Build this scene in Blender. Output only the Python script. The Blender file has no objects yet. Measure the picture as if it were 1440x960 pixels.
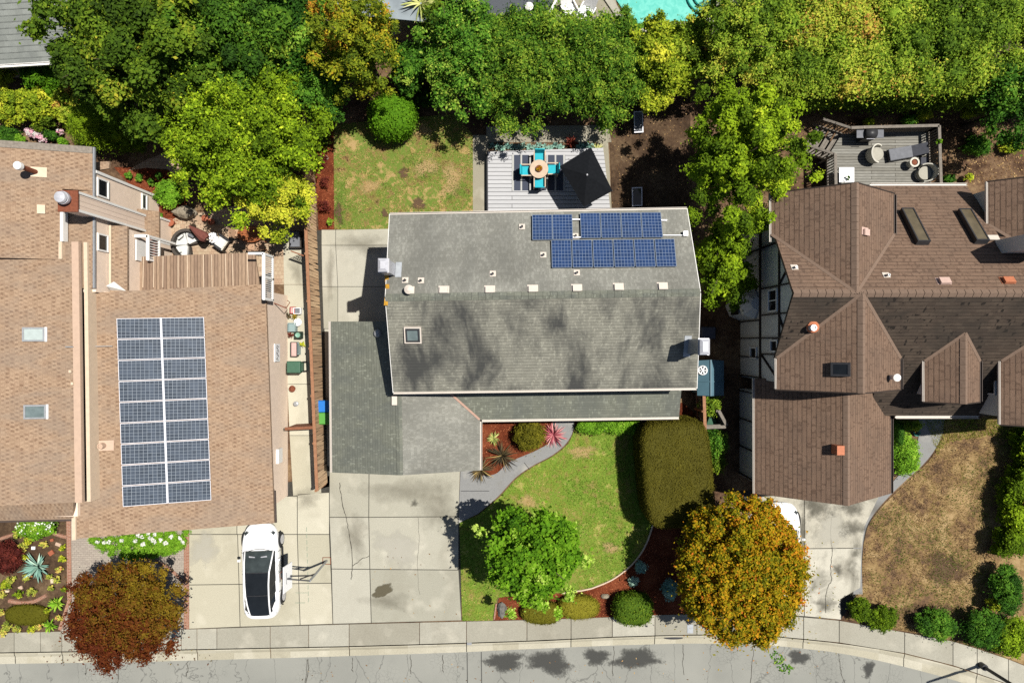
import bpy, bmesh, math, random
import numpy as np
from mathutils import Vector, Matrix
R = math.radians
random.seed(11)
rng = np.random.default_rng(11)
scene = bpy.context.scene
COL = scene.collection
HC, FP = 35.0, 960.0          # drone height above the ground, focal length in reference pixels


def P(px, py, z=0.0):
    """plan position of a surveyed point of the photograph at its real height z"""
    k = (HC - z) / FP
    return Vector(((px - 720) * k, (480 - py) * k, z))


def XY(px, py, z=0.0):
    p = P(px, py, z)
    return (p.x, p.y)


# ------------------------------------------------------------------ objects
def tag(o, label=None, cat=None, group=None, kind=None):
    if label: o['label'] = label
    if cat: o['category'] = cat
    if group: o['group'] = group
    if kind: o['kind'] = kind
    return o


def thing(name, label, cat, loc=(0, 0, 0), rz=0.0, group=None):
    o = bpy.data.objects.new(name, None)
    o.empty_display_size = 0.2
    COL.objects.link(o)
    o.location = loc
    o.rotation_euler = (0, 0, rz)
    return tag(o, label, cat, group)


def world_loc(o):
    v = Vector((0, 0, 0))
    while o is not None:
        v += o.location
        o = o.parent
    return v


def copy_tree(o, parent=None):
    c = o.copy()
    COL.objects.link(c)
    if parent is not None:
        c.parent = parent
    for ch in list(o.children):
        copy_tree(ch, c)
    return c


def place(o, loc, rz=0.0, label=None, scale=None):
    o.location = loc
    o.rotation_euler = (0, 0, rz)
    if label: o['label'] = label
    if scale: o.scale = (scale, scale, scale)
    return o


# ------------------------------------------------------------------ mesh builder
class MB:
    def __init__(s):
        s.v, s.f, s.m = [], [], []

    def face(s, pts, mi=0):
        n = len(s.v)
        s.v += [Vector(p) for p in pts]
        s.f.append(tuple(range(n, n + len(pts))))
        s.m.append(mi)
        return s

    def hexa(s, b, t, mi=0):
        """b, t: four bottom and four top points, both counter-clockwise from above"""
        n = len(s.v)
        s.v += [Vector(p) for p in b] + [Vector(p) for p in t]
        for f in ((3, 2, 1, 0), (4, 5, 6, 7), (0, 1, 5, 4), (1, 2, 6, 5), (2, 3, 7, 6), (3, 0, 4, 7)):
            s.f.append(tuple(n + i for i in f)); s.m.append(mi)
        return s

    def boxm(s, M, size, mi=0):
        x, y, z = (d / 2 for d in size)
        q = [(-x, -y), (x, -y), (x, y), (-x, y)]
        return s.hexa([M @ Vector((a, b, -z)) for a, b in q], [M @ Vector((a, b, z)) for a, b in q], mi)

    def box(s, c, size, rz=0.0, mi=0, rx=0.0, ry=0.0):
        M = Matrix.Translation(Vector(c)) @ Matrix.Rotation(rz, 4, 'Z') @ Matrix.Rotation(ry, 4, 'Y') @ Matrix.Rotation(rx, 4, 'X')
        return s.boxm(M, size, mi)

    def span(s, x0, x1, y0, y1, z0, z1, mi=0):
        return s.box(((x0 + x1) / 2, (y0 + y1) / 2, (z0 + z1) / 2), (abs(x1 - x0), abs(y1 - y0), abs(z1 - z0)), 0, mi)

    def beam(s, a, b, w, h, mi=0):
        a, b = Vector(a), Vector(b)
        d = b - a
        L = d.length
        d.normalize()
        up = Vector((0, 0, 1)) if abs(d.z) < 0.95 else Vector((0, 1, 0))
        sd = d.cross(up).normalized()
        up2 = sd.cross(d)
        M = Matrix((( d.x, -sd.x, up2.x, (a.x + b.x) / 2), (d.y, -sd.y, up2.y, (a.y + b.y) / 2), (d.z, -sd.z, up2.z, (a.z + b.z) / 2), (0, 0, 0, 1)))
        return s.boxm(M, (L, w, h), mi)

    def prism(s, poly, z0, z1, mi=0):
        poly = [(p[0], p[1]) for p in poly]
        a = sum(poly[i][0] * poly[(i + 1) % len(poly)][1] - poly[(i + 1) % len(poly)][0] * poly[i][1] for i in range(len(poly)))
        if a < 0: poly = poly[::-1]
        n, k = len(s.v), len(poly)
        s.v += [Vector((x, y, z0)) for x, y in poly] + [Vector((x, y, z1)) for x, y in poly]
        s.f.append(tuple(n + i for i in range(k))[::-1]); s.m.append(mi)
        s.f.append(tuple(n + k + i for i in range(k))); s.m.append(mi)
        for i in range(k):
            j = (i + 1) % k
            s.f.append((n + i, n + j, n + k + j, n + k + i)); s.m.append(mi)
        return s

    def slab(s, pts, t, mi=0):
        """a sloping sheet of thickness t below the given top polygon"""
        pts = [Vector(p) for p in pts]
        nz = sum((pts[i].x * pts[(i + 1) % len(pts)].y - pts[(i + 1) % len(pts)].x * pts[i].y) for i in range(len(pts)))
        if nz < 0: pts = pts[::-1]
        n, k = len(s.v), len(pts)
        s.v += pts + [p - Vector((0, 0, t)) for p in pts]
        s.f.append(tuple(n + i for i in range(k))); s.m.append(mi)
        s.f.append(tuple(n + k + i for i in range(k))[::-1]); s.m.append(mi)
        for i in range(k):
            j = (i + 1) % k
            s.f.append((n + k + i, n + k + j, n + j, n + i)); s.m.append(mi)
        return s

    def tube(s, pts, r, n=8, mi=0, cap=True):
        pts = [Vector(p) for p in pts]
        rr = r if isinstance(r, (list, tuple)) else [r] * len(pts)
        rings = []
        prev = None
        for i, p in enumerate(pts):
            d = (pts[min(i + 1, len(pts) - 1)] - pts[max(i - 1, 0)]).normalized()
            if prev is None:
                a = d.cross(Vector((0, 0, 1)) if abs(d.z) < 0.9 else Vector((1, 0, 0))).normalized()
            else:
                a = (prev - d * prev.dot(d)).normalized()
            prev = a
            b = d.cross(a)
            st = len(s.v)
            for k in range(n):
                t = 2 * math.pi * k / n
                s.v.append(p + (a * math.cos(t) + b * math.sin(t)) * rr[i])
            rings.append(st)
        for i in range(len(pts) - 1):
            for k in range(n):
                k2 = (k + 1) % n
                s.f.append((rings[i] + k, rings[i] + k2, rings[i + 1] + k2, rings[i + 1] + k)); s.m.append(mi)
        if cap:
            s.f.append(tuple(rings[0] + k for k in range(n))[::-1]); s.m.append(mi)
            s.f.append(tuple(rings[-1] + k for k in range(n))); s.m.append(mi)
        return s

    def lathe(s, c, prof, n=20, mi=0, sx=1.0, sy=1.0):
        c = Vector(c)
        rings = []
        for r, z in prof:
            st = len(s.v)
            for k in range(n):
                t = 2 * math.pi * k / n
                s.v.append(c + Vector((math.cos(t) * r * sx, math.sin(t) * r * sy, z)))
            rings.append(st)
        for i in range(len(prof) - 1):
            for k in range(n):
                k2 = (k + 1) % n
                s.f.append((rings[i] + k, rings[i] + k2, rings[i + 1] + k2, rings[i + 1] + k)); s.m.append(mi)
        s.f.append(tuple(rings[0] + k for k in range(n))[::-1]); s.m.append(mi)
        s.f.append(tuple(rings[-1] + k for k in range(n))); s.m.append(mi)
        return s

    def build(s, name, mats, parent=None, smooth=False, bevel=0.0, sub=0):
        if not isinstance(mats, (list, tuple)): mats = [mats]
        if parent is not None:
            off, loc = world_loc(parent), Vector((0, 0, 0))
        else:
            n = len(s.v)
            off = Vector((sum(v.x for v in s.v) / n, sum(v.y for v in s.v) / n, min(v.z for v in s.v)))
            loc = off
        me = bpy.data.meshes.new(name)
        me.from_pydata([tuple(v - off) for v in s.v], [], s.f)
        for m in mats: me.materials.append(m)
        me.polygons.foreach_set('material_index', s.m)
        if smooth: me.polygons.foreach_set('use_smooth', [True] * len(s.f))
        uv = me.uv_layers.new(name='UVMap')
        data = []
        Z = Vector((0, 0, 1))
        for f in s.f:
            pts = [s.v[i] for i in f]
            nn = Vector((0, 0, 0))
            for i in range(len(pts)):
                a, b = pts[i], pts[(i + 1) % len(pts)]
                nn += Vector(((a.y - b.y) * (a.z + b.z), (a.z - b.z) * (a.x + b.x), (a.x - b.x) * (a.y + b.y)))
            if nn.length < 1e-12: nn = Z.copy()
            nn.normalize()
            u = Z.cross(nn)
            u = Vector((1, 0, 0)) if u.length < 0.03 else u.normalized()
            w = nn.cross(u)
            for p in pts: data += [p.dot(u), p.dot(w)]
        uv.data.foreach_set('uv', data)
        me.update()
        o = bpy.data.objects.new(name, me)
        COL.objects.link(o)
        o.location = loc
        if parent is not None: o.parent = parent
        if bevel:
            md = o.modifiers.new('Bevel', 'BEVEL'); md.width = bevel; md.segments = 2; md.limit_method = 'ANGLE'
        if sub:
            md = o.modifiers.new('Subdivision', 'SUBSURF'); md.levels = sub; md.render_levels = sub
        return o


def one(name, mats, label, cat, mb, group=None, kind=None, **kw):
    return tag(mb.build(name, mats, None, **kw), label, cat, group, kind)


# ------------------------------------------------------------------ materials
def lin(c):
    return tuple(((x / 255) / 12.92 if x / 255 <= 0.04045 else ((x / 255 + 0.055) / 1.055) ** 2.4) for x in c)


def A(r, g, b, k=1.40):
    """base colour of a surface from the tone it shows in full sun"""
    return tuple(min(0.88, x / k) for x in lin((r, g, b))) + (1.0,)


class NT:
    def __init__(s, name):
        s.m = bpy.data.materials.new(name)
        s.m.use_nodes = True
        s.t = s.m.node_tree
        s.n, s.l = s.t.nodes, s.t.links
        s.b = s.n['Principled BSDF']
        s.out = s.n['Material Output']
        s.tc = None

    def add(s, typ, ins=None, **props):
        nd = s.n.new(typ)
        for k, v in props.items(): setattr(nd, k, v)
        for k, v in (ins or {}).items(): s.put(nd.inputs[k], v)
        return nd

    def put(s, sock, v):
        if hasattr(v, 'is_output'): s.l.new(v, sock)
        else: sock.default_value = v

    def co(s, which='Object'):
        if s.tc is None: s.tc = s.add('ShaderNodeTexCoord')
        return s.tc.outputs[which]

    def mapping(s, vec, scale=(1, 1, 1), rot=(0, 0, 0), loc=(0, 0, 0)):
        return s.add('ShaderNodeMapping', {'Vector': vec, 'Scale': scale, 'Rotation': rot, 'Location': loc}).outputs[0]

    def noise(s, vec, scale, detail=4.0, rough=0.55, dist=0.0):
        return s.add('ShaderNodeTexNoise', {'Vector': vec, 'Scale': scale, 'Detail': detail, 'Roughness': rough, 'Distortion': dist}).outputs[0]

    def voro(s, vec, scale, feature='F1', out='Distance', rand=1.0):
        return s.add('ShaderNodeTexVoronoi', {'Vector': vec, 'Scale': scale, 'Randomness': rand}, feature=feature).outputs[out]

    def ramp(s, fac, stops, interp='LINEAR'):
        nd = s.add('ShaderNodeValToRGB', {'Fac': fac})
        cr = nd.color_ramp
        cr.interpolation = interp
        while len(cr.elements) < len(stops): cr.elements.new(0.5)
        for e, (p, c) in zip(cr.elements, stops):
            e.position = p
            e.color = c if len(c) == 4 else (*c, 1)
        return nd.outputs[0]

    def val(s, fac, a, b, lo=0.0, hi=1.0):
        nd = s.add('ShaderNodeMapRange', {'Value': fac, 'From Min': a, 'From Max': b, 'To Min': lo, 'To Max': hi})
        return nd.outputs[0]

    def mix(s, fac, a, b, mode='MIX'):
        nd = s.add('ShaderNodeMix', data_type='RGBA', blend_type=mode)
        s.put(nd.inputs[0], fac); s.put(nd.inputs[6], a); s.put(nd.inputs[7], b)
        return nd.outputs[2]

    def math(s, op, a, b=0.0):
        nd = s.add('ShaderNodeMath', operation=op)
        s.put(nd.inputs[0], a); s.put(nd.inputs[1], b)
        return nd.outputs[0]

    def fin(s, col, rough=0.8, bump=None, dist=0.02, strength=0.5, spec=0.3, metal=0.0):
        s.put(s.b.inputs['Base Color'], col)
        s.put(s.b.inputs['Roughness'], rough)
        s.b.inputs['Specular IOR Level'].default_value = spec
        s.b.inputs['Metallic'].default_value = metal
        if bump is not None:
            bn = s.add('ShaderNodeBump', {'Height': bump, 'Distance': dist, 'Strength': strength})
            s.l.new(bn.outputs[0], s.b.inputs['Normal'])
        return s.m


def dark(c, k): return tuple(x * k for x in c[:3]) + (1,)


def m_plain(name, col, rough=0.6, var=0.12, scale=6.0, spec=0.3, metal=0.0, which='Object', bump=0.0):
    t = NT(name)
    n = t.noise(t.co(which), scale, 5)
    c = t.ramp(n, [(0.3, dark(col, 1 - var)), (0.7, dark(col, 1 + var * 0.6))])
    return t.fin(c, rough, n if bump else None, bump, 0.5, spec, metal)


def m_ground(name, stops, s1=0.5, s2=6.0, s3=40.0, bump=0.03, rough=0.95, w=(0.5, 0.3, 0.2), rng_=(0.32, 0.68)):
    t = NT(name)
    co = t.co('Object')
    a, b, c = t.noise(co, s1, 4), t.noise(co, s2, 5, 0.65), t.noise(co, s3, 3, 0.7)
    f = t.math('ADD', t.math('MULTIPLY', a, w[0]), t.math('ADD', t.math('MULTIPLY', b, w[1]), t.math('MULTIPLY', c, w[2])))
    f = t.val(f, *rng_)
    return t.fin(t.ramp(f, stops), rough, t.math('ADD', b, c), bump, 0.7, 0.15)


def m_concrete(name, cols, stain=0.35, bump=0.004, stain_col=(0.16, 0.14, 0.10, 1), s=0.45):
    t = NT(name)
    co = t.co('Object')
    isl = t.add('ShaderNodeNewGeometry').outputs['Random Per Island']
    base = t.ramp(isl, [(0, cols[0]), (0.5, cols[1]), (1, cols[2])])
    fine = t.noise(co, 22, 6, 0.7)
    base = t.mix(0.55, base, t.ramp(fine, [(0.3, (0.6, 0.6, 0.6)), (0.7, (1.18, 1.18, 1.18))]), 'MULTIPLY')
    big = t.noise(t.mapping(co, (1, 0.7, 1)), s, 7, 0.62, 0.6)
    f = t.val(big, 0.50, 0.72, 0.0, stain)
    base = t.mix(f, base, stain_col)
    blot = t.noise(co, 2.3, 5, 0.6)
    base = t.mix(t.val(blot, 0.55, 0.75, 0.0, stain * 0.7), base, t.mix(0.5, base, stain_col))
    wash = t.noise(co, 0.8, 3)
    base = t.mix(t.val(wash, 0.55, 0.7, 0, 0.25), base, (0.62, 0.58, 0.48, 1))
    return t.fin(base, 0.9, fine, bump, 0.6, 0.2)


def m_shingle(name, c1, c2, joint_shade, course=0.14, width=0.30, stain=None, stain_amt=0.5, dab=None, tint2=None, stain_sc=(0.9, 0.35), lines=1.0, rot=0.0, bump=0.012, dots=None):
    """shingle courses: two shingle tones, thin course shadows painted as dark lines, small dabs of a third tone, big weather stains"""
    t = NT(name)
    uv = t.mapping(t.co('UV'), rot=(0, 0, rot))
    jig = t.noise(uv, 7, 2)
    uvj = t.add('ShaderNodeVectorMath', operation='ADD')
    t.put(uvj.inputs[0], uv)
    t.put(uvj.inputs[1], t.add('ShaderNodeCombineXYZ', {'X': t.val(jig, 0, 1, -0.06, 0.06), 'Y': t.val(jig, 0, 1, -0.012, 0.012)}).outputs[0])
    uvj = uvj.outputs[0]
    br = t.add('ShaderNodeTexBrick', {'Vector': uvj, 'Scale': 1.0, 'Mortar Size': 0.001, 'Mortar Smooth': 0.3, 'Bias': 0.0, 'Brick Width': width, 'Row Height': course,
                                      'Color1': c1, 'Color2': c2, 'Mortar': c2})
    br.offset = 0.5
    col = br.outputs[0]
    sep = t.add('ShaderNodeSeparateXYZ', {0: uvj})
    row = t.math('FRACT', t.math('DIVIDE', sep.outputs[1], course))
    gap = t.math('LESS_THAN', row, 0.17)
    vary = t.val(t.noise(t.mapping(uv, (2.5, 6, 1)), 1.5, 3), 0.35, 0.65, 0.35, 1.0)
    col = t.mix(t.math('MULTIPLY', t.math('MULTIPLY', gap, vary), min(1.0, 0.8 * lines)), col, joint_shade)
    if dab:
        c, thr, amt, su, sv = dab
        rid = t.math('FLOOR', t.math('DIVIDE', sep.outputs[1], course))
        dv = t.add('ShaderNodeCombineXYZ', {'X': t.math('MULTIPLY', sep.outputs[0], su), 'Y': t.math('ADD', t.math('MULTIPLY', rid, 7.3), t.math('MULTIPLY', sep.outputs[1], sv * 0.3))}).outputs[0]
        dn = t.noise(dv, 1.0, 1.0, 0.5)
        col = t.mix(t.val(dn, thr, thr + 0.06, 0.0, amt), col, c)
    if dots:
        dc, damt, dw = dots
        rid2 = t.math('FLOOR', t.math('DIVIDE', sep.outputs[1], course))
        uu = t.math('ADD', t.math('DIVIDE', sep.outputs[0], dw), t.math('MULTIPLY', rid2, 0.37))
        wn = t.add('ShaderNodeTexWhiteNoise', {'Vector': t.add('ShaderNodeCombineXYZ', {'X': t.math('FLOOR', uu), 'Y': rid2}).outputs[0]}, noise_dimensions='2D').outputs[0]
        inx = t.val(t.math('ABSOLUTE', t.math('SUBTRACT', t.math('FRACT', uu), 0.5)), 0.30, 0.20, 0.0, 1.0)
        iny = t.val(t.math('ABSOLUTE', t.math('SUBTRACT', row, 0.58)), 0.40, 0.28, 0.0, 1.0)
        pk = t.val(wn, 0.2, 0.7, 0.2, damt)
        col = t.mix(t.math('MULTIPLY', t.math('MULTIPLY', inx, iny), pk), col, dc)
    fine = t.noise(uv, 26, 4, 0.7)
    col = t.mix(0.7, col, t.ramp(fine, [(0.3, (0.62, 0.62, 0.62)), (0.7, (1.3, 1.3, 1.3))]), 'MULTIPLY')
    if tint2:
        big = t.noise(uv, 0.35, 4)
        col = t.mix(t.val(big, 0.42, 0.62, 0, 0.55), col, t.mix(1.0, col, tint2, 'MULTIPLY'))
    if stain:
        st = t.noise(t.mapping(uv, (*stain_sc, 1)), 0.9, 6, 0.62, 0.3)
        col = t.mix(t.val(st, 0.44, 0.62, 0, stain_amt), col, stain)
    h = t.math('ADD', t.math('MULTIPLY', row, -0.6), t.math('MULTIPLY', fine, 0.5))
    return t.fin(col, 0.92, h, bump, 0.6, 0.2)


def m_paver(name, c1, c2, joint_shade, course, width, stain=None, amt=0.0, dab=None, bump=0.004):
    t = NT(name)
    uv = t.co('UV')
    br = t.add('ShaderNodeTexBrick', {'Vector': uv, 'Scale': 1.0, 'Mortar Size': 0.009, 'Mortar Smooth': 0.3, 'Bias': 0.0, 'Brick Width': width, 'Row Height': course, 'Color1': c1, 'Color2': c2, 'Mortar': joint_shade})
    br.offset = 0.5
    fine = t.noise(uv, 14, 4, 0.7)
    col = t.mix(0.6, br.outputs[0], t.ramp(fine, [(0.3, (0.7, 0.7, 0.7)), (0.7, (1.2, 1.2, 1.2))]), 'MULTIPLY')
    if stain: col = t.mix(t.val(t.noise(uv, 0.8, 5), 0.48, 0.68, 0, amt), col, stain)
    return t.fin(col, 0.92, t.math('ADD', t.math('MULTIPLY', br.outputs[1], -1.0), fine), bump, 0.6, 0.2)


def m_boards(name, c1, c2, gap, width=0.14, length=3.0, rot=0.0, rough=0.75, which='UV', bump=0.006, grain=0.5, gapw=0.012):
    t = NT(name)
    uv = t.mapping(t.co(which), rot=(0, 0, rot))
    br = t.add('ShaderNodeTexBrick', {'Vector': uv, 'Scale': 1.0, 'Mortar Size': gapw, 'Mortar Smooth': 0.2, 'Bias': 0.0, 'Brick Width': length, 'Row Height': width,
                                      'Color1': c1, 'Color2': c2, 'Mortar': gap})
    br.offset = 0.37
    g = t.noise(t.mapping(uv, (1.5, 14, 1)), 2.0, 6, 0.65, 0.4)
    col = t.mix(grain, br.outputs[0], t.ramp(g, [(0.3, (0.55, 0.55, 0.55)), (0.7, (1.25, 1.25, 1.25))]), 'MULTIPLY')
    return t.fin(col, rough, t.math('MULTIPLY', br.outputs[1], -1.0), bump, 0.6, 0.25)


def m_cells(name, cell, line, nx, ny, w, h, rough=0.12):
    """solar glass: cells ruled by thin pale lines, w x h metres with nx x ny cells"""
    t = NT(name)
    uv = t.co('Generated')
    br = t.add('ShaderNodeTexBrick', {'Vector': t.mapping(uv, (nx, ny, 1)), 'Scale': 1.0, 'Mortar Size': 0.045, 'Mortar Smooth': 0.15, 'Bias': 0.0, 'Brick Width': 1.0, 'Row Height': 1.0,
                                      'Color1': cell, 'Color2': dark(cell, 1.5), 'Mortar': line})
    br.offset = 0.0
    n = t.noise(t.co('Object'), 1.2, 4)
    col = t.mix(t.val(n, 0.4, 0.7, 0, 0.35), br.outputs[0], dark(cell, 2.2))
    return t.fin(col, rough, spec=0.5)


def m_leaf(name, stops, trans=0.24, rough=0.75, gain=1.5):
    t = NT(name)
    stops = [(p, tuple(min(0.7, c * gain) for c in q[:3])) for p, q in stops]
    at = t.add('ShaderNodeAttribute', attribute_name='tint').outputs['Fac']
    col = t.ramp(at, stops)
    isl = t.add('ShaderNodeNewGeometry').outputs['Random Per Island']
    col = t.mix(1.0, col, t.ramp(isl, [(0, (0.78, 0.80, 0.74)), (1, (1.16, 1.16, 1.08))]), 'MULTIPLY')
    t.put(t.b.inputs['Base Color'], col)
    t.b.inputs['Roughness'].default_value = rough
    t.b.inputs['Specular IOR Level'].default_value = 0.12
    tr = t.add('ShaderNodeBsdfTranslucent', {'Color': t.mix(1.0, col, (1.0, 1.1, 0.6, 1), 'MULTIPLY')})
    mx = t.add('ShaderNodeMixShader', {0: trans})
    t.l.new(t.b.outputs[0], mx.inputs[1]); t.l.new(tr.outputs[0], mx.inputs[2])
    t.l.new(mx.outputs[0], t.out.inputs[0])
    return t.m


# ------------------------------------------------------------------ vegetation
_bm = bmesh.new(); bmesh.ops.create_icosphere(_bm, subdivisions=2, radius=1.0)
ICO_V = np.array([v.co[:] for v in _bm.verts]); ICO_F = np.array([[v.index for v in f.verts] for f in _bm.faces]); _bm.free()


def unit(a):
    return a / np.maximum(np.linalg.norm(a, axis=1, keepdims=True), 1e-9)


def leaf_quads(pos, nrm, size, aspect=0.6):
    n = unit(nrm)
    t = unit(np.cross(n, rng.normal(size=n.shape)))
    b = np.cross(n, t)
    L = size[:, None]
    W = L * aspect
    droop = rng.uniform(0.0, 0.35, (len(pos), 1))
    q = np.stack([pos - t * L * 0.5, pos + b * W * 0.5 - n * L * 0.1 + t * L * 0.05, pos + t * L * 0.5 - n * L * droop, pos - b * W * 0.5 - n * L * 0.1 + t * L * 0.05], 1)
    return q.reshape(-1, 3)


def np_mesh(name, V, quads, tris, tint, mat, parent):
    if parent is not None: off, loc = np.array(world_loc(parent)), Vector((0, 0, 0))
    else:
        off = np.array([V[:, 0].mean(), V[:, 1].mean(), V[:, 2].min()]); loc = Vector(off)
    me = bpy.data.meshes.new(name)
    me.vertices.add(len(V)); me.vertices.foreach_set('co', (V - off).astype(np.float32).ravel())
    nq, nt = len(quads), len(tris)
    me.loops.add(nq * 4 + nt * 3)
    me.loops.foreach_set('vertex_index', np.concatenate([quads.ravel(), tris.ravel()]).astype(np.int32))
    me.polygons.add(nq + nt)
    me.polygons.foreach_set('loop_start', np.concatenate([np.arange(nq) * 4, nq * 4 + np.arange(nt) * 3]).astype(np.int32))
    at = me.attributes.new('tint', 'FLOAT', 'POINT')
    at.data.foreach_set('value', tint.astype(np.float32))
    me.materials.append(mat)
    me.update(); me.validate()
    o = bpy.data.objects.new(name, me)
    COL.objects.link(o)
    o.location = loc
    if parent is not None: o.parent = parent
    return o


def leaf_mesh(name, mat, parent, C, r, tint, leaf=0.16, dens=200, aspect=0.6, core=0.66, lowcut=-0.35, tvar=0.25, flat=0.85, stick=0.0):
    """foliage of leaf clumps: centres C (n,3), radii r (n), clump tints"""
    C, r, tint = np.asarray(C, float), np.asarray(r, float), np.asarray(tint, float)
    core = core * 0.84 if core else core
    cnt = np.maximum(10, (dens * 1.15 * 2 * np.pi * r ** 2 * rng.uniform(0.75, 1.25, len(r))).astype(int))
    idx = np.repeat(np.arange(len(r)), cnt)
    d = unit(rng.normal(size=(len(idx) * 2, 3)))
    d = d[d[:, 2] > lowcut]
    while len(d) < len(idx):
        e = unit(rng.normal(size=(len(idx), 3))); d = np.concatenate([d, e[e[:, 2] > lowcut]])
    d = d[:len(idx)]
    # each clump is itself uneven: lobes along random axes
    ax = unit(rng.normal(size=(len(r), 3)))[idx]
    lob = 1.0 + 0.22 * np.sin(4.0 * np.sum(ax * d, 1) + idx * 1.7)
    rad = r[idx] * lob * rng.uniform(0.55, 1.06, len(idx)) ** 0.7
    pos = C[idx] + d * rad[:, None] * np.array([1, 1, flat])
    if stick:
        far = rng.random(len(idx)) < stick
        pos[far] += rng.normal(size=(far.sum(), 3)) * (r[idx][far, None] * 0.38)
    nrm = d * 0.6 + np.array([0, 0, 0.55]) + rng.normal(size=d.shape) * 0.45
    size = leaf * rng.uniform(0.5, 1.0, len(idx)) * rng.choice([0.8, 1.0, 1.5], len(idx))
    V = leaf_quads(pos, nrm, size, aspect)
    tt = np.clip(tint[idx] + rng.normal(size=len(idx)) * tvar * 0.5, 0.01, 0.99)
    tl = np.repeat(tt, 4)
    quads = np.arange(len(V)).reshape(-1, 4)
    tris = np.zeros((0, 3), int)
    if core:
        k = len(ICO_V)
        jit = 1 + 0.16 * rng.normal(size=(len(r), k, 1))
        cv = C[:, None, :] + ICO_V[None] * (r * core)[:, None, None] * jit * np.array([1, 1, flat])
        base = len(V)
        tris = (ICO_F[None] + (np.arange(len(r)) * k)[:, None, None] + base).reshape(-1, 3)
        V = np.concatenate([V, cv.reshape(-1, 3)])
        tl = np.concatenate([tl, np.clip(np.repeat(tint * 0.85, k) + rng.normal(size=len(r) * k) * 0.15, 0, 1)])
    return np_mesh(name, V, quads, tris, tl, mat, parent)


def clumps_ellipsoid(c, rad, n, cr=(0.22, 0.36), low=-0.25, tm=0.45, ts=0.2, lump=0.18):
    i = np.arange(n) + 0.5
    z = 1 - (1 - low) * i / n
    ph = i * 2.399963 + rng.uniform(0, 6)
    s = np.sqrt(np.maximum(0, 1 - z * z))
    d = np.stack([s * np.cos(ph), s * np.sin(ph), z], 1)
    d = unit(d + rng.normal(size=d.shape) * 0.12)
    mean = (rad[0] + rad[1]) / 2
    r = mean * rng.uniform(*cr, n)
    k = 1 - r / mean * 0.85 + rng.normal(size=n) * lump * 0.4
    C = np.array(c) + d * np.array(rad) * k[:, None]
    inner = max(3, n // 6)
    Ci = np.array(c) + unit(rng.normal(size=(inner, 3))) * np.array(rad) * rng.uniform(0.1, 0.45, (inner, 1))
    ri = mean * rng.uniform(0.3, 0.42, inner)
    t = np.clip(tm + rng.normal(size=n + inner) * ts, 0.02, 0.98)
    return np.concatenate([C, Ci]), np.concatenate([r, ri]), t


def trunk_mb(base, top, r, limbs, seed):
    rd = random.Random(seed)
    b, t = Vector(base), Vector(top)
    m = MB()
    mid = b.lerp(t, 0.5) + Vector((rd.uniform(-.1, .1), rd.uniform(-.1, .1), 0))
    m.tube([b - Vector((0, 0, 0.1)), b + Vector((0, 0, 0.15)), mid, t], [r * 1.5, r * 1.05, r * 0.85, r * 0.5], 9)
    for q in limbs:
        q = Vector(q)
        st = b.lerp(t, rd.uniform(0.45, 0.8))
        k = st.lerp(q, 0.5) + Vector((0, 0, rd.uniform(0.05, 0.3)))
        m.tube([st, k, q], [r * 0.45, r * 0.3, r * 0.1], 6)
    return m


def tree(name, label, px, py, rx, ry, h, mat, n=46, leaf=0.18, dens=150, cr=(0.22, 0.36), tm=0.45, ts=0.2, lo=0.30, tr=0.16, aspect=0.6, cat='tree', group=None, bark=None,
         core=0.66, base=None, stick=0.05, tvar=0.25, low=-0.25, lump=0.18, extra=None, tgrad=None):
    zc = h * (1 + lo) / 2
    rz = h * (1 - lo) / 2
    c = P(px, py, zc)
    k = (HC - zc) / FP
    o = thing(name, label, cat, (c.x, c.y, 0) if base is None else (base[0], base[1], 0), 0, group)
    C, r, t = clumps_ellipsoid(c, (rx * k, ry * k, rz), n, cr, low, tm, ts, lump)
    if tgrad: t = np.clip(t + tgrad[0] * (C[:, 0] - c.x) / (rx * k) + tgrad[1] * (C[:, 1] - c.y) / (ry * k), .02, .98)
    if extra is not None:
        for (ex, ey, ez, er, et) in extra:
            e = P(ex, ey, ez)
            C = np.concatenate([C, [e[:]]]); r = np.append(r, er * (HC - ez) / FP); t = np.append(t, et)
    lim = [c_ for c_ in C[2:n:max(1, n // 7)]]
    lim = [np.array(c) + (q - np.array(c)) * 0.75 for q in lim]
    b = (c.x, c.y, 0) if base is None else (base[0], base[1], 0)
    tm_ = trunk_mb(b, (c.x, c.y, zc + rz * 0.3), tr, lim, int(px))
    cc = np.array(c)
    for q in C[rng.permutation(n)[:16]]:
        d_ = q - cc
        a_ = cc + d_ * 0.55
        m_ = cc + d_ * 0.85 + rng.normal(size=3) * 0.12
        e_ = cc + d_ * rng.uniform(1.05, 1.22) + np.array([0, 0, 0.12])
        tm_.tube([a_, m_, e_], [0.035, 0.022, 0.008], 5)
    tm_.build('trunk', bark or M['bark'], o, smooth=True)
    leaf_mesh('crown', mat, o, C, r, t, leaf, dens, aspect, core=core, stick=stick, tvar=tvar)
    return o


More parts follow.
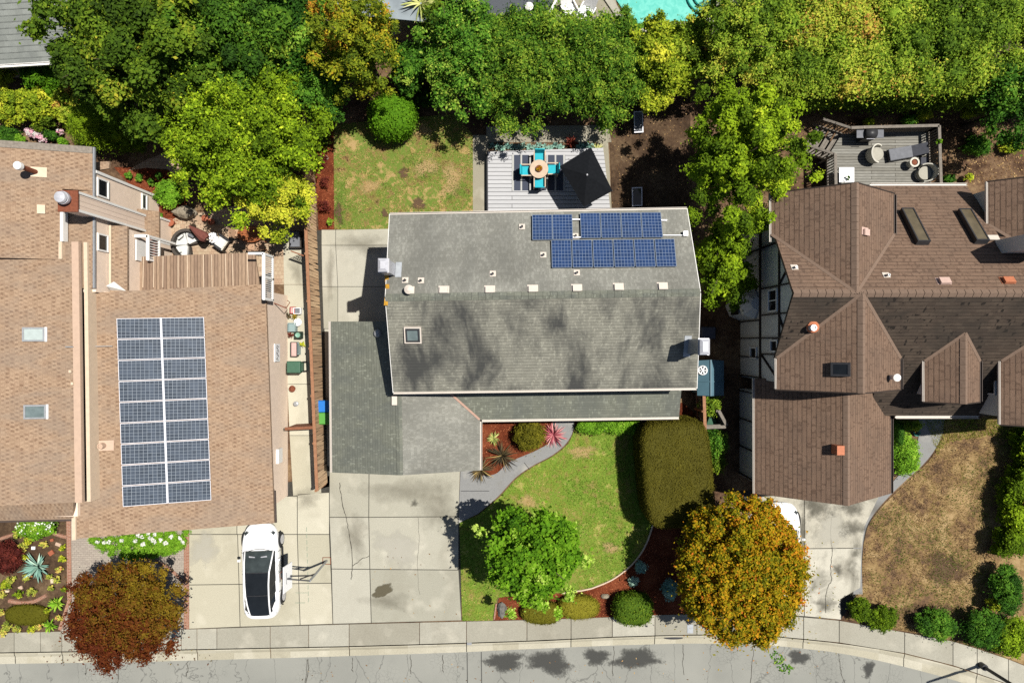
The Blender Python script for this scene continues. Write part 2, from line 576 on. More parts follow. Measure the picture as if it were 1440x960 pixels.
def shrub(label, px, py, rx, ry, h, mat, n=16, leaf=0.09, dens=420, cr=(0.3, 0.45), tm=0.45, ts=0.15, name='shrub', cat='shrub', group=None, aspect=0.6, core=0.75, zb=0.0, stick=0.05, tvar=0.25, extra=None):
    if name in ('plant', 'flower_cluster'): cr, core, stick = (0.45, 0.6), max(core, 0.8), 0.0
    zc = h * 0.5 + zb
    c = P(px, py, zc)
    k = (HC - zc) / FP
    C, r, t = clumps_ellipsoid(c, (rx * k, ry * k, h * 0.55), n, cr, -0.2, tm, ts)
    lowz = C[:, 2] - r * 0.7 < zb
    C[lowz, 2] = zb + r[lowz] * 0.7
    o = leaf_mesh(name, mat, None, C, r, t, leaf, dens, aspect, core=core, stick=stick, tvar=tvar)
    return tag(o, label, cat, group)


def clipped(label, px, py, rx, ry, z0, z1, mat, p=3.0, leaf=0.06, dens=900, name='hedge', cat='hedge', rz=0.0, rough=0.03, tm=0.45, ts=0.2, group=None, q=None):
    """a clipped shrub: a rounded solid with a close skin of small leaves; cut gives colour patches"""
    zc, hz = (z0 + z1) / 2, (z1 - z0) / 2
    c = np.array(P(px, py, zc))
    k = (HC - zc) / FP
    rad = np.array([rx * k, ry * k, hz])
    area = 4 * np.pi * ((rad[0] * rad[1]) ** 1.6 / 3 + (rad[0] * rad[2]) ** 1.6 / 3 + (rad[1] * rad[2]) ** 1.6 / 3) ** (1 / 1.6) * 1.2
    N = int(dens * area)
    nu, nv = 48, 24

    ev = q or p

    def surf(d, k=1.0):
        pl = (np.abs(d[:, 0]) ** p + np.abs(d[:, 1]) ** p) ** (1 / p)
        rr = (pl ** ev + np.abs(d[:, 2]) ** ev) ** (-1 / ev)
        w = d * rr[:, None]
        pw = np.maximum((np.abs(w[:, 0]) ** p + np.abs(w[:, 1]) ** p) ** (1 / p), 1e-6)
        nr = np.sign(w) * np.abs(w) ** (p - 1)
        nr[:, :2] *= (pw ** (ev - p))[:, None]
        nr[:, 2] = np.sign(w[:, 2]) * np.abs(w[:, 2]) ** (ev - 1)
        nr = nr / rad
        q = w * rad * k
        ca, sa = math.cos(rz), math.sin(rz)
        q = np.stack([q[:, 0] * ca - q[:, 1] * sa, q[:, 0] * sa + q[:, 1] * ca, q[:, 2]], 1)
        return q + c, unit(nr)
    d = unit(rng.normal(size=(N * 2, 3)) * np.array([1, 1, 0.9]))
    d = d[d[:, 2] > -0.75][:N]
    pos, nr = surf(d)
    pos += nr * rng.normal(size=(len(pos), 1)) * rough
    q = leaf_quads(pos, nr + rng.normal(size=nr.shape) * 0.5, leaf * rng.uniform(0.7, 1.3, len(pos)), 0.6)
    lum = np.sin(pos[:, 0] * 3.1 + 1.3 * np.sin(pos[:, 1] * 2.3)) * np.sin(pos[:, 1] * 2.7 + pos[:, 0]) * 0.5
    tt = np.clip(tm + lum * ts + rng.normal(size=len(pos)) * 0.12, 0.01, 0.99)
    th = np.linspace(0, 2 * np.pi, nu, endpoint=False)
    fi = np.linspace(-0.95, 1.5, nv)
    dd = np.array([[math.cos(f) * math.cos(a), math.cos(f) * math.sin(a), math.sin(f)] for f in fi for a in th])
    cv, cn = surf(unit(dd), 0.985)
    cv += cn * rng.normal(size=(len(cv), 1)) * rough * 0.5
    base = len(q)
    quads = [[base + i * nu + j, base + i * nu + (j + 1) % nu, base + (i + 1) * nu + (j + 1) % nu, base + (i + 1) * nu + j] for i in range(nv - 1) for j in range(nu)]
    V = np.concatenate([q, cv])
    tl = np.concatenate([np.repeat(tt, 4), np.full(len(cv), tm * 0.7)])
    Q = np.concatenate([np.arange(base).reshape(-1, 4), np.array(quads)])
    o = np_mesh(name, V, Q, np.array([[base + (nv - 1) * nu, base + (nv - 1) * nu + i, base + (nv - 1) * nu + i + 1] for i in range(1, nu - 1)]), tl, mat, None)
    return tag(o, label, cat, group)


def blades(name, mat, c, n, length, width, up=(0.25, 1.0), parent=None, tm=0.5, ts=0.25, arch=0.5, seg=4):
    """a rosette of arching strap leaves"""
    c = np.array(c, float)
    V, Q, T = [], [], []
    for i in range(n):
        a = 2.399963 * i + rng.uniform(-.3, .3)
        e = rng.uniform(*up)
        L = length * rng.uniform(0.7, 1.1)
        hd = np.array([math.cos(a), math.sin(a), 0])
        sd = np.array([-math.sin(a), math.cos(a), 0])
        st = len(V)
        p = c + hd * 0.02
        ang = e
        tt = float(np.clip(tm + rng.normal() * ts, 0.02, 0.98))
        for k in range(seg + 1):
            f = k / seg
            w = width * (0.6 + 1.2 * f * (1 - f)) * (1 - f ** 3) + 0.004
            up_n = np.array([0, 0, 1.0])
            V += [p - sd * w / 2 + up_n * w * 0.15, p + sd * w / 2 + up_n * w * 0.15]
            T += [tt, tt]
            p = p + (hd * math.cos(ang) + np.array([0, 0, 1]) * math.sin(ang)) * L / seg
            ang -= arch * L / length / seg * 2
            if p[2] < c[2] + 0.02: p[2] = c[2] + 0.02
        for k in range(seg):
            b = st + 2 * k
            Q.append([b, b + 1, b + 3, b + 2])
    return np_mesh(name, np.array(V), np.array(Q), np.zeros((0, 3), int), np.array(T), mat, parent)


def in_poly(pts, poly):
    x, y = pts[:, 0], pts[:, 1]
    ins = np.zeros(len(pts), bool)
    n = len(poly)
    j = n - 1
    for i in range(n):
        xi, yi = poly[i]; xj, yj = poly[j]
        with np.errstate(divide='ignore', invalid='ignore'):
            hit = ((yi > y) != (yj > y)) & (x < (xj - xi) * (y - yi) / (yj - yi + 1e-12) + xi)
        ins ^= hit
        j = i
    return ins


def scatter(poly, per_m2):
    q = np.array(poly)
    lo, hi = q.min(0), q.max(0)
    n = int(per_m2 * np.prod(hi - lo))
    p = rng.uniform(lo, hi, (n, 2))
    return p[in_poly(p, poly)]


def vnoise(p, cell, seed):
    """smooth patchy value noise in plan"""
    g = np.random.default_rng(int(seed * 97) + 5).random((64, 64))
    q = p / cell
    i = np.floor(q).astype(int)
    f = q - i
    f = f * f * (3 - 2 * f)
    a = lambda dx, dy: g[(i[:, 0] + dx) % 64, (i[:, 1] + dy) % 64]
    return (a(0, 0) * (1 - f[:, 0]) + a(1, 0) * f[:, 0]) * (1 - f[:, 1]) + (a(0, 1) * (1 - f[:, 0]) + a(1, 1) * f[:, 0]) * f[:, 1]


def grass(label, poly, mat, z=0.0, per_m2=220, length=0.09, width=0.02, bare=0.0, seed=0.0, name='grass', spread=2.2, centre=0.5):
    """short blades, thinner where the lawn is worn"""
    p = scatter(poly, per_m2)
    pn = 0.5 * vnoise(p, 1.5, seed) + 0.32 * vnoise(p, 0.55, seed + 3) + 0.18 * vnoise(p, 0.22, seed + 7)
    keep = pn + rng.normal(size=len(p)) * 0.05 > bare
    p, pn = p[keep], pn[keep]
    tn = 0.55 * vnoise(p, 1.1, seed + 11) + 0.3 * vnoise(p, 0.4, seed + 13) + 0.15 * pn
    f = (tn - centre) * spread
    n = len(p)
    a = rng.uniform(0, 6.283, n)
    b = rng.uniform(0, 6.283, n)
    L = length * rng.uniform(0.6, 1.4, n)
    tilt = rng.uniform(0.3, 0.95, n)
    hd = np.stack([np.cos(a), np.sin(a), np.zeros(n)], 1)
    sd = np.stack([np.cos(b), np.sin(b), np.zeros(n)], 1)
    p3 = np.concatenate([p, np.full((n, 1), z)], 1)
    tip = p3 + hd * (L * tilt)[:, None] + np.array([0, 0, 1]) * (L * np.sqrt(1 - tilt ** 2) + 0.01)[:, None]
    V = np.stack([p3 - sd * width, p3 + sd * width, tip], 1).reshape(-1, 3)
    T = np.repeat(np.clip(0.5 + f + rng.normal(size=n) * 0.12, 0.01, 0.99), 3)
    o = np_mesh(name, V, np.zeros((0, 4), int), np.arange(len(V)).reshape(-1, 3), T, mat, None)
    return tag(o, label, 'grass', None, 'stuff')


def litter(name, label, cat, poly, mat, z=0.0, per_m2=60, size=0.06, aspect=0.5, kind='stuff'):
    p = scatter(poly, per_m2)
    n = len(p)
    p3 = np.concatenate([p, rng.uniform(z + 0.012, z + 0.03, (n, 1))], 1)
    q = leaf_quads(p3, np.array([0, 0, 1.0]) + rng.normal(size=(n, 3)) * 0.25, size * rng.uniform(0.6, 1.4, n), aspect)
    o = np_mesh(name, q, np.arange(len(q)).reshape(-1, 4), np.zeros((0, 3), int), np.repeat(rng.uniform(0.02, 0.98, n), 4), mat, None)
    return tag(o, label, cat, None, kind)


def rock(name, label, c, size, mat, seed=1, cat='rock'):
    rr = np.random.default_rng(seed)
    d = ICO_V.copy()
    ph = rr.uniform(0, 6, 3)
    k = 1 + 0.16 * np.sin(3 * d[:, 0] + ph[0]) + 0.12 * np.sin(4 * d[:, 1] + ph[1]) + 0.1 * np.sin(5 * d[:, 2] + ph[2])
    v = d * k[:, None] * np.array(size)
    v[:, 2] = np.maximum(v[:, 2], -size[2] * 0.3)
    m = MB()
    m.v = [Vector(p) + Vector(c) for p in v]
    m.f = [tuple(int(i) for i in f) for f in ICO_F]
    m.m = [0] * len(m.f)
    return tag(m.build(name, mat, None), label, cat)


def each(name, mat, parent, beams):
    """every straight piece of trim as a part of its own"""
    for a, b, w, h in beams: MB().beam(a, b, w, h).build(name, mat, parent)


def inset(poly, d):
    a = sum(poly[i][0] * poly[(i + 1) % len(poly)][1] - poly[(i + 1) % len(poly)][0] * poly[i][1] for i in range(len(poly)))
    if a < 0: poly = poly[::-1]
    n = len(poly)
    lines = []
    for i in range(n):
        x0, y0 = poly[i]; x1, y1 = poly[(i + 1) % n]
        L = math.hypot(x1 - x0, y1 - y0)
        nx, ny = -(y1 - y0) / L, (x1 - x0) / L
        lines.append((x0 + nx * d, y0 + ny * d, (x1 - x0) / L, (y1 - y0) / L))
    out = []
    for i in range(n):
        ax, ay, adx, ady = lines[i - 1]; bx, by, bdx, bdy = lines[i]
        den = adx * bdy - ady * bdx
        if abs(den) < 1e-4: out.append((bx, by)); continue
        t = ((bx - ax) * bdy - (by - ay) * bdx) / den
        out.append((ax + adx * t, ay + ady * t))
    return out


def slabs(name, polys, mat, label, gap=0.03, z=0.0, t=0.09, cat='paving', bevel=0.0):
    """concrete bays with open joints between them (polygons surveyed on the ground)"""
    m = MB()
    for q in polys: m.prism(inset([XY(*p) for p in q], gap / 2), z - t, z)
    return tag(m.build(name, mat, None, bevel=bevel), label, cat, None, 'structure')


def sheet(name, poly, z, mat, label, cat='ground', px=True, t=0.0):
    m = MB()
    q = [XY(*p) for p in poly] if px else poly
    a = sum(q[i][0] * q[(i + 1) % len(q)][1] - q[(i + 1) % len(q)][0] * q[i][1] for i in range(len(q)))
    if a < 0: q = q[::-1]
    if t: m.prism(q, z - t, z)
    else: m.face([(x, y, z) for x, y in q])
    return tag(m.build(name, mat, None), label, cat, None, 'structure')


def smooth_curve(pts, k=6):
    out = []
    n = len(pts)
    for i in range(n - 1):
        p0, p1, p2, p3 = pts[max(i - 1, 0)], pts[i], pts[i + 1], pts[min(i + 2, n - 1)]
        for j in range(k):
            t = j / k
            out.append(tuple(0.5 * (2 * p1[c] + (p2[c] - p0[c]) * t + (2 * p0[c] - 5 * p1[c] + 4 * p2[c] - p3[c]) * t * t + (3 * p1[c] - p0[c] - 3 * p2[c] + p3[c]) * t ** 3) for c in range(len(p1))))
    out.append(tuple(pts[-1]))
    return out


M = {}

# ------------------------------------------------------------------ material set
M['concrete_warm'] = m_concrete('concrete_warm', [A(206, 200, 176, 1.62), A(221, 214, 191, 1.62), A(232, 226, 204, 1.62)], 0.22)
M['concrete_grey'] = m_concrete('concrete_grey', [A(186, 183, 166, 1.62), A(204, 200, 182, 1.62), A(212, 208, 192, 1.62)], 0.30)
M['concrete_walk'] = m_concrete('concrete_walk', [A(176, 171, 154, 1.62), A(194, 190, 174, 1.62), A(206, 202, 186, 1.62)], 0.28)
M['concrete_gutter'] = m_concrete('concrete_gutter', [A(196, 189, 166, 1.62), A(212, 205, 182, 1.62), A(220, 214, 194, 1.62)], 0.25)
M['concrete_old'] = m_concrete('concrete_old', [A(190, 183, 162, 1.62), A(212, 206, 188, 1.62), A(226, 221, 204, 1.62)], 0.95, stain_col=(0.085, 0.08, 0.062, 1), s=0.75)
M['concrete_path'] = m_concrete('concrete_path', [A(150, 150, 150, 1.78), A(168, 168, 166, 1.78), A(176, 176, 175, 1.78)], 0.45)
M['concrete_dirty'] = m_concrete('concrete_dirty', [A(160, 151, 132, 1.62), A(178, 171, 150, 1.62), A(190, 183, 164, 1.62)], 0.5)
M['soil'] = m_ground('soil', [(0.2, A(72, 52, 40)), (0.5, A(120, 94, 72)), (0.8, A(158, 132, 100))], 0.6, 5, 35, 0.05)
M['soil_dark'] = m_ground('soil_dark', [(0.2, A(58, 44, 34)), (0.55, A(96, 76, 58)), (0.85, A(132, 110, 84))], 0.6, 6, 40, 0.05)
M['mulch'] = m_ground('mulch', [(0.15, A(70, 30, 18)), (0.5, A(122, 60, 36)), (0.85, A(158, 90, 60))], 0.8, 14, 50, 0.06)
M['lawn_green'] = m_ground('lawn_green', [(0.1, A(150, 140, 80)), (0.3, A(136, 144, 62)), (0.55, A(110, 144, 48)), (0.75, A(134, 154, 60)), (0.95, A(178, 170, 98))], 0.9, 3.5, 30, 0.03, w=(0.4, 0.35, 0.25), rng_=(0.39, 0.61))
M['lawn_back'] = m_ground('lawn_back', [(0.05, A(88, 66, 46)), (0.2, A(150, 128, 80)), (0.42, A(120, 136, 58)), (0.6, A(100, 132, 50)), (0.75, A(172, 152, 92)), (0.95, A(188, 160, 110))], 0.8, 3.0, 30, 0.03, w=(0.4, 0.38, 0.22), rng_=(0.39, 0.61))
M['lawn_dry'] = m_ground('lawn_dry', [(0.1, A(96, 76, 60)), (0.38, A(136, 108, 78)), (0.6, A(152, 126, 84)), (0.85, A(182, 154, 112))], 0.7, 3.0, 30, 0.03, w=(0.4, 0.36, 0.24), rng_=(0.39, 0.61))
M['mulch_chip'] = m_leaf('mulch_chip', [(0, A(78, 36, 22)), (0.5, A(136, 70, 44)), (1, A(176, 112, 80))], 0.0, 0.9)
M['dead_leaf'] = m_leaf('dead_leaf', [(0, A(70, 48, 32)), (0.5, A(128, 96, 66)), (1, A(186, 156, 112))], 0.05, 0.8)
M['blade_green'] = m_leaf('blade_green', [(0, A(206, 184, 120)), (0.28, A(184, 178, 92)), (0.55, A(150, 166, 66)), (1, A(100, 138, 42))], 0.3)
M['blade_back'] = m_leaf('blade_back', [(0, A(206, 172, 122)), (0.35, A(200, 176, 116)), (0.52, A(176, 168, 88)), (0.75, A(132, 152, 62)), (1, A(90, 130, 46))], 0.3)
M['blade_dry'] = m_leaf('blade_dry', [(0, A(118, 96, 78)), (0.25, A(146, 122, 92)), (0.45, A(174, 150, 106)), (0.65, A(160, 144, 86)), (0.82, A(132, 134, 66)), (1, A(108, 124, 54))], 0.25)

# asphalt: bleached, with crazing, long cracks
t = NT('asphalt')
co = t.co('Object')
fine = t.noise(co, 60, 4, 0.75); big = t.noise(co, 0.35, 5)
base = t.ramp(t.math('ADD', t.math('MULTIPLY', fine, 0.5), t.math('MULTIPLY', big, 0.5)), [(0.3, A(152, 152, 145, 1.78)), (0.5, A(173, 173, 164, 1.78)), (0.72, A(188, 187, 177, 1.78))])
wob = t.add('ShaderNodeVectorMath', operation='ADD')
t.put(wob.inputs[0], co); t.put(wob.inputs[1], t.mapping(t.add('ShaderNodeTexNoise', {'Vector': co, 'Scale': 3.0}).outputs[1], (0.25, 0.25, 0.25)))
craze = t.voro(wob.outputs[0], 5.0, 'DISTANCE_TO_EDGE')
lon = t.voro(t.mapping(wob.outputs[0], (0.55, 0.16, 1)), 1.0, 'DISTANCE_TO_EDGE')
area = t.val(t.noise(t.mapping(co, loc=(3.2, 1.1, 0)), 0.42, 3), 0.5, 0.58)
c1 = t.math('MULTIPLY', t.val(craze, 0.0, 0.045, 0.55, 0.0), area)
c2 = t.val(lon, 0.0, 0.010, 0.7, 0.0)
base = t.mix(t.math('MAXIMUM', c1, c2), base, (0.075, 0.075, 0.07, 1))
M['asphalt'] = t.fin(base, 0.9, fine, 0.006, 0.6, 0.25)
M['asphalt_patch'] = m_plain('asphalt_patch', A(98, 98, 94, 1.75), 0.85, 0.25, 14, bump=0.004)

# roofs
M['roof_tan'] = m_shingle('roof_tan', A(186, 158, 131), A(174, 146, 120), A(142, 115, 93), 0.18, 0.4, A(146, 134, 122), 0.4, (A(152, 122, 99), 0.56, 0.45, 6.0, 8.0), bump=0.010, lines=0.65, dots=(A(114, 87, 68), 0.60, 0.18))
M['roof_grey_north'] = m_shingle('roof_grey_north', A(152, 151, 142), A(143, 142, 133), A(130, 129, 121), 0.15, 0.34, A(118, 118, 112), 0.4, (A(178, 177, 167), 0.52, 0.45, 8.0, 5.0), A(222, 221, 219), bump=0.004, lines=0.25)
M['roof_grey_south'] = m_shingle('roof_grey_south', A(152, 150, 137), A(138, 136, 124), A(92, 91, 84), 0.135, 0.24, A(62, 63, 63), 0.9, (A(178, 176, 160), 0.58, 0.5, 9.0, 7.0), stain_sc=(0.62, 0.30), bump=0.010)
M['roof_grey_low'] = m_shingle('roof_grey_low', A(134, 136, 123), A(120, 122, 110), A(92, 94, 85), 0.135, 0.24, A(96, 100, 98), 0.45, (A(162, 165, 149), 0.61, 0.65, 9.0, 4.0), bump=0.006, lines=0.7)
M['roof_brown'] = m_shingle('roof_brown', A(140, 115, 97), A(130, 106, 89), A(58, 46, 39), 0.20, 0.5, A(92, 80, 72), 0.22, (A(98, 78, 65), 0.57, 0.6, 8.0, 6.0), stain_sc=(0.8, 0.8), bump=0.06, lines=1.0)
M['roof_brown_mossy'] = m_shingle('roof_brown_mossy', A(92, 80, 69), A(78, 67, 58), A(44, 38, 34), 0.17, 0.30, A(56, 51, 46), 0.6, (A(32, 28, 25), 0.62, 0.9, 5.0, 6.0), stain_sc=(0.5, 1.0), bump=0.03)
M['roof_tile'] = m_shingle('roof_tile', A(156, 160, 154), A(142, 146, 140), A(80, 83, 80), 0.26, 0.34, A(112, 116, 114), 0.45, None, bump=0.02)
M['roof_dark'] = m_plain('roof_dark', A(92, 96, 102), 0.9, 0.25, 24, bump=0.01)
M['roof_flat'] = m_plain('roof_flat', A(150, 160, 166), 0.9, 0.25, 1.6, bump=0.004)
M['hip_tan'] = m_plain('hip_tan', A(136, 114, 98), 0.9, 0.15, 12)
M['ridge_grey'] = m_plain('ridge_grey', A(150, 140, 128), 0.9, 0.3, 10)
M['flash_pink'] = m_plain('flash_pink', A(196, 160, 142), 0.8, 0.1, 8)

# walls, metals, paints
M['stucco_tan'] = m_plain('stucco_tan', (0.80, 0.64, 0.51, 1), 0.9, 0.08, 5, bump=0.004)
M['siding_tan'] = m_boards('siding_tan', (0.78, 0.62, 0.50, 1), (0.72, 0.57, 0.46, 1), (0.45, 0.34, 0.27, 1), 0.2, 9.0, R(90), 0.85, grain=0.15, gapw=0.01)
M['stucco_white'] = m_plain('stucco_white', A(238, 238, 232), 0.9, 0.06, 4, bump=0.004)
M['stucco_grey'] = m_plain('stucco_grey', A(170, 168, 158), 0.9, 0.08, 4)
M['timber_dark'] = m_plain('timber_dark', A(62, 52, 46), 0.85, 0.25, 12)
M['white_paint'] = m_plain('white_paint', (0.80, 0.78, 0.74, 1), 0.5, 0.06, 9)
M['trim_cream'] = m_plain('trim_cream', A(236, 212, 184), 0.6, 0.08, 6)
M['fascia_pale'] = m_plain('fascia_pale', A(214, 184, 160), 0.6, 0.08, 6)
M['gutter_white'] = m_plain('gutter_white', A(226, 216, 204), 0.45, 0.08, 9)
M['gutter_dark'] = m_plain('gutter_dark', A(84, 72, 66), 0.6, 0.1, 9)
M['glass_dark'] = m_plain('glass_dark', (0.012, 0.014, 0.016, 1), 0.06, 0.2, 3, 0.5)
M['skylight_glass'] = m_plain('skylight_glass', A(120, 134, 134), 0.12, 0.25, 4, 0.5)
M['skylight_tan'] = m_plain('skylight_tan', A(112, 100, 78), 0.15, 0.3, 2.5, 0.5)
M['skylight_pale'] = m_plain('skylight_pale', A(196, 208, 204), 0.15, 0.1, 5, 0.5)
M['metal_dark'] = m_plain('metal_dark', (0.035, 0.035, 0.038, 1), 0.45, 0.2, 9)
M['metal_grey'] = m_plain('metal_grey', (0.32, 0.33, 0.34, 1), 0.4, 0.15, 9, metal=0.3)
M['metal_pale'] = m_plain('metal_pale', (0.50, 0.50, 0.53, 1), 0.4, 0.12, 9, metal=0.2)
M['flash_grey'] = m_plain('flash_grey', (0.34, 0.36, 0.38, 1), 0.5, 0.15, 6)
M['vent_pale'] = m_plain('vent_pale', A(232, 220, 206), 0.6, 0.08, 12)
M['vent_pink'] = m_plain('vent_pink', A(222, 190, 176), 0.6, 0.1, 12)
M['vent_orange'] = m_plain('vent_orange', A(206, 128, 92), 0.7, 0.15, 12)
M['rust'] = m_plain('rust', A(140, 80, 56), 0.8, 0.25, 12)
M['cells_blue'] = m_cells('cells_blue', (0.013, 0.030, 0.082, 1), (0.20, 0.25, 0.33, 1), 6, 8, 1, 1.2, 0.25)
M['cells_grey'] = m_cells('cells_grey', (0.040, 0.050, 0.066, 1), (0.25, 0.28, 0.31, 1), 10, 6, 1.65, 1, 0.22)
M['frame_alu'] = m_plain('frame_alu', (0.70, 0.70, 0.74, 1), 0.4, 0.05, 9)
M['fence_wood'] = m_boards('fence_wood', (0.66, 0.46, 0.28, 1), (0.46, 0.29, 0.17, 1), (0.14, 0.08, 0.05, 1), 0.30, 9, R(90), 0.85, grain=0.7)
M['fence_cap'] = m_plain('fence_cap', A(172, 124, 92), 0.8, 0.2, 8)
M['gate_brown'] = m_plain('gate_brown', A(150, 98, 70), 0.8, 0.2, 8)
M['bark'] = m_plain('bark', (0.09, 0.065, 0.045, 1), 0.95, 0.4, 14, bump=0.02)
M['patio_planks'] = m_boards('patio_planks', A(182, 154, 128), A(150, 124, 104), A(96, 74, 58), 0.16, 6, R(90), 0.8, grain=0.7)
M['deck_grey'] = m_boards('deck_grey', A(160, 158, 150), A(138, 135, 126), A(72, 68, 60), 0.14, 3.2, 0, 0.9, grain=0.65)
M['rail_grey'] = m_plain('rail_grey', A(140, 132, 122), 0.9, 0.25, 10)
M['deck_pale'] = m_boards('deck_pale', A(206, 206, 208), A(196, 196, 198), A(120, 120, 122), 0.205, 9, 0, 0.7, grain=0.2, gapw=0.018)
M['deck_red'] = m_boards('deck_red', A(150, 112, 100), A(134, 98, 88), A(80, 56, 50), 0.14, 4, 0, 0.8)
M['brick'] = m_paver('brick', A(178, 128, 104), A(160, 108, 86), A(190, 168, 150), 0.075, 0.22, None, 0, None, bump=0.004)
M['pavers_grey'] = m_paver('pavers_grey', A(186, 174, 160), A(172, 160, 148), A(150, 138, 126), 0.11, 0.22, A(170, 164, 150), 0.3, None, bump=0.004)
M['pavers_pink'] = m_paver('pavers_pink', A(206, 184, 156), A(190, 160, 134), A(160, 132, 108), 0.2, 0.2, A(170, 150, 120), 0.35, None, bump=0.004)
M['stone'] = m_ground('stone', [(0.1, A(120, 110, 96)), (0.5, A(166, 154, 134)), (0.9, A(196, 186, 166))], 2, 8, 40, 0.02)
M['black_fabric'] = m_plain('black_fabric', (0.009, 0.010, 0.012, 1), 0.95, 0.2, 8, 0.08)
M['turquoise'] = m_plain('turquoise', (0.012, 0.36, 0.44, 1), 0.7, 0.1, 10)
M['wood_pale'] = m_plain('wood_pale', A(214, 190, 164), 0.6, 0.12, 5)
M['wood_orange'] = m_boards('wood_orange', A(186, 112, 66), A(166, 94, 54), A(110, 60, 34), 0.12, 3, 0, 0.6)
M['wicker_white'] = m_plain('wicker_white', A(226, 222, 208), 0.8, 0.12, 30)
M['wicker_dark'] = m_plain('wicker_dark', A(84, 78, 72), 0.8, 0.25, 30)
M['cushion_white'] = m_plain('cushion_white', A(232, 232, 228), 0.85, 0.08, 8)
M['cushion_grey'] = m_plain('cushion_grey', A(128, 130, 136), 0.85, 0.15, 8)
M['cushion_tan'] = m_plain('cushion_tan', A(198, 160, 130), 0.85, 0.12, 8)
M['fabric_dark'] = m_plain('fabric_dark', A(78, 80, 88), 0.85, 0.15, 8)
M['umbrella_red'] = m_plain('umbrella_red', A(128, 76, 66), 0.85, 0.25, 10)
M['rug_navy'] = m_plain('rug_navy', A(74, 80, 96), 0.95, 0.12, 30)
M['rug_pale'] = m_plain('rug_pale', A(196, 196, 192), 0.95, 0.08, 30)
M['plastic_white'] = m_plain('plastic_white', (0.82, 0.82, 0.82, 1), 0.35, 0.03, 4)
M['plastic_green'] = m_plain('plastic_green', A(72, 110, 88), 0.5, 0.1, 8)
M['plastic_dkgreen'] = m_plain('plastic_dkgreen', A(32, 62, 50), 0.5, 0.1, 8)
M['plastic_blue'] = m_plain('plastic_blue', A(40, 128, 220), 0.45, 0.08, 8)
M['plastic_lime'] = m_plain('plastic_lime', A(96, 170, 74), 0.45, 0.08, 8)
M['plastic_mint'] = m_plain('plastic_mint', A(140, 186, 164), 0.45, 0.08, 8)
M['plastic_pink'] = m_plain('plastic_pink', A(226, 184, 176), 0.5, 0.1, 8)
M['plastic_red'] = m_plain('plastic_red', A(180, 60, 62), 0.5, 0.1, 8)
M['plastic_yellow'] = m_plain('plastic_yellow', A(232, 196, 84), 0.5, 0.1, 8)
M['plastic_bluegrey'] = m_plain('plastic_bluegrey', A(150, 172, 172), 0.5, 0.1, 8)
M['terracotta'] = m_plain('terracotta', A(178, 104, 76), 0.85, 0.15, 12)
M['frame_dull'] = m_plain('frame_dull', (0.20, 0.24, 0.30, 1), 0.4, 0.05, 9)
M['teal_metal'] = m_plain('teal_metal', A(92, 126, 140), 0.5, 0.12, 3)
M['car_white'] = m_plain('car_white', (0.80, 0.80, 0.80, 1), 0.22, 0.02, 3, 0.5)
M['tyre'] = m_plain('tyre', (0.02, 0.02, 0.02, 1), 0.85, 0.2, 20)
M['glass_cab'] = m_plain('glass_cab', (0.042, 0.052, 0.052, 1), 0.1, 0.3, 3, 0.5)
M['wood_pole'] = m_plain('wood_pole', A(126, 98, 76), 0.9, 0.2, 10)
M['teal_rail'] = m_plain('teal_rail', A(34, 140, 128), 0.4, 0.1, 8)
t = NT('pool_water')
co = t.co('Object')
rip = t.noise(co, 3.0, 4, 0.6, 0.8)
M['pool_water'] = t.fin(t.ramp(rip, [(0.35, A(104, 206, 190)), (0.65, A(134, 226, 210))]), 0.08, rip, 0.03, 0.4, 0.5)

# foliage colours: dark to light tint
M['leaf_dark'] = m_leaf('leaf_dark', [(0, A(30, 52, 16)), (0.4, A(56, 90, 24)), (0.75, A(88, 124, 34)), (1, A(140, 160, 52))])
M['leaf_olive'] = m_leaf('leaf_olive', [(0, A(38, 56, 14)), (0.4, A(72, 98, 24)), (0.75, A(110, 132, 34)), (1, A(162, 156, 50))])
M['leaf_bright'] = m_leaf('leaf_bright', [(0, A(66, 90, 16)), (0.4, A(118, 146, 26)), (0.75, A(154, 180, 36)), (1, A(196, 206, 56))], gain=1.42)
M['leaf_fresh'] = m_leaf('leaf_fresh', [(0, A(48, 84, 12)), (0.4, A(90, 134, 24)), (0.75, A(122, 162, 38)), (1, A(184, 204, 100))], 0.3)
M['leaf_mid'] = m_leaf('leaf_mid', [(0, A(34, 66, 18)), (0.4, A(66, 108, 30)), (0.75, A(100, 142, 42)), (1, A(156, 176, 70))])
M['leaf_yellow'] = m_leaf('leaf_yellow', [(0, A(70, 92, 22)), (0.35, A(120, 142, 32)), (0.7, A(172, 180, 48)), (1, A(218, 206, 66))])
M['leaf_gold'] = m_leaf('leaf_gold', [(0, A(60, 80, 20)), (0.4, A(112, 128, 30)), (0.7, A(166, 164, 40)), (0.92, A(188, 152, 44)), (1, A(184, 120, 46))], gain=1.35)
M['leaf_mixed'] = m_leaf('leaf_mixed', [(0, A(66, 92, 24)), (0.3, A(118, 146, 40)), (0.6, A(160, 174, 58)), (0.82, A(192, 180, 72)), (1, A(178, 118, 66))])
M['leaf_autumn'] = m_leaf('leaf_autumn', [(0, A(78, 88, 14)), (0.32, A(132, 126, 20)), (0.62, A(184, 146, 26)), (0.88, A(200, 126, 32)), (1, A(190, 100, 36))], 0.3, gain=1.45)
M['leaf_maple'] = m_leaf('leaf_maple', [(0, A(96, 42, 22)), (0.3, A(116, 62, 26)), (0.55, A(118, 84, 26)), (0.8, A(130, 108, 28)), (1, A(152, 128, 36))], 0.28, gain=1.2)
M['leaf_maroon'] = m_leaf('leaf_maroon', [(0, A(54, 20, 20)), (0.5, A(98, 42, 36)), (1, A(142, 70, 54))])
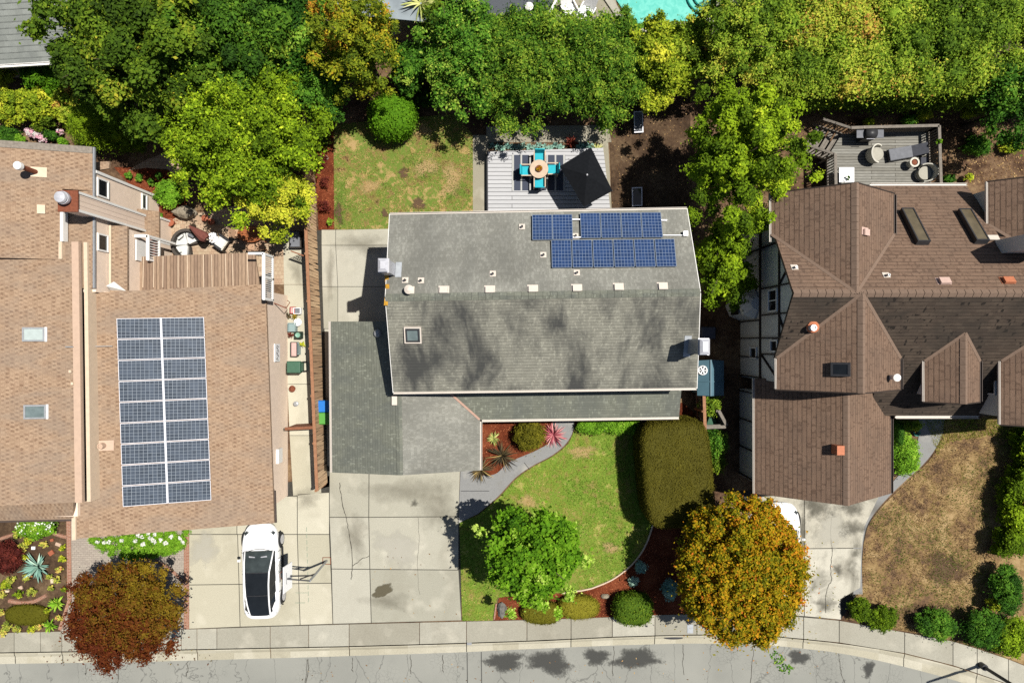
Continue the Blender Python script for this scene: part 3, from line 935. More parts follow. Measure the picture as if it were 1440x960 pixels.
M['leaf_clip'] = m_leaf('leaf_clip', [(0, A(70, 66, 18)), (0.45, A(98, 92, 28)), (0.75, A(118, 110, 36)), (1, A(142, 130, 50))], 0.12, gain=1.12)
M['leaf_moss'] = m_leaf('leaf_moss', [(0, A(86, 84, 20)), (0.5, A(130, 124, 36)), (1, A(166, 150, 56))], 0.15, gain=1.2)
M['leaf_blue'] = m_leaf('leaf_blue', [(0, A(84, 124, 118)), (0.5, A(128, 164, 154)), (1, A(178, 204, 190))], 0.1)
M['leaf_flax'] = m_leaf('leaf_flax', [(0, A(40, 34, 26)), (0.5, A(74, 66, 48)), (0.8, A(110, 92, 62)), (1, A(176, 150, 92))], 0.1)
M['leaf_pink'] = m_leaf('leaf_pink', [(0, A(110, 42, 56)), (0.5, A(176, 90, 106)), (1, A(214, 150, 150))], 0.15)
M['leaf_lime'] = m_leaf('leaf_lime', [(0, A(84, 126, 30)), (0.5, A(132, 182, 48)), (1, A(192, 214, 90))], 0.25, gain=1.25)
M['leaf_succ'] = m_leaf('leaf_succ', [(0, A(96, 112, 44)), (0.5, A(166, 170, 70)), (0.8, A(200, 186, 92)), (1, A(206, 140, 96))], 0.1)
M['leaf_yucca'] = m_leaf('leaf_yucca', [(0, A(110, 120, 62)), (0.5, A(160, 166, 96)), (1, A(212, 206, 142))], 0.15)
M['flower_white'] = m_leaf('flower_white', [(0, A(226, 226, 206)), (1, A(246, 246, 236))], 0.1)
M['flower_pink'] = m_leaf('flower_pink', [(0, A(206, 130, 160)), (0.6, A(226, 176, 190)), (1, A(240, 222, 226))], 0.1)

# ------------------------------------------------------------------ the setting: ground, road, paving
NORTH_EDGE = [(-400, 900), (-100, 892), (0, 889), (85, 887), (264, 884), (380, 880), (520, 876), (650, 873), (740, 871), (860, 867), (920, 864), (1000, 862), (1085, 865), (1130, 867), (1183, 872), (1265, 887), (1340, 901), (1390, 916), (1440, 934), (1560, 985), (1760, 1090)]
KERB = [(-400, 927), (-100, 919), (0, 917), (200, 914), (400, 910), (500, 908), (640, 904), (760, 900), (860, 895), (960, 892), (1060, 892), (1110, 896), (1180, 903), (1260, 915), (1340, 935), (1400, 955), (1440, 970), (1560, 1022), (1760, 1130)]
ROAD_EDGE = [(-400, 946), (-100, 937), (0, 934), (200, 931), (420, 925), (640, 918), (720, 914), (860, 908), (960, 905), (1040, 906), (1100, 909), (1180, 918), (1250, 932), (1320, 950), (1360, 962), (1440, 992), (1560, 1045), (1760, 1155)]


def yat(line, x):
    for (x0, y0), (x1, y1) in zip(line, line[1:]):
        if x0 <= x <= x1: return y0 + (y1 - y0) * (x - x0) / (x1 - x0)
    return line[-1][1]


sheet('ground', [(-14000, -14000), (14000, -14000), (14000, 14000), (-14000, 14000)], -0.20, M['soil_dark'], 'bare earth under the whole neighbourhood', 'ground')
road_poly = ROAD_EDGE + [(2600, 1500), (2600, 1900), (-1500, 1900), (-1500, 975)]
sheet('road', road_poly, -0.10, M['asphalt'], 'bleached grey asphalt road full of fine cracks', 'road')
yard = [(-1400, -1400), (2600, -1400), (2600, 1500)] + [(x, y - 4) for x, y in KERB[::-1]] + [(-1400, 950)]
sheet('ground', yard, -0.035, M['soil'], 'bare brown yard soil between lawns and beds', 'ground')

JX = [-400, -330, -260, -190, -120, -55, 20, 57, 87, 140, 200, 255, 277, 305, 380, 434, 491, 590, 656, 741, 803, 861, 921, 980, 1040, 1085, 1130, 1180, 1272, 1340, 1374, 1418, 1470, 1530, 1590, 1650, 1710]
sk, gk = [], []
for a, b in zip(JX, JX[1:]):
    sk.append([(a, yat(NORTH_EDGE, a)), (b, yat(NORTH_EDGE, b)), (b, yat(KERB, b)), (a, yat(KERB, a))])
slabs('sidewalk', sk, M['concrete_walk'], 'concrete sidewalk in bays along the road', 0.03, 0.012, 0.12, 'sidewalk', bevel=0.008)
g = MB()
for a, b in zip(JX[::2], JX[2::2]):
    xs = [a + (b - a) * i / 4 for i in range(5)]
    xs[0] += 0.5; xs[-1] -= 0.5
    for x0, x1 in zip(xs, xs[1:]):
        k0, k1, r0, r1 = (P(x0, yat(KERB, x0) + .9), P(x1, yat(KERB, x1) + .9), P(x0, yat(ROAD_EDGE, x0)), P(x1, yat(ROAD_EDGE, x1)))
        mids = [(0.0, 0.006), (0.12, 0.0), (0.38, -0.07), (1.0, -0.082)]
        for (f0, z0), (f1, z1) in zip(mids, mids[1:]):
            g.face([r0.lerp(k0, 1 - f1) + Vector((0, 0, z1)), r1.lerp(k1, 1 - f1) + Vector((0, 0, z1)), r1.lerp(k1, 1 - f0) + Vector((0, 0, z0)), r0.lerp(k0, 1 - f0) + Vector((0, 0, z0))])
        g.face([r1 + Vector((0, 0, -0.082)), r0 + Vector((0, 0, -0.082)), r0 + Vector((0, 0, -0.2)), r1 + Vector((0, 0, -0.2))])
tag(g.build('kerb', M['concrete_gutter'], None), 'cream concrete kerb and gutter along the road', 'kerb', None, 'structure')


def blob(name, px, py, rx, ry, mat, label, z, seed, n=60, cat='stain', amp=0.22, rot=0.0):
    rd = np.random.default_rng(seed)
    ph = rd.uniform(0, 6.28, 6)
    pts = []
    for i in range(n):
        t = 2 * math.pi * i / n
        k = 1 + amp * (0.5 * math.sin(2 * t + ph[0]) + 0.45 * math.sin(3 * t + ph[1]) + 0.35 * math.sin(5 * t + ph[2]) + 0.3 * math.sin(9 * t + ph[3]) + 0.22 * math.sin(15 * t + ph[4])) + rd.normal() * amp * 0.12
        x, y = rx * k * math.cos(t), ry * k * math.sin(t)
        pts.append((px + x * math.cos(rot) - y * math.sin(rot), py + x * math.sin(rot) + y * math.cos(rot)))
    return sheet(name, pts, z, mat, label, cat)


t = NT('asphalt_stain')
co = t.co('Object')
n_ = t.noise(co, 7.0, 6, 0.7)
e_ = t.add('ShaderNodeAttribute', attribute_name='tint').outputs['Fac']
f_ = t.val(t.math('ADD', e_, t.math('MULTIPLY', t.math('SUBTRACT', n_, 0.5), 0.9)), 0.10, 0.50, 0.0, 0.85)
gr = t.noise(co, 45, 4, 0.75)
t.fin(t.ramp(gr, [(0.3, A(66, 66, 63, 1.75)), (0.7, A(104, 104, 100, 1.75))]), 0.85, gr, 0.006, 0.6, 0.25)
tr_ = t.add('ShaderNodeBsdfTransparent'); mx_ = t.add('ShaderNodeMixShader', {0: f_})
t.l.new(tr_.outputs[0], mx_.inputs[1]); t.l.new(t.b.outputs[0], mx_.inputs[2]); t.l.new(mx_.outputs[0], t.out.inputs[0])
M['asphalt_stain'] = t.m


def soft_blob(name, px, py, rx, ry, mat, label, z, seed, cat='stain', amp=0.3, rot=0.0):
    """a stain that thins out towards its ragged rim"""
    rd = np.random.default_rng(seed); ph = rd.uniform(0, 6.28, 5)
    nr, n = 7, 48
    V = [P(px, py, 0)[:2] + (z,)]; T = [1.0]
    for r in range(1, nr + 1):
        for k in range(n):
            a = 2 * math.pi * k / n
            w = 1 + amp * (0.5 * math.sin(2 * a + ph[0]) + 0.5 * math.sin(3 * a + ph[1]) + 0.35 * math.sin(5 * a + ph[2]) + 0.25 * math.sin(8 * a + ph[3]))
            x, y = rx * 1.2 * w * r / nr * math.cos(a), ry * 1.2 * w * r / nr * math.sin(a)
            q = P(px + x * math.cos(rot) - y * math.sin(rot), py + x * math.sin(rot) + y * math.cos(rot))
            V.append((q.x, q.y, z)); T.append(1 - r / nr)
    tris = [[0, 1 + (k + 1) % n, 1 + k] for k in range(n)]
    quads = [[1 + (r - 1) * n + k, 1 + (r - 1) * n + (k + 1) % n, 1 + r * n + (k + 1) % n, 1 + r * n + k] for r in range(1, nr) for k in range(n)]
    o = np_mesh(name, np.array(V), np.array(quads), np.array(tris), np.array(T), mat, None)
    return tag(o, label, cat, None, 'structure')



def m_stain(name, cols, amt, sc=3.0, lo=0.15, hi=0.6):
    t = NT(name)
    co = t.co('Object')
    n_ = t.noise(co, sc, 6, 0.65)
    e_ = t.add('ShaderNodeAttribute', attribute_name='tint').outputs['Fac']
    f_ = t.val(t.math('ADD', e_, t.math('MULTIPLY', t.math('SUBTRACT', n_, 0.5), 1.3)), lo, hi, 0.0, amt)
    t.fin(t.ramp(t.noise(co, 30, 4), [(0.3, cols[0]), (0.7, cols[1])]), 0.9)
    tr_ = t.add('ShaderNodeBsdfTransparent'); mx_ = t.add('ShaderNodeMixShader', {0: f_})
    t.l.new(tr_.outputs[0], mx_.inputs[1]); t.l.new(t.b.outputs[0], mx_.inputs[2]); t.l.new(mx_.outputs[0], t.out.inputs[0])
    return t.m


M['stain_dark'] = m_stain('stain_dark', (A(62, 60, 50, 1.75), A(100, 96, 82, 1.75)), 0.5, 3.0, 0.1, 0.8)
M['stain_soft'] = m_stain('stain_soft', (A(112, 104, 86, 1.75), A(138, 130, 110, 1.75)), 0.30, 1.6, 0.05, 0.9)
M['stain_pale'] = m_stain('stain_pale', (A(226, 220, 200, 1.75), A(240, 236, 222, 1.75)), 0.55, 2.0)
M['patch_soil'] = m_stain('patch_soil', (A(82, 60, 44), A(124, 98, 74)), 0.9, 5.0)
M['patch_straw'] = m_stain('patch_straw', (A(196, 160, 108), A(226, 192, 142)), 0.6, 5.0)
M['stain_oil'] = m_stain('stain_oil', (A(104, 97, 76, 1.75), A(122, 114, 92, 1.75)), 0.85, 2.0, 0.0, 0.22)
soft_blob('driveway', 538, 830, 15, 6.5, M['stain_oil'], 'dark oil stain on the grey concrete driveway', .006, 7, rot=-0.4, amp=.16)
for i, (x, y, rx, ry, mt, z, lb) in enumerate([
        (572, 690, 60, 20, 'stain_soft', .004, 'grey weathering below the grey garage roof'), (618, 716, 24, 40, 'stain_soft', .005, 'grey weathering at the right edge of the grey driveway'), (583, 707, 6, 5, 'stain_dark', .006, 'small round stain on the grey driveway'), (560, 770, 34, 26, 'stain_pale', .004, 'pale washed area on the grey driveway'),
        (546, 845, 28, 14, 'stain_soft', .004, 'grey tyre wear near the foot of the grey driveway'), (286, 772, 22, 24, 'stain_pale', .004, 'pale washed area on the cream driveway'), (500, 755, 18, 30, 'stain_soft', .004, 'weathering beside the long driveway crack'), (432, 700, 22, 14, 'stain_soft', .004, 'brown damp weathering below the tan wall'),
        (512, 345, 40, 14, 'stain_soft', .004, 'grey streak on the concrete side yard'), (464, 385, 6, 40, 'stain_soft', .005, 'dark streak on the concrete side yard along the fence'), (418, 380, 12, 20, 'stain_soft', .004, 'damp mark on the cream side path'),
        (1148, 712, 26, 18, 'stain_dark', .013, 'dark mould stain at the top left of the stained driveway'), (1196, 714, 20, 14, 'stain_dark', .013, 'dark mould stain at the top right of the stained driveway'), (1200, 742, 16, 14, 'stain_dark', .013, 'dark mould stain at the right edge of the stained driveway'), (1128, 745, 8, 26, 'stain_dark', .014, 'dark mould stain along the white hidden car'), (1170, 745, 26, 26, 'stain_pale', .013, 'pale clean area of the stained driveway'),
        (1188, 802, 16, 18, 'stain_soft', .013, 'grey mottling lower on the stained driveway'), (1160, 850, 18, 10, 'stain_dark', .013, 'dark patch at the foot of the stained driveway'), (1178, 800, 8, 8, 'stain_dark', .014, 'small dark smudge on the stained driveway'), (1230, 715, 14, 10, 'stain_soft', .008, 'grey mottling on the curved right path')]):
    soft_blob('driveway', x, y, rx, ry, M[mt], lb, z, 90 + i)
for i, (x, y, rx, ry, mt, lb) in enumerate([(568, 243, 9, 8, 'patch_soil', 'dark bare spot in the middle of the back lawn'), (588, 287, 12, 9, 'patch_soil', 'dark bare spot low on the back lawn'), (541, 300, 5, 7, 'patch_soil', 'small dark bare spot near the concrete on the back lawn'), (600, 235, 20, 14, 'patch_straw', 'straw patch right of the bare spot on the back lawn'), (590, 182, 26, 10, 'patch_straw', 'straw patch below the clipped round bush'),
                                          (520, 262, 18, 10, 'patch_straw', 'straw patch at the left of the back lawn'), (636, 250, 18, 22, 'patch_straw', 'straw patch near the deck side of the back lawn'), (476, 300, 6, 18, 'patch_soil', 'bare soil strip at the left edge of the back lawn'), (818, 635, 24, 9, 'patch_straw', 'straw patch near the path on the front lawn'), (858, 770, 12, 10, 'patch_straw', 'straw patch near the edging on the front lawn'),
                                          (742, 705, 14, 10, 'patch_straw', 'straw patch near the curved path on the front lawn'), (1300, 860, 40, 14, 'patch_soil', 'bare soil between the right shrubs and the dry lawn'), (1330, 800, 26, 30, 'patch_soil', 'brown bare area in the dry lawn'), (1352, 700, 26, 22, 'patch_straw', 'pale straw area high in the dry lawn'), (1372, 850, 20, 14, 'patch_straw', 'straw area at the lower right of the dry lawn')]):
    soft_blob('lawn', x, y, rx, ry, M[mt], lb, -0.006, 140 + i, 'lawn patch')
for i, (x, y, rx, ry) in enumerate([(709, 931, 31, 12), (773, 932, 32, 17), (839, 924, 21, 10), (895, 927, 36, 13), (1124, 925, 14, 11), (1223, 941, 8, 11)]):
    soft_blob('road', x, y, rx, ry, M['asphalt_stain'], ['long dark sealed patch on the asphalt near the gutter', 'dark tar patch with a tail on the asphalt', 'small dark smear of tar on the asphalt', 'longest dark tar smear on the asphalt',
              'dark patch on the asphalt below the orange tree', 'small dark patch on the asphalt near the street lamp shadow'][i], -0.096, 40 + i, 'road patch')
sealm = MB()
for x in (656, 676): sealm.prism([XY(x, yat(ROAD_EDGE, x) + 1), XY(x + 1.3, yat(ROAD_EDGE, x) + 1), XY(x + 2.5, 1010), XY(x + 1.2, 1010)], -0.099, -0.094)
tag(sealm.build('road', M['asphalt_patch'], None), 'two straight tarred joints across the asphalt', 'road joint', None, 'structure')

# driveways
slabs('driveway', [[(264, 700), (333, 700), (333, 751), (264, 751)], [(333, 700), (418, 697), (418, 751), (333, 751)], [(418, 694), (463, 692), (463, 751), (418, 751)],
                   [(264, 751), (334, 751), (336, 821), (264, 822)], [(334, 751), (418, 751), (420, 820), (336, 821)], [(418, 751), (463, 751), (466, 819.5), (420, 820)],
                   [(264, 822), (336, 821), (337.5, 881), (264, 884)], [(336, 821), (420, 820), (422, 878.5), (337.5, 881)], [(420, 820), (466, 819.5), (468, 877), (422, 878.5)]],
      M['concrete_warm'], 'pale cream concrete driveway in bays beside the parked white car', 0.035, 0.0, cat='driveway', bevel=0.008)
slabs('driveway', [[(463, 640), (519, 640), (518.5, 727), (463, 727)], [(463, 727), (518.5, 727), (520, 800), (466, 799.5)], [(466, 799.5), (520, 800), (522, 875.5), (468, 877)],
                   [(519, 640), (648, 640), (645, 726), (518.5, 727)], [(518.5, 727), (645, 726), (645, 801), (520, 800)], [(520, 800), (645, 801), (649, 872), (522, 875.5)]],
      M['concrete_grey'], 'grey concrete driveway in bays in front of the grey garage roof', 0.035, 0.0, cat='driveway', bevel=0.008)
for q, lb in (([(264, 700), (645, 640), (649, 872), (264, 884)], 'dark bedding seen in the joints of the front driveways'), ([(398, 330), (456, 323), (575, 323), (575, 655), (412, 697)], 'dark bedding seen in the joints of the side paths'), ([(1040, 690), (1240, 690), (1212, 770), (1210, 826), (1183, 871), (1060, 863)], 'dark bedding seen in the joints of the stained driveway')):
    sheet('driveway', q, -0.030 if 'stained' not in lb else -0.026, m_plain('bedding', (0.045, 0.042, 0.035, 1), 0.95, 0.3, 8), lb, 'driveway')


def crack(pts, w, label, z=0.003, seed=1, name='driveway', mat=None):
    rd = random.Random(seed)
    q = [P(x + rd.uniform(-.7, .7), y + rd.uniform(-.7, .7), z) for x, y in smooth_curve(pts, 5)]
    m = MB()
    for a, b in zip(q, q[1:]):
        d = (b - a).normalized(); s = Vector((-d.y, d.x, 0)) * w * rd.uniform(.35, .65)
        m.face([a - s, b - s, b + s, a + s])
    tag(m.build(name, mat or M['crack'], None), label, 'crack', None, 'structure')


M['crack'] = m_plain('crack', (0.06, 0.055, 0.045, 1), 0.95, 0.2, 8)
crack([(478, 678), (479, 694), (483, 716), (487, 728), (490, 746), (494, 770), (495, 796), (494, 815)], 0.035, 'long crack winding down the grey driveway', 0.003, 3)
crack([(496, 796), (508, 786), (520, 781)], 0.03, 'short branching crack in the grey driveway', 0.003, 4)
crack([(588, 727), (589, 760), (587, 800), (590, 835)], 0.014, 'hairline crack in the wide bay of the grey driveway', 0.003, 5)
crack([(1171, 722), (1168, 748), (1170, 775), (1168, 800), (1169, 815), (1162, 832), (1161, 862)], 0.03, 'crack down the middle of the stained driveway', 0.012, 6)
for i_, (x0_, x1_, y1_) in enumerate(((120, 121, 948), (166, 165, 1000), (263, 262, 950), (431, 428, 990), (433, 426, 1000), (495, 497, 945), (577, 579, 948), (622, 624, 945), (863, 862, 950), (960, 962, 948), (1058, 1054, 1000), (1180, 1188, 960))):
    ye = yat(ROAD_EDGE, x0_) + 1
    crack([(x0_, ye), (x0_ + 1, ye + 12), ((x0_ + x1_) / 2 - 1, (ye + y1_) / 2 + 6), (x1_, y1_)], 0.03, 'dark crack running from the gutter across the asphalt, number %s along the kerb' % ['one', 'two', 'three', 'four', 'five', 'six', 'seven', 'eight', 'nine', 'ten', 'eleven', 'twelve'][i_], -0.097, 20 + i_, 'road')
mk = MB()
for y in range(742, 850, 9):
    mk.box(P(431 + (y - 742) * 0.028, y + 2, 0.005), (0.03, 0.22, 0.002))
mk.box(P(422, 847, 0.006), (0.5, 0.03, 0.002)); mk.box(P(424, 833, 0.006), (0.6, 0.025, 0.002))
tag(mk.build('driveway_marking', m_plain('chalk', A(168, 182, 160, 1.75), 0.9, 0.2, 9), None), 'faint dashed play court line on the cream driveway', 'marking', None, 'structure')

# side yards
slabs('path', [[(398, 330), (440, 330), (440, 400), (399, 400)], [(399, 400), (440, 400), (443, 470), (401, 470)], [(401, 470), (443, 470), (446, 540), (404, 540)], [(404, 540), (446, 540), (449, 612), (407, 612)], [(407, 612), (449, 612), (452, 693), (412, 697)]],
      M['concrete_warm'], 'cream concrete side path between the tan wall and the wooden fence', 0.025, 0.0, cat='path')
slabs('path', [[(452, 323), (472, 323), (472, 345), (452, 345)], [(472, 323), (575, 321), (575, 345), (472, 345)], [(452, 345), (472, 345), (475, 403), (453, 403)], [(472, 345), (575, 345), (575, 403), (475, 403)], [(453, 403), (475, 403), (475, 462), (455, 462)], [(475, 403), (575, 403), (575, 462), (475, 462)],
               [(456, 462), (500, 462), (500, 560), (458, 560)], [(458, 560), (500, 560), (500, 655), (460, 655)]],
      M['concrete_grey'], 'concrete side yard between the fence and the grey house', 0.025, 0.0, cat='path')
sheet('path', smooth_curve([(648, 652), (646, 700), (645, 735)], 3) + smooth_curve([(672, 722), (700, 698), (724, 672), (748, 655), (776, 640), (797, 622), (807, 600), (806, 570)], 5) + [(770, 570)] +
      smooth_curve([(778, 590), (776, 618), (756, 632), (733, 642), (715, 650), (700, 664), (690, 668)], 5) + [(672, 668), (664, 656)], 0.012, M['concrete_path'], 'curved grey concrete path from the driveway to the porch', 'path', t=0.06)
pj = MB()
for a, b in (((737, 650), (745, 660)), ((648, 690), (688, 690))): pj.beam(P(*a, 0.014), P(*b, 0.014), 0.03, 0.006)
tag(pj.build('path', M['metal_dark'], None), 'open joints in the curved grey path', 'path joint', None, 'structure')
# front lawn and beds
front = smooth_curve([(673, 723), (702, 699), (726, 673), (750, 656), (778, 641), (799, 623), (809, 600)], 5) + [(905, 597), (915, 640), (921, 735)] + smooth_curve([(921, 735), (908, 766), (890, 792), (862, 814), (832, 827), (800, 833), (745, 834)], 5) + [(700, 840), (693, 872), (650, 872.5), (646, 735)]
sheet('lawn', front, -0.010, M['lawn_green'], 'patchy green front lawn behind the curved edging', 'lawn')
FRONT_LAWN = [XY(*p) for p in front]
bed = [(921, 735)] + smooth_curve([(921, 735), (908, 766), (890, 792), (862, 814), (832, 827), (800, 833), (745, 834)], 5)[1:] + [(702, 840), (695, 872), (860, 867), (1000, 862), (1085, 864), (1085, 735)]
sheet('mulch_bed', bed, -0.016, M['mulch'], 'red bark mulch bed between the lawn edging and the sidewalk', 'mulch bed')
sheet('mulch_bed', [(640, 640), (680, 560), (790, 570), (779, 592), (777, 619), (756, 633), (733, 643), (715, 651), (700, 665), (690, 669), (672, 669), (650, 672)], -0.018, M['mulch'], 'red bark mulch bed in the corner of the grey roof', 'mulch bed')
sheet('mulch_bed', [(806, 570), (960, 566), (1000, 600), (1000, 735), (921, 735), (915, 640), (905, 597), (809, 600)], -0.021, M['mulch'], 'red bark mulch strip under the clipped hedge', 'mulch bed')
kb = MB()
cur = smooth_curve([(919, 735), (908, 766), (890, 792), (862, 814), (832, 827)], 8)
kb.tube([P(x, y, 0.035) for x, y in cur + [(818, 830), (790, 834)]], 0.042, 6)
one('lawn_edging', M['trim_cream'], 'pale curved edging strip between the front lawn and red mulch', 'edging', kb)
kb = MB(); kb.beam(P(698, 848, 0.03), P(695, 870, 0.03), 0.08, 0.08); one('lawn_edging', M['brick'], 'short straight edging strip beside the grey boulder', 'edging', kb)
# back lawn
back = [(469, 175), (640, 160), (665, 190), (665, 330), (560, 330), (548, 322), (470, 323)]
sheet('lawn', back, -0.010, M['lawn_back'], 'worn patchy back lawn beside the grey deck', 'lawn')
BACK_LAWN = [XY(*p) for p in back]
sheet('mulch_bed', [(438, 170), (470, 170), (470, 323), (448, 323)], -0.014, M['mulch'], 'red mulch strip between the back fence and lawn', 'mulch bed')
sheet('path', [(665, 190), (687, 190), (687, 330), (665, 330)], -0.004, M['concrete_dirty'], 'narrow concrete strip along the left of the grey deck', 'path')
sheet('path', [(684, 178), (855, 176), (860, 200), (684, 200)], -0.006, M['concrete_dirty'], 'dirty concrete strip behind the succulent bed', 'path')
sheet('path', [(838, 176), (854, 176), (862, 330), (846, 330)], -0.003, M['concrete_dirty'], 'narrow concrete path right of the black umbrella', 'path')
dirt = [(856, 150), (970, 130), (975, 330), (862, 330)]
sheet('ground', dirt, -0.012, M['soil_dark'], 'bare leaf-strewn soil right of the deck', 'ground')
# right garden
right = smooth_curve([(1329, 610), (1316, 635), (1300, 655), (1278, 675), (1252, 700), (1232, 722), (1219, 745), (1213, 785), (1213, 830)], 5) + [(1204, 838), (1190, 870)] + [(1268, 886), (1340, 900), (1390, 916), (1400, 850), (1395, 740), (1440, 640), (1440, 585), (1330, 578)]
sheet('lawn', right, -0.010, M['lawn_dry'], 'dry straw-brown front lawn beside the brown house', 'lawn')
RIGHT_LAWN = [XY(*p) for p in right]
sheet('path', smooth_curve([(1213, 835), (1212, 785), (1217, 745), (1230, 721), (1250, 698), (1276, 673), (1298, 653), (1314, 633), (1326, 609)], 5) + [(1330, 575), (1292, 575), (1292, 612), (1290, 625), (1282, 648), (1262, 670), (1245, 690), (1200, 712), (1200, 835)],
      0.004, M['concrete_path'], 'curved concrete path from the right driveway to the porch', 'path', t=0.05)
slabs('driveway', [[(1060, 690), (1131, 690), (1131, 771), (1040, 771)], [(1131, 690), (1240, 690), (1216, 740), (1212, 770), (1131, 771)], [(1040, 771), (1131, 771), (1131, 866), (1060, 863)], [(1131, 771), (1212, 770), (1210, 826), (1182, 842), (1183, 871), (1131, 866)]],
      M['concrete_old'], 'stained old concrete driveway beside the orange tree', 0.04, 0.009, cat='driveway')
sheet('ground', [(1395, 640), (1700, 500), (1700, 1000), (1440, 934), (1392, 916)], -0.012, M['lawn_dry'], 'dry ground beyond the right hedge', 'ground')
# left garden
sheet('path', [(94, 700), (262, 700), (262, 884), (85, 887), (95, 860)], -0.004, M['pavers_grey'], 'grey paver court in front of the tan roof', 'path')
bk = MB()
for a, b in (((262.5, 745), (262.5, 884)),): bk.beam(P(*a, 0.01), P(*b, 0.01), 0.26, 0.04)
cv = smooth_curve([(262, 824), (246, 806), (228, 793), (205, 785)], 6)
for a, b in zip(cv, cv[1:]): bk.beam(P(*a, 0.008), P(*b, 0.008), 0.16, 0.03)
bk.beam(P(96, 690, 0.008), P(98, 842, 0.008), 0.22, 0.04); bk.beam(P(98, 842, 0.008), P(84, 885, 0.008), 0.16, 0.04); bk.beam(P(98, 825, 0.007), P(120, 824, 0.007), 0.14, 0.03)
tag(bk.build('path', M['brick'], None), 'red brick edging round the grey paver court', 'brick edging', None, 'structure')
sheet('ground', [(-300, 690), (94, 690), (97, 842), (83, 888), (-300, 896)], -0.014, M['soil_dark'], 'dark soil of the succulent garden bed', 'garden bed')
for cvp, w, lb in (([(-10, 762), (10, 754), (32, 749)], 0.2, 'curved brick edging above the dark maroon bush'), ([(75, 749), (86, 753), (95, 755)], 0.2, 'short brick edging right of the white flowering bush'), ([(13, 844), (30, 847), (48, 845), (66, 836)], 0.22, 'curved brick edging above the low brown green mound')):
    cc = smooth_curve(cvp, 6)
    bc = MB(); bc.tube([P(x, y, 0.0) for x, y in cc], w / 2, 8); one('brick_edging', M['brick'], lb, 'edging', bc)
# left back patio
sheet('patio', [(222, 318), (250, 305), (330, 290), (440, 280), (440, 400), (200, 400)], -0.006, M['pavers_pink'], 'pinkish paved patio under the tree beside the tan house', 'patio')
sheet('path', [(180, 240), (205, 225), (240, 212), (262, 225), (256, 255), (236, 238), (205, 236)], -0.008, M['pavers_pink'], 'paved path in shade behind the tan house', 'path')
sheet('mulch_bed', [(160, 235), (205, 236), (236, 240), (262, 268), (262, 312), (225, 320), (200, 280)], -0.010, M['mulch'], 'red mulch bed beside the tan two-storey wall', 'mulch bed')
# beyond the top hedge
sheet('patio', [(762, -200), (872, -200), (862, -20), (884, 90), (740, 90), (766, 36)], -0.004, M['concrete_dirty'], 'grey brown pool terrace behind the tall hedge', 'patio')
sheet('patio', [(995, -200), (1300, -200), (1300, 60), (880, 60), (960, 26), (1010, 10)], -0.008, M['concrete_dirty'], 'pool terrace right of the pool', 'patio')
sheet('water', [(868, -160), (1004, -160), (1000, 14), (975, 30), (890, 34), (862, -6)], 0.03, M['pool_water'], 'turquoise swimming pool water behind the hedge', 'pool')
cp = MB()
pl = [(858, -160), (853, -4), (884, 42), (980, 38), (1010, 16), (1014, -160)]
for a, b in zip(pl, pl[1:]): cp.beam(P(*a, 0.03), P(*b, 0.03), 0.36, 0.12)
tag(cp.build('pool_coping', M['concrete_walk'], None), 'pale stone coping round the pool', 'coping', None, 'structure')
sheet('patio', [(350, -200), (425, -200), (425, 60), (350, 60)], -0.002, m_plain('paving_pale', A(226, 218, 204), 0.9, 0.1, 3), 'pale paving behind the dark trees', 'patio')

# ------------------------------------------------------------------ house helpers
def V3(*a): return Vector(a)


def solar_panel(root, a, b, c, d, cells, lift=0.10, th=0.04, fw=0.035, name='solar_panel', frame=None):
    """a framed panel whose top face has corners a,b,c,d (a->b along the eave)"""
    a, b, c, d = (Vector(p) for p in (a, b, c, d))
    n = (b - a).cross(d - a).normalized()
    if n.z < 0: n = -n
    u, v = (b - a).normalized(), (d - a).normalized()
    o4 = [p + n * lift for p in (a, b, c, d)]
    gl = MB()
    ins = [o4[0] + (u + v) * fw, o4[1] + (-u + v) * fw, o4[2] + (-u - v) * fw, o4[3] + (u - v) * fw]
    gl.hexa([p - n * th for p in ins], [p - n * 0.004 for p in ins])
    pan = gl.build(name, cells, root)
    # cell ruling follows the panel: generated coordinates of an axis aligned panel; panels are nearly axis aligned
    fr = MB()
    for (p, q, w) in ((o4[0], o4[1], v), (o4[1], o4[2], -u), (o4[2], o4[3], -v), (o4[3], o4[0], u)):
        fr.hexa([p - n * th, q - n * th, q - n * th + w * fw, p - n * th + w * fw], [p, q, q + w * fw, p + w * fw])
    fr.build('frame', frame or M['frame_alu'], pan)
    return pan


def pipe_vent(root, base, h, r, mat, name='vent_pipe', flash=None, cap=False):
    b = Vector(base)
    m = MB()
    m.lathe(b, [(r, -0.15), (r, h), (r * 0.7, h), (r * 0.7, h - 0.05)], 12)
    if cap: m.lathe(b + V3(0, 0, h + 0.03), [(r * 1.5, 0), (r * 1.6, 0.07), (r * 0.4, 0.14)], 14)
    o = m.build(name, mat, root, smooth=False)
    if flash:
        f = MB(); f.boxm(flash[0], (flash[1], flash[1], 0.02)); f.build('flashing', flash[2], o)
    return o


def slope_frame(p, n, rz=0.0):
    """matrix at p with local z along the roof normal n"""
    n = Vector(n).normalized()
    q = Vector((0, 0, 1)).rotation_difference(n)
    return Matrix.Translation(Vector(p)) @ q.to_matrix().to_4x4() @ Matrix.Rotation(rz, 4, 'Z')


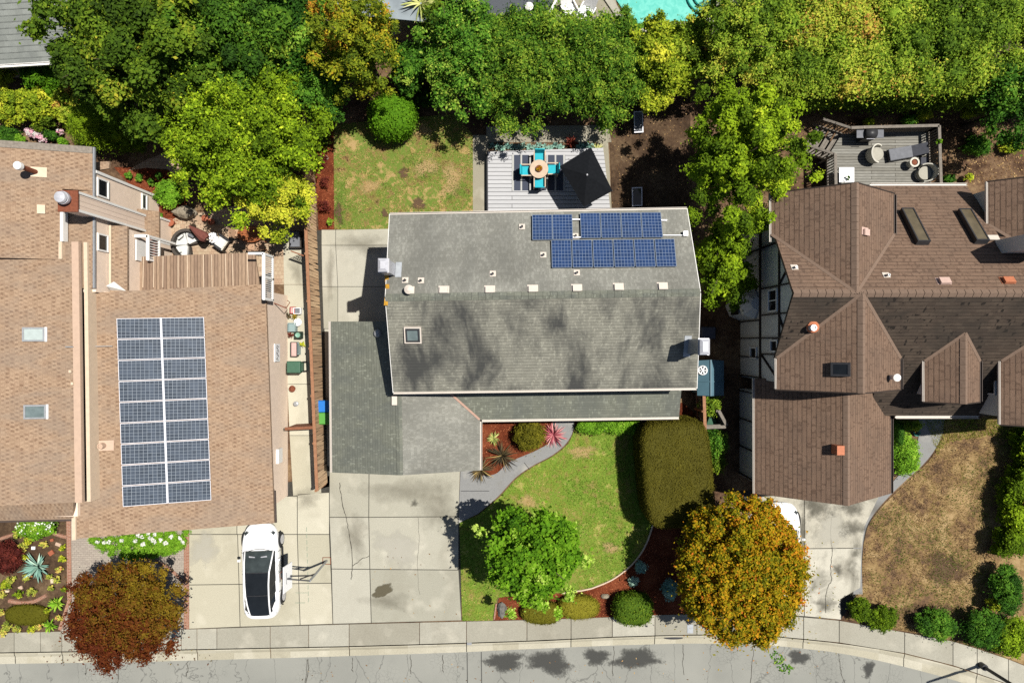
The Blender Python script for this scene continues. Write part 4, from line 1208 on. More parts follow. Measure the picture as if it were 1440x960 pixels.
def box_vent(root, p, n, w, l, h, mat, name='roof_vent'):
    Mx = slope_frame(p, n)
    m = MB()
    m.boxm(Mx @ Matrix.Translation((0, 0, h * 0.7)), (w, l, h * 0.6))
    m.boxm(Mx @ Matrix.Translation((0, 0, h * 0.2)), (w * 0.85, l * 0.85, h * 0.5))
    m.boxm(Mx @ Matrix.Translation((0, l * 0.2, 0.012)), (w * 1.35, l * 1.2, 0.014))
    return m.build(name, mat, root)


def gutter(root, a, b, mat, w=0.10, h=0.10, name='gutter'):
    m = MB()
    a, b = Vector(a), Vector(b)
    d = (b - a).normalized()
    s = Vector((-d.y, d.x, 0)).normalized()
    for off, hh, zz in ((0.0, h, 0), (w, h, 0)):
        m.beam(a + s * off + V3(0, 0, zz), b + s * off + V3(0, 0, zz), 0.02, hh)
    m.beam(a + s * w / 2 - V3(0, 0, h / 2 - 0.01), b + s * w / 2 - V3(0, 0, h / 2 - 0.01), w - 0.02, 0.02)
    return m.build(name, mat, root)


def window(root, c, w, h, face, frame_mat, glass=None, name='window', fw=0.07, mull=0):
    """window on a vertical wall; face is the outward direction 'x+','x-','y+','y-' """
    c = Vector(c)
    d = {'x+': V3(1, 0, 0), 'x-': V3(-1, 0, 0), 'y+': V3(0, 1, 0), 'y-': V3(0, -1, 0)}[face]
    s = V3(-d.y, d.x, 0)
    Mx = Matrix(((s.x, d.x, 0, c.x), (s.y, d.y, 0, c.y), (0, 0, 1, c.z), (0, 0, 0, 1)))
    T = lambda x, y, z: Mx @ Matrix.Translation((x, y, z))
    fr = MB()
    fr.boxm(T(0, 0.03, h / 2), (w + fw, 0.07, fw)); fr.boxm(T(0, 0.03, -h / 2), (w + fw, 0.09, fw))
    fr.boxm(T(-w / 2, 0.03, 0), (fw, 0.07, h - fw)); fr.boxm(T(w / 2, 0.03, 0), (fw, 0.07, h - fw))
    for i in range(mull): fr.boxm(T(-w / 2 + w * (i + 1) / (mull + 1), 0.025, 0), (fw * 0.7, 0.05, h - fw))
    f = fr.build(name, frame_mat, root)
    g = MB(); g.boxm(T(0, 0.012, 0), (w - fw * 0.9, 0.02, h - fw * 0.9)); g.build('pane', glass or M['glass_dark'], f)
    return f


def skylight(root, p, n, w, l, h, frame_mat, glass, rz=0.0, fw=0.06):
    Mx = slope_frame(p, n, rz)
    m = MB()
    for sx in (-1, 1): m.boxm(Mx @ Matrix.Translation((sx * (w - fw) / 2, 0, h / 2 - 0.03)), (fw, l, h + 0.06))
    for sy in (-1, 1): m.boxm(Mx @ Matrix.Translation((0, sy * (l - fw) / 2, h / 2 - 0.03)), (w - 2 * fw, fw, h + 0.06))
    o = m.build('skylight', frame_mat, root)
    g = MB(); g.boxm(Mx @ Matrix.Translation((0, 0, h - 0.04)), (w - 2 * fw, l - 2 * fw, 0.03)); g.build('pane', glass, o)
    return o


# ================================================================== the grey house in the middle
gh = thing('grey_house', 'grey shingled house in the middle with blue solar panels and low garage roof', 'house', P(720, 470, 0))
ZE, ZR = 5.1, 6.5
nw, ne, rw, re_, sw, se = P(548, 302, ZE), P(966, 294, ZE), P(542, 418.5, ZR), P(985, 411, ZR), P(553, 551, ZE), P(980, 545, ZE)
m = MB(); m.slab([nw, rw, re_, ne], 0.16); roofN = m.build('roof', M['roof_grey_north'], gh)
m = MB(); m.slab([rw, sw, se, re_], 0.16); roofS = m.build('roof', M['roof_grey_south'], gh)
m = MB()
rid_n = 44
for i in range(rid_n):
    a, b = rw.lerp(re_, i / rid_n), rw.lerp(re_, (i + 0.97) / rid_n)
    for sgn in (1, -1):
        e = V3(0, 0.16 * sgn, -0.056)
        m.face([a + V3(0, 0, .03 - .01 * (i % 2)), b + V3(0, 0, .025), b + e + V3(0, 0, .022), a + e + V3(0, 0, .022)] if sgn < 0 else [b + V3(0, 0, .025), a + V3(0, 0, .03 - .01 * (i % 2)), a + e + V3(0, 0, .022), b + e + V3(0, 0, .022)])
m.build('ridge_cap', M['roof_grey_low'], roofN)


def nplane(x, y):
    """height of the grey roof's north slope above plan point"""
    return ZR - (y - (rw.y + (re_.y - rw.y) * (x - rw.x) / (re_.x - rw.x))) * (ZR - ZE) / 3.83


def splane(x, y):
    return ZR - ((rw.y + (re_.y - rw.y) * (x - rw.x) / (re_.x - rw.x)) - y) * (ZR - ZE) / 4.07


def on(px, py, fn, z0=5.8):
    z = z0
    for _ in range(8):
        p = P(px, py, z); z = fn(p.x, p.y)
    return P(px, py, z)


NN, NS = V3(0, (ZR - ZE) / 3.83, 1).normalized(), V3(0, -(ZR - ZE) / 4.07, 1).normalized()
wx0, wx1 = -4.98, 7.55
m = MB()
m.prism([(wx0, -1.95), (wx1, -1.75), (wx1, 5.45), (wx0, 5.35)], 2.2, 4.95)
m.prism([(wx0, -1.9), (wx1, -1.7), (wx1, 5.45), (wx0, 5.35)], -0.05, 2.2)
for x in (wx0, wx1 - 0.12):
    m.hexa([V3(x, -1.7, 4.95), V3(x + .12, -1.7, 4.95), V3(x + .12, 5.3, 4.95), V3(x, 5.3, 4.95)], [V3(x, 1.75, 6.25), V3(x + .12, 1.75, 6.25), V3(x + .12, 1.95, 6.25), V3(x, 1.95, 6.25)])
m.build('wall', M['stucco_grey'], gh)
gutter(gh, nw + V3(0, 0.01, -.07), ne + V3(0, 0.01, -.07), M['gutter_white'], 0.075)
gutter(gh, se + V3(0, -.01, -.07), sw + V3(0, -.01, -.07), M['gutter_white'], 0.08)
each('barge_board', M['white_paint'], gh, [(a + V3(0, 0, -.11), b + V3(0, 0, -.11), 0.05, 0.2) for a, b in ((nw, rw), (rw, sw), (ne, re_), (re_, se))])
# lower garage and porch roof
GZ, GR = 2.7, 3.9
gW0, gW1, gE0, gE1 = P(465, 452, GZ), P(467, 664, GZ), P(675, 590, GZ), P(675, 661, GZ)
grN, grS = P(558.5, 452, GR), P(562.5, 668, GR)
m = MB(); m.slab([gW0, gW1, grS, grN], 0.14); m.build('garage_roof', M['roof_grey_low'], gh)
m = MB()
topE = V3(gE0.x - 1.86, gE0.y + 1.75, GZ + 1.75 * .335)
m.slab([grN + V3(0, -3.0, 0), grS, gE1, gE0, topE, V3(grN.x + 1.2, topE.y + .3, GR - .41)], 0.14)
m.build('garage_roof', M['roof_grey_north'], gh)
pE = P(955, 586, GZ)
m = MB(); m.slab([gE0, pE, V3(pE.x, -1.72, GZ + .335 * 1.82), topE + V3(0.0, 0.12, 0.04)], 0.12); m.build('porch_roof', M['roof_grey_low'], gh)
m = MB(); m.beam(gE0 + V3(-.02, .02, .035), topE + V3(0, 0, .04), 0.10, 0.03); m.build('valley_flashing', M['flash_pink'], gh)
m = MB()
for i in range(24):
    a, b = grN.lerp(grS, i / 24), grN.lerp(grS, (i + .97) / 24)
    for sgn in (1, -1):
        e = V3(0.14 * sgn, 0, -0.046)
        q = [a + V3(0, 0, .025), b + V3(0, 0, .02), b + e + V3(0, 0, .02), a + e + V3(0, 0, .02)]
        m.face(q if sgn > 0 else q[::-1])
m.build('ridge_cap', M['roof_grey_low'], gh)
gutter(gh, gW0 + V3(-.09, 0, -.05), gW1 + V3(-.09, 0, -.05), M['gutter_white'], 0.08)
gutter(gh, gE1 + V3(.09, 0, -.05), gE0 + V3(.09, -.09, -.05), M['gutter_white'], 0.09)
gutter(gh, pE + V3(0, 0, -.05), gE0 + V3(.09, 0, -.05), M['gutter_white'], 0.10)
m = MB()
m.prism([(-8.3, -5.85), (-1.8, -5.85), (-1.8, -1.92), (-5.0, -1.92), (-5.0, 0.8), (-8.3, 0.8)], -0.05, 2.62)
m.hexa([V3(-8.2, -5.85, 2.62), V3(-1.9, -5.85, 2.62), V3(-1.9, -5.7, 2.62), V3(-8.2, -5.7, 2.62)], [V3(-5.2, -5.85, 3.7), V3(-5.0, -5.85, 3.7), V3(-5.0, -5.7, 3.7), V3(-5.2, -5.7, 3.7)])
m.build('garage_wall', M['stucco_grey'], gh)
gd = MB()
for i in range(4): gd.span(-7.4, -2.6, -5.90, -5.855, 0.02 + i * .56, 0.56 + i * .56)
gd.build('garage_door', M['white_paint'], gh)
for x in (1.2, 4.2, 7.4):
    pm = MB(); pm.span(x - .07, x + .07, -3.45, -3.31, 0, 2.6); pm.build('porch_post', M['white_paint'], gh)
fd = MB(); fd.span(0.3, 1.25, -1.96, -1.91, 0.05, 2.1); fd.build('door', M['gate_brown'], gh)
for x in (2.6, 5.2): window(gh, (x, -1.93, 1.4), 1.4, 1.1, 'y-', M['white_paint'], mull=1)
for x in (-3, 0.0, 3.0, 6.0): window(gh, (x, -1.97 + .0158 * (x - wx0), 4.2), 1.3, 0.9, 'y-', M['white_paint'], mull=1)
for x in (-3, 1.0, 5.0): window(gh, (x, 5.37 + .008 * (x - wx0), 3.9), 1.4, 1.0, 'y+', M['white_paint'], mull=1)
# roof furniture
for px, py in ((624, 409), (688.5, 408.5), (749, 407.5), (811, 406.5), (869.5, 405), (931.5, 404)):
    box_vent(gh, on(px, py, nplane), NN, 0.34, 0.28, 0.14, M['vent_pale'])
for px, py in ((570, 394), (592, 394.5), (693, 385), (734, 319), (764, 358.5), (809, 332), (811, 383.5)):
    p = on(px, py, nplane)
    pipe_vent(gh, p, 0.22, 0.05, M['metal_dark'], flash=(slope_frame(p + NN * .012, NN), 0.26, M['vent_pale']))
p = on(577, 408, nplane)
pipe_vent(gh, p, 0.34, 0.12, M['vent_pale'], flash=(slope_frame(p + NN * .012, NN), 0.34, M['vent_pale']), cap=True)
o = skylight(gh, on(581, 470, splane), NS, 0.72, 0.72, 0.16, M['vent_pale'], M['skylight_glass'], fw=0.05)
sm = MB(); q = slope_frame(on(581, 470, splane) + NS * .17, NS)
for sx in (-1, 1): sm.boxm(q @ Matrix.Translation((sx * .26, 0, 0)), (.06, .58, .03))
for sy in (-1, 1): sm.boxm(q @ Matrix.Translation((0, sy * .26, 0)), (.46, .06, .03))
sm.build('sash', M['metal_dark'], o)
m = MB(); q = P(555, 563, 3.86); m.box(q + V3(0, 0, .03), (0.24, 0.40, 0.10)); m.build('roof_vent', M['vent_pale'], gh)
p = P(532, 468.5, 3.5); m = MB(); m.lathe(p, [(0.2, -.12), (0.2, .12), (0.16, .2), (0.06, .25)], 16); m.build('roof_vent', M['metal_grey'], gh, smooth=True)
m = MB()
for x, y in ((544, 392), (543, 424), (545, 405)):
    z = nplane(*XY(x, y, 6.1)) if y < 418 else splane(*XY(x, y, 6.3))
    m.box(P(x, y, z + .012), (.16, .34, .02), 0, 0, 0.35 if y < 418 else -.34)
m.build('lichen_patch', m_plain('lichen', A(206, 154, 52), 0.95, 0.3, 12), roofN)
# chimneys
for nm, x0, x1, y0, y1, z1 in (('chimney', -5.33, -4.95, 2.78, 3.30, 7.6), ('chimney', 7.54, 7.92, -0.52, 0.10, 7.42)):
    m = MB(); m.span(x0, x1, y0, y1, 0, z1)
    ch = m.build(nm, M['metal_grey'] if x0 > 0 else M['metal_pale'], gh)
    c = MB()
    c.span(x0 - .03, x1 + .03, y0 - .03, y1 + .03, z1, z1 + .05)
    for dx in (0.02, -0.02):
        pass
    for (cx, cy) in ((x0, y0), (x1, y0), (x1, y1), (x0, y1)):
        c.box((cx + (.04 if cx == x0 else -.04), cy + (.04 if cy == y0 else -.04), z1 + .13), (.03, .03, .16))
    c.hexa([V3(x0 - .01, y0 - .01, z1 + .21), V3(x1 + .01, y0 - .01, z1 + .21), V3(x1 + .01, y1 + .01, z1 + .21), V3(x0 - .01, y1 + .01, z1 + .21)],
           [V3(x0 + .1, y0 + .12, z1 + .30), V3(x1 - .1, y0 + .12, z1 + .30), V3(x1 - .1, y1 - .12, z1 + .30), V3(x0 + .1, y1 - .12, z1 + .30)])
    c.build('chimney_cap', M['metal_pale'], ch)
    f = MB()
    if x0 < 0:
        f.boxm(slope_frame((x1 + .14, (y0 + y1) / 2, nplane(x1 + .14, (y0 + y1) / 2) + .015), NN), (.26, .70, .02))
    else:
        f.boxm(slope_frame((x0 - .02, (y0 + y1) / 2, splane(x0, (y0 + y1) / 2) + .015), NS), (.30, .95, .02))
    f.build('flashing', M['flash_grey'], ch)
# blue panels: three strings
for (x0, x1, y0, y1, dx, cnt, sk) in ((748, 804.5, 304, 339, 1.2, 2, -0.7), (815, 929, 301.5, 336.5, 3.5, 4, -1.0), (774.5, 948, 339.5, 378, 5.0, 6, -1.8)):
    tl, tr, bl, br = on(x0, y0, nplane), on(x1, y0 + sk, nplane), on(x0, y1, nplane), on(x1 + dx * .9, y1 + sk, nplane)
    bl.x, br.x = tl.x, tr.x
    for i in range(cnt):
        f0, f1 = i / cnt + .004, (i + 1) / cnt - .004
        solar_panel(gh, bl.lerp(br, f0), bl.lerp(br, f1), tl.lerp(tr, f1), tl.lerp(tr, f0), M['cells_blue'], 0.12, 0.04, 0.016, frame=M['frame_dull'])
for x, y in ((809, 309), (809, 334), (930, 310)): MB().box(on(x, y, nplane) + V3(0, 0, .08), (0.45, 0.05, 0.05)).build('panel_rail', M['metal_pale'], gh)
MB().beam(on(932, 331, nplane) + V3(0, 0, .05), on(962, 331, nplane) + V3(0, 0, .05), .03, .03).build('conduit', M['metal_grey'], gh)
MB().box(on(963, 329, nplane) + V3(0, 0, .1), (0.2, 0.2, 0.14)).build('junction_box', M['metal_pale'], gh)

# ================================================================== the tan house on the left
th = thing('tan_house', 'tan shingled house on the left with a grey panel array and tall flat chimney', 'house', P(150, 500, 0))
LW = -18.1
# main east-sloping roof
eW_N, eE_N, eE_S, eW_S = P(118, 412, 5.15), P(373, 399.5, 3.3), P(385.5, 735, 3.3), P(107, 757, 5.15)
m = MB(); m.slab([eW_N, eW_S, eE_S, eE_N], 0.16); m.build('garage_roof', M['roof_tan'], th)


def tplane(x, y):
    f = (y - eW_S.y) / (eW_N.y - eW_S.y)
    xa, xb = eW_S.x + (eW_N.x - eW_S.x) * f, eE_S.x + (eE_N.x - eE_S.x) * f
    return 5.15 + (3.3 - 5.15) * (x - xa) / (xb - xa)


NT_ = V3(0.25, 0, 1).normalized()
# long west roof with its wide fascia
wz = 5.75
a0, a1 = P(101, 340, wz), P(106, 706, wz)
m = MB(); m.slab([V3(-30, a1.y - .1, wz + 2.0), a1, a0, V3(-30, a0.y + .1, wz + 2.0)][::-1], 0.16); m.build('long_roof', M['roof_tan'], th)
m = MB(); m.prism([(a0.x, a0.y), (a1.x, a1.y), (a1.x + .30, a1.y), (a0.x + .30, a0.y)], wz - .18, wz + .03); m.build('gutter_box', M['fascia_pale'], th)
m = MB(); m.prism([(a0.x + .42, a0.y), (a1.x + .42, a1.y), (a1.x + .58, a1.y), (a0.x + .58, a0.y)], 4.9, wz - .12); m.build('flashing', M['trim_cream'], th)
m = MB(); m.slab([P(-200, 712, 5.7), P(-200, 736, 5.2), P(103, 730, 5.2), P(103, 704, 5.7)], 0.14); m.build('front_roof', M['roof_tan'], th)
m = MB(); m.beam(P(-200, 737, 5.15), P(104, 730.5, 5.15), .08, .12); m.build('gutter', M['gutter_dark'], th)
m = MB(); m.beam(P(105.5, 706, 5.13), P(106, 758, 5.13), .17, .22); m.build('barge_board', M['trim_cream'], th)
m = MB(); m.beam(P(384, 690, 3.33) + V3(.06, 0, -.08), P(385.5, 735, 3.33) + V3(.06, 0, -.08), .06, .1); m.build('gutter', M['gutter_dark'], th)
# north block
nz = 5.5
m = MB()
A0, A1 = P(130, 207, nz), P(131.5, 268, nz)
x78 = P(78, 300, nz + .75).x
zl = lambda x: nz + (A0.x - x) * 0.30
m.slab([V3(A0.x, A0.y, nz), V3(A0.x, A1.y, nz), V3(x78, A1.y, zl(x78)), V3(x78, P(0, 363, 6.3).y, zl(x78)), V3(-30, P(0, 363, 6.3).y, zl(-30)), V3(-30, A0.y, zl(-30))], 0.16)
north_roof = m.build('north_roof', M['roof_tan'], th)
m = MB(); bS = P(133, 405, nz)
m.slab([V3(A0.x, A1.y - .002, nz - .01), V3(A0.x, bS.y, nz - .01), V3(x78 + .04, bS.y, zl(x78) - .30), V3(x78 + .04, A1.y - .002, zl(x78) - .30)], 0.14); m.build('north_roof', M['roof_tan'], th)
m = MB(); m.beam(V3(x78 + .05, P(0, 268, 6.2).y, zl(x78) - .05), V3(x78 + .05, P(0, 338, 6.2).y, zl(x78) - .05), .13, .32); m.build('fascia', M['white_paint'], th)
m = MB(); m.beam(V3(x78 - .03, P(0, 338, 6.2).y, zl(x78) - .07), V3(x78 - .03, P(0, 363, 6.2).y, zl(x78) - .07), .14, .3); m.build('fascia', M['trim_cream'], th)
m = MB(); m.beam(A0 + V3(.05, 0, -.05), V3(A0.x + .05, bS.y, nz - .05), .08, .1); m.build('gutter', M['metal_grey'], th)
cap = MB(); cap.slab([V3(A0.x, A0.y + .01, nz + .03), V3(A0.x, A0.y - .28, nz + .03), V3(-30, A0.y - .28, zl(-30) + .03), V3(-30, A0.y + .01, zl(-30) + .03)], 0.04); cap.build('ridge_cap', M['ridge_grey'], north_roof)
# walls
m = MB()
m.prism([(-30, 2.15), (LW, 2.15), (LW, 7.37), (-30, 7.37)], -.05, nz - .2)
m.build('wall', M['stucco_tan'], th)
m = MB()
m.prism([(-30, -7.6), (-18.9, -7.6), (-18.9, 1.0), (-30, 1.0)], -.05, 5.3)
m.prism([(-18.9, -8.2), (-11.5, -7.9), (-11.5, 2.35), (-17.6, 2.2), (-18.9, 2.2)], -.05, 3.22)
m.hexa([V3(-18.6, -8.2, 3.2), V3(-11.8, -7.9, 3.2), V3(-11.8, 2.3, 3.2), V3(-18.6, 2.2, 3.2)], [V3(-18.6, -8.2, 4.85), V3(-18.2, -8.2, 4.75), V3(-18.2, 2.2, 4.75), V3(-18.6, 2.2, 4.85)])
m.build('wall', M['stucco_tan'], th)
m = MB(); m.beam(V3(LW + .02, 7.36, 0), V3(LW + .02, 7.36, nz - .1), .12, .12); m.build('corner_trim', M['white_paint'], th)
window(th, (LW, 6.75, 4.85), 0.75, 0.75, 'x+', M['white_paint'])
window(th, (LW, 4.35, 4.85), 0.7, 0.7, 'x+', M['white_paint'])
window(th, (LW, 6.85, 1.45), 0.7, 0.4, 'x+', M['white_paint'])
# small roofs: north bit, bump below the chimney, bay strip
m = MB(); m.slab([P(131, 228, 4.6), P(131, 240, 4.6), P(153, 237, 4.4), P(154, 227, 4.4)], .12); m.build('small_roof', M['roof_tan'], th)
m = MB(); m.slab([V3(LW, 6.40, 2.05), V3(LW, 4.98, 2.05), V3(-17.4, 4.98, 1.36), V3(-17.4, 6.40, 1.36)], .12); m.build('small_roof', M['roof_tan'], th)
m = MB(); m.prism([(LW, 4.95), (-17.46, 4.95), (-17.46, 6.1), (LW, 6.1)], -.05, 1.27); m.build('wall', M['stucco_tan'], th)
each('corner_trim', M['white_paint'], th, [(V3(-17.45, y, 0), V3(-17.45, y, 1.2), .1, .1) for y in (4.92, 6.12)])
m = MB(); m.slab([V3(LW + .06, 5.2, 4.36), V3(LW + .06, 2.1, 4.36), V3(-17.37, 2.1, 4.18), V3(-17.37, 5.2, 4.18)], .12); m.build('small_roof', M['roof_tan'], th)
m = MB(); m.beam(V3(LW + .08, 5.2, 4.39), V3(LW + .08, 2.4, 4.39), .10, .05); m.build('flashing', M['trim_cream'], th)
m = MB(); m.prism([(LW, 2.1), (-17.42, 2.1), (-17.42, 5.1), (LW, 5.1)], 0, 4.1); m.build('wall', M['stucco_tan'], th)
# chimney chase
m = MB(); m.span(-18.55, -17.86, 5.38, 6.12, 1.5, 6.95); chase = m.build('chimney', M['siding_tan'], th)
each('corner_trim', M['white_paint'], chase, [(V3(-17.86, y, 1.62), V3(-17.86, y, 6.95), .10, .10) for y in (5.38, 6.12)])
m = MB(); m.span(-18.62, -17.80, 5.31, 6.19, 6.95, 7.02); m.build('chimney_top', M['rust'], chase)
m = MB(); m.lathe((-18.25, 5.83, 7.02), [(.20, 0), (.20, .18), (.27, .18), (.27, .30), (.20, .30), (.20, .36), (.25, .36), (.22, .46), (.05, .5)], 22); m.build('flue_cap', M['metal_pale'], chase, smooth=False)
# tall white flue on the north roof
fb = P(42, 239, zl(-21.5) - .05)
z0 = zl(fb.x)
m = MB(); m.tube([V3(fb.x, fb.y, z0 - .1), V3(fb.x, fb.y, z0 + .95)], .10, 14); fl = m.build('flue_pipe', M['rust'], th)
m = MB(); m.lathe((fb.x, fb.y, z0 + .9), [(.13, 0), (.17, .02), (.17, .20), (.12, .24)], 16); m.build('flue_cap', M['white_paint'], fl)
m = MB(); m.boxm(slope_frame((fb.x + .12, fb.y, zl(fb.x + .12) + .02), V3(.3, 0, 1)), (.6, .42, .03)); m.build('flashing', M['trim_cream'], fl)
m = MB()
for (px, py, s) in ((39, 289, .30),):
    q = P(px, py, 6.9); q.z = zl(q.x); m.boxm(slope_frame(q + V3(0, 0, .04), V3(.3, 0, 1)), (s, s * 1.25, .10))
m.build('roof_vent', M['trim_cream'], th)
lz = lambda x: wz + (a0.x - x) * (2.0 / (a0.x + 30))
for (px, py, gm) in ((49, 470, M['skylight_pale']), (51, 578.5, M['skylight_glass'])):
    q = P(px, py, 6.2); q.z = lz(q.x); q = P(px, py, q.z)
    sk_ = skylight(th, q, V3(.18, 0, 1), 0.86, 0.60, 0.14, M['metal_grey'], gm, fw=.07)
    m = MB(); m.boxm(slope_frame(q + V3(.46, 0, -.02), V3(.18, 0, 1)), (.10, .62, .10)); m.build('flashing', M['white_paint'], sk_)
for (px, py) in ((146, 626),):
    q = on(px, py, tplane, 4.8); pv = pipe_vent(th, q, .30, .13, M['fascia_pale'])
    m = MB(); m.boxm(slope_frame(q + V3(.12, 0, .01), NT_), (.6, .45, .03)); m.build('flashing', M['fascia_pale'], pv)
for (px, py) in ((99, 522), (102, 539)):
    q = P(px, py, wz + .06); m = MB(); m.box(q, (.1, .12, .1)); m.build('roof_vent', M['trim_cream'], th)
each('conduit', M['metal_grey'], th, [(P(92, 487.5, wz + .1), P(103, 487.5, wz + .06), .04, .04), (P(123, 487, 5.2), P(158, 486.5, 5.0), .025, .025)])
m = MB()
q0, q1 = P(148, 407, 4.5), P(176, 410, 4.5)
m.slab([P(149, 402, 4.75), P(157, 409, 4.3), P(177, 409, 4.2), P(160, 396, 4.7)], .06); m.build('sail_panel', M['white_paint'], th)
# panel array 2 x 9
tl, tr, bl, br = on(165.5, 447.5, tplane, 4.8), on(287.5, 445.5, tplane, 4), on(174.5, 711.5, tplane, 4.8), on(298, 702, tplane, 4)
for r in range(9):
    for c in range(2):
        u0, u1 = (0.0, .494) if c == 0 else (.506, 1.0)
        w0, w1 = r / 9 + .002, (r + 1) / 9 - .002
        bil = lambda u, w: tl.lerp(tr, u).lerp(bl.lerp(br, u), w)
        solar_panel(th, bil(u0, w1), bil(u1, w1), bil(u1, w0), bil(u0, w0), M['cells_grey'], 0.16, 0.04, 0.02)
m = MB()
m.beam(on(228.5, 446.5, tplane, 4.4) + V3(0, 0, .12), on(237.5, 706, tplane, 4.4) + V3(0, 0, .12), .07, .05)
m.build('panel_rail', M['frame_alu'], th)
# deck roof of boards, its balustrade and the small landing
m = MB(); m.slab([P(194, 361, 3.05), P(195, 412, 3.05), P(366, 406, 3.05), P(358, 355, 3.05)], .10); dk = m.build('sun_deck', M['patio_planks'], th)
m = MB()
for f in (.03, .12, .20, .33, .41, .55, .62, .74, .80, .93)[::1]:
    x0 = 197 + 162 * f
    m.beam(P(x0, 361 - 5 * f, 3.056), P(x0 + 3 * f - 1, 404, 3.056), .028, .012)
m.build('deck_batten', M['trim_cream'], dk)
m = MB()
rx = -11.22
m.beam(V3(rx, P(0, 357, 4).y, 4.15), V3(rx, P(0, 421, 4).y, 4.15), .14, .06)
m.beam(V3(rx, P(0, 357, 4).y, 3.02), V3(rx, P(0, 421, 4).y, 3.02), .10, .12)
for y in (357.5, 390, 420.5): m.beam(V3(rx, P(0, y, 4).y, 2.95), V3(rx, P(0, y, 4).y, 4.15), .10, .10)
for i in range(22):
    y = P(0, 359.5 + i * 2.8, 4).y
    m.beam(V3(rx, y, 3.05), V3(rx, y, 4.12), .035, .035)
m.beam(V3(rx, P(0, 357, 4).y, 4.15), V3(rx - .7, P(0, 357, 4).y, 4.15), .10, .06)
m.build('balustrade', M['white_paint'], th)
m = MB(); m.prism([(-17.35, 3.6), (-16.85, 3.6), (-16.85, 4.85), (-17.35, 4.85)], 2.5, 2.6); m.build('landing', M['deck_red'], th)
m = MB()
m.beam(V3(-17.4, 4.86, 3.5), V3(-16.8, 4.86, 3.5), .14, .07); m.beam(V3(-16.8, 4.9, 3.5), V3(-16.8, 3.75, 3.5), .14, .07)
m.beam(V3(-16.8, 4.86, 2.5), V3(-16.8, 3.75, 2.5), .08, .1)
for i in range(9): m.beam(V3(-16.8, 4.78 - i * .125, 2.5), V3(-16.8, 4.78 - i * .125, 3.48), .04, .04)
m.span(-17.38, -17.33, 3.75, 4.7, 2.6, 3.5); m.beam(V3(-16.8, 4.86, 1.0), V3(-16.8, 4.86, 3.5), .1, .1); m.beam(V3(-16.8, 3.78, 0), V3(-16.8, 3.78, 3.5), .1, .1)
m.build('balustrade', M['white_paint'], th)

# ================================================================== the brown timbered house on the right
bh = thing('brown_house', 'brown shingled house on the right with white half timbered walls', 'house', P(1240, 480, 0))
RZ, RY = 7.5, 1.95
RB = M['roof_brown']
m = MB(); m.slab([V3(11.35, RY, RZ), V3(11.35, 4.62, 5.5), V3(16.4, 4.62, 5.5), V3(16.4, 7.15, 3.6), V3(20.9, 7.15, 3.6), V3(21.0, 6.3, 4.24), V3(21.0, 4.5, 5.59), V3(28, 4.5, 5.59), V3(28, RY, RZ)], .16); m.build('roof', RB, bh)
m = MB(); m.slab([V3(11.35, RY, RZ), V3(28, RY, RZ), V3(28, -3.42, 3.47), V3(16.3, -3.42, 3.47), V3(16.3, -.72, 5.5), V3(11.35, -.72, 5.5)], .16); m.build('roof', M['roof_brown_mossy'], bh)


def cross(name, xw, xr, xe, zr, ze, yend, yval, yr):
    """gable wing: west slope, east slope; yend the gable end, yval where the eaves meet the main slope, yr where its ridge meets it"""
    o1 = MB().slab([V3(xw, yend, ze), V3(xr, yend, zr), V3(xr, yr, zr), V3(xw, yval, ze)], .16).build(name, RB, bh)
    o2 = MB().slab([V3(xr, yend, zr), V3(xe, yend, ze), V3(xe, yval, ze), V3(xr, yr, zr)], .16).build(name, RB, bh)
    c = MB()
    n = max(4, int(abs(yr - yend) / .3))
    for i in range(n):
        y0, y1 = yend + (yr - yend) * i / n, yend + (yr - yend) * (i + .96) / n
        for sg in (1, -1):
            dx = .16 * sg
            dz = -abs(dx) * (zr - ze) / abs(xe - xr)
            q = [V3(xr, y0, zr + .035), V3(xr, y1, zr + .028), V3(xr + dx, y1, zr + dz + .025), V3(xr + dx, y0, zr + dz + .025)]
            if (y1 - y0) * sg > 0: q = q[::-1]
            c.face(q)
    c.build('ridge_cap', M['hip_tan'], o1)
    each('valley_flashing', M['hip_tan'], o1, [(V3(xx, yval, ze + .03), V3(xr, yr, zr + .03), .13, .03) for xx in (xw, xe)])
    each('barge_board', M['timber_dark'], o1, [(V3(xx, yend, ze - .1), V3(xr, yend, zr - .1), .05, .2) for xx in (xw, xe)])
    return o1


cross('gable_roof', 11.2, 13.87, 16.5, RZ, 5.5, 6.4, 4.62, RY)
cross('gable_roof', 11.43, 14.12, 16.78, RZ, 5.5, -2.09, -.72, RY)
cross('gable_roof', 20.85, 23.3, 25.75, 7.1, 5.1, 7.0, 5.1, 2.45)
cross('dormer_roof', 17.88, 19.05, 20.28, 6.3, 5.4, -2.63, -.85, .35)
cross('dormer_roof', 21.2, 23.8, 26.4, 7.3, 5.4, -3.62, -.85, 1.7)
GY0, GY1 = -7.1, -1.72
gr = MB().slab([V3(11.33, GY0, 3.1), V3(14.5, GY0, 5.5), V3(14.5, GY1, 5.5), V3(11.33, GY1, 3.1)], .16).build('garage_roof', RB, bh)
MB().slab([V3(14.5, GY0, 5.5), V3(17.7, GY0, 3.1), V3(17.7, -3.3, 3.1), V3(16.2, -2.3, 4.24), V3(15.6, GY1, 4.67), V3(14.5, GY1, 5.5)], .16).build('garage_roof', RB, bh)
m = MB()
for i in range(16):
    y0, y1 = GY0 + (GY1 - GY0) * i / 16, GY0 + (GY1 - GY0) * (i + .96) / 16
    for sg in (1, -1):
        q = [V3(14.5, y0, 5.53), V3(14.5, y1, 5.525), V3(14.5 + .15 * sg, y1, 5.41), V3(14.5 + .15 * sg, y0, 5.41)]
        m.face(q if sg < 0 else q[::-1])
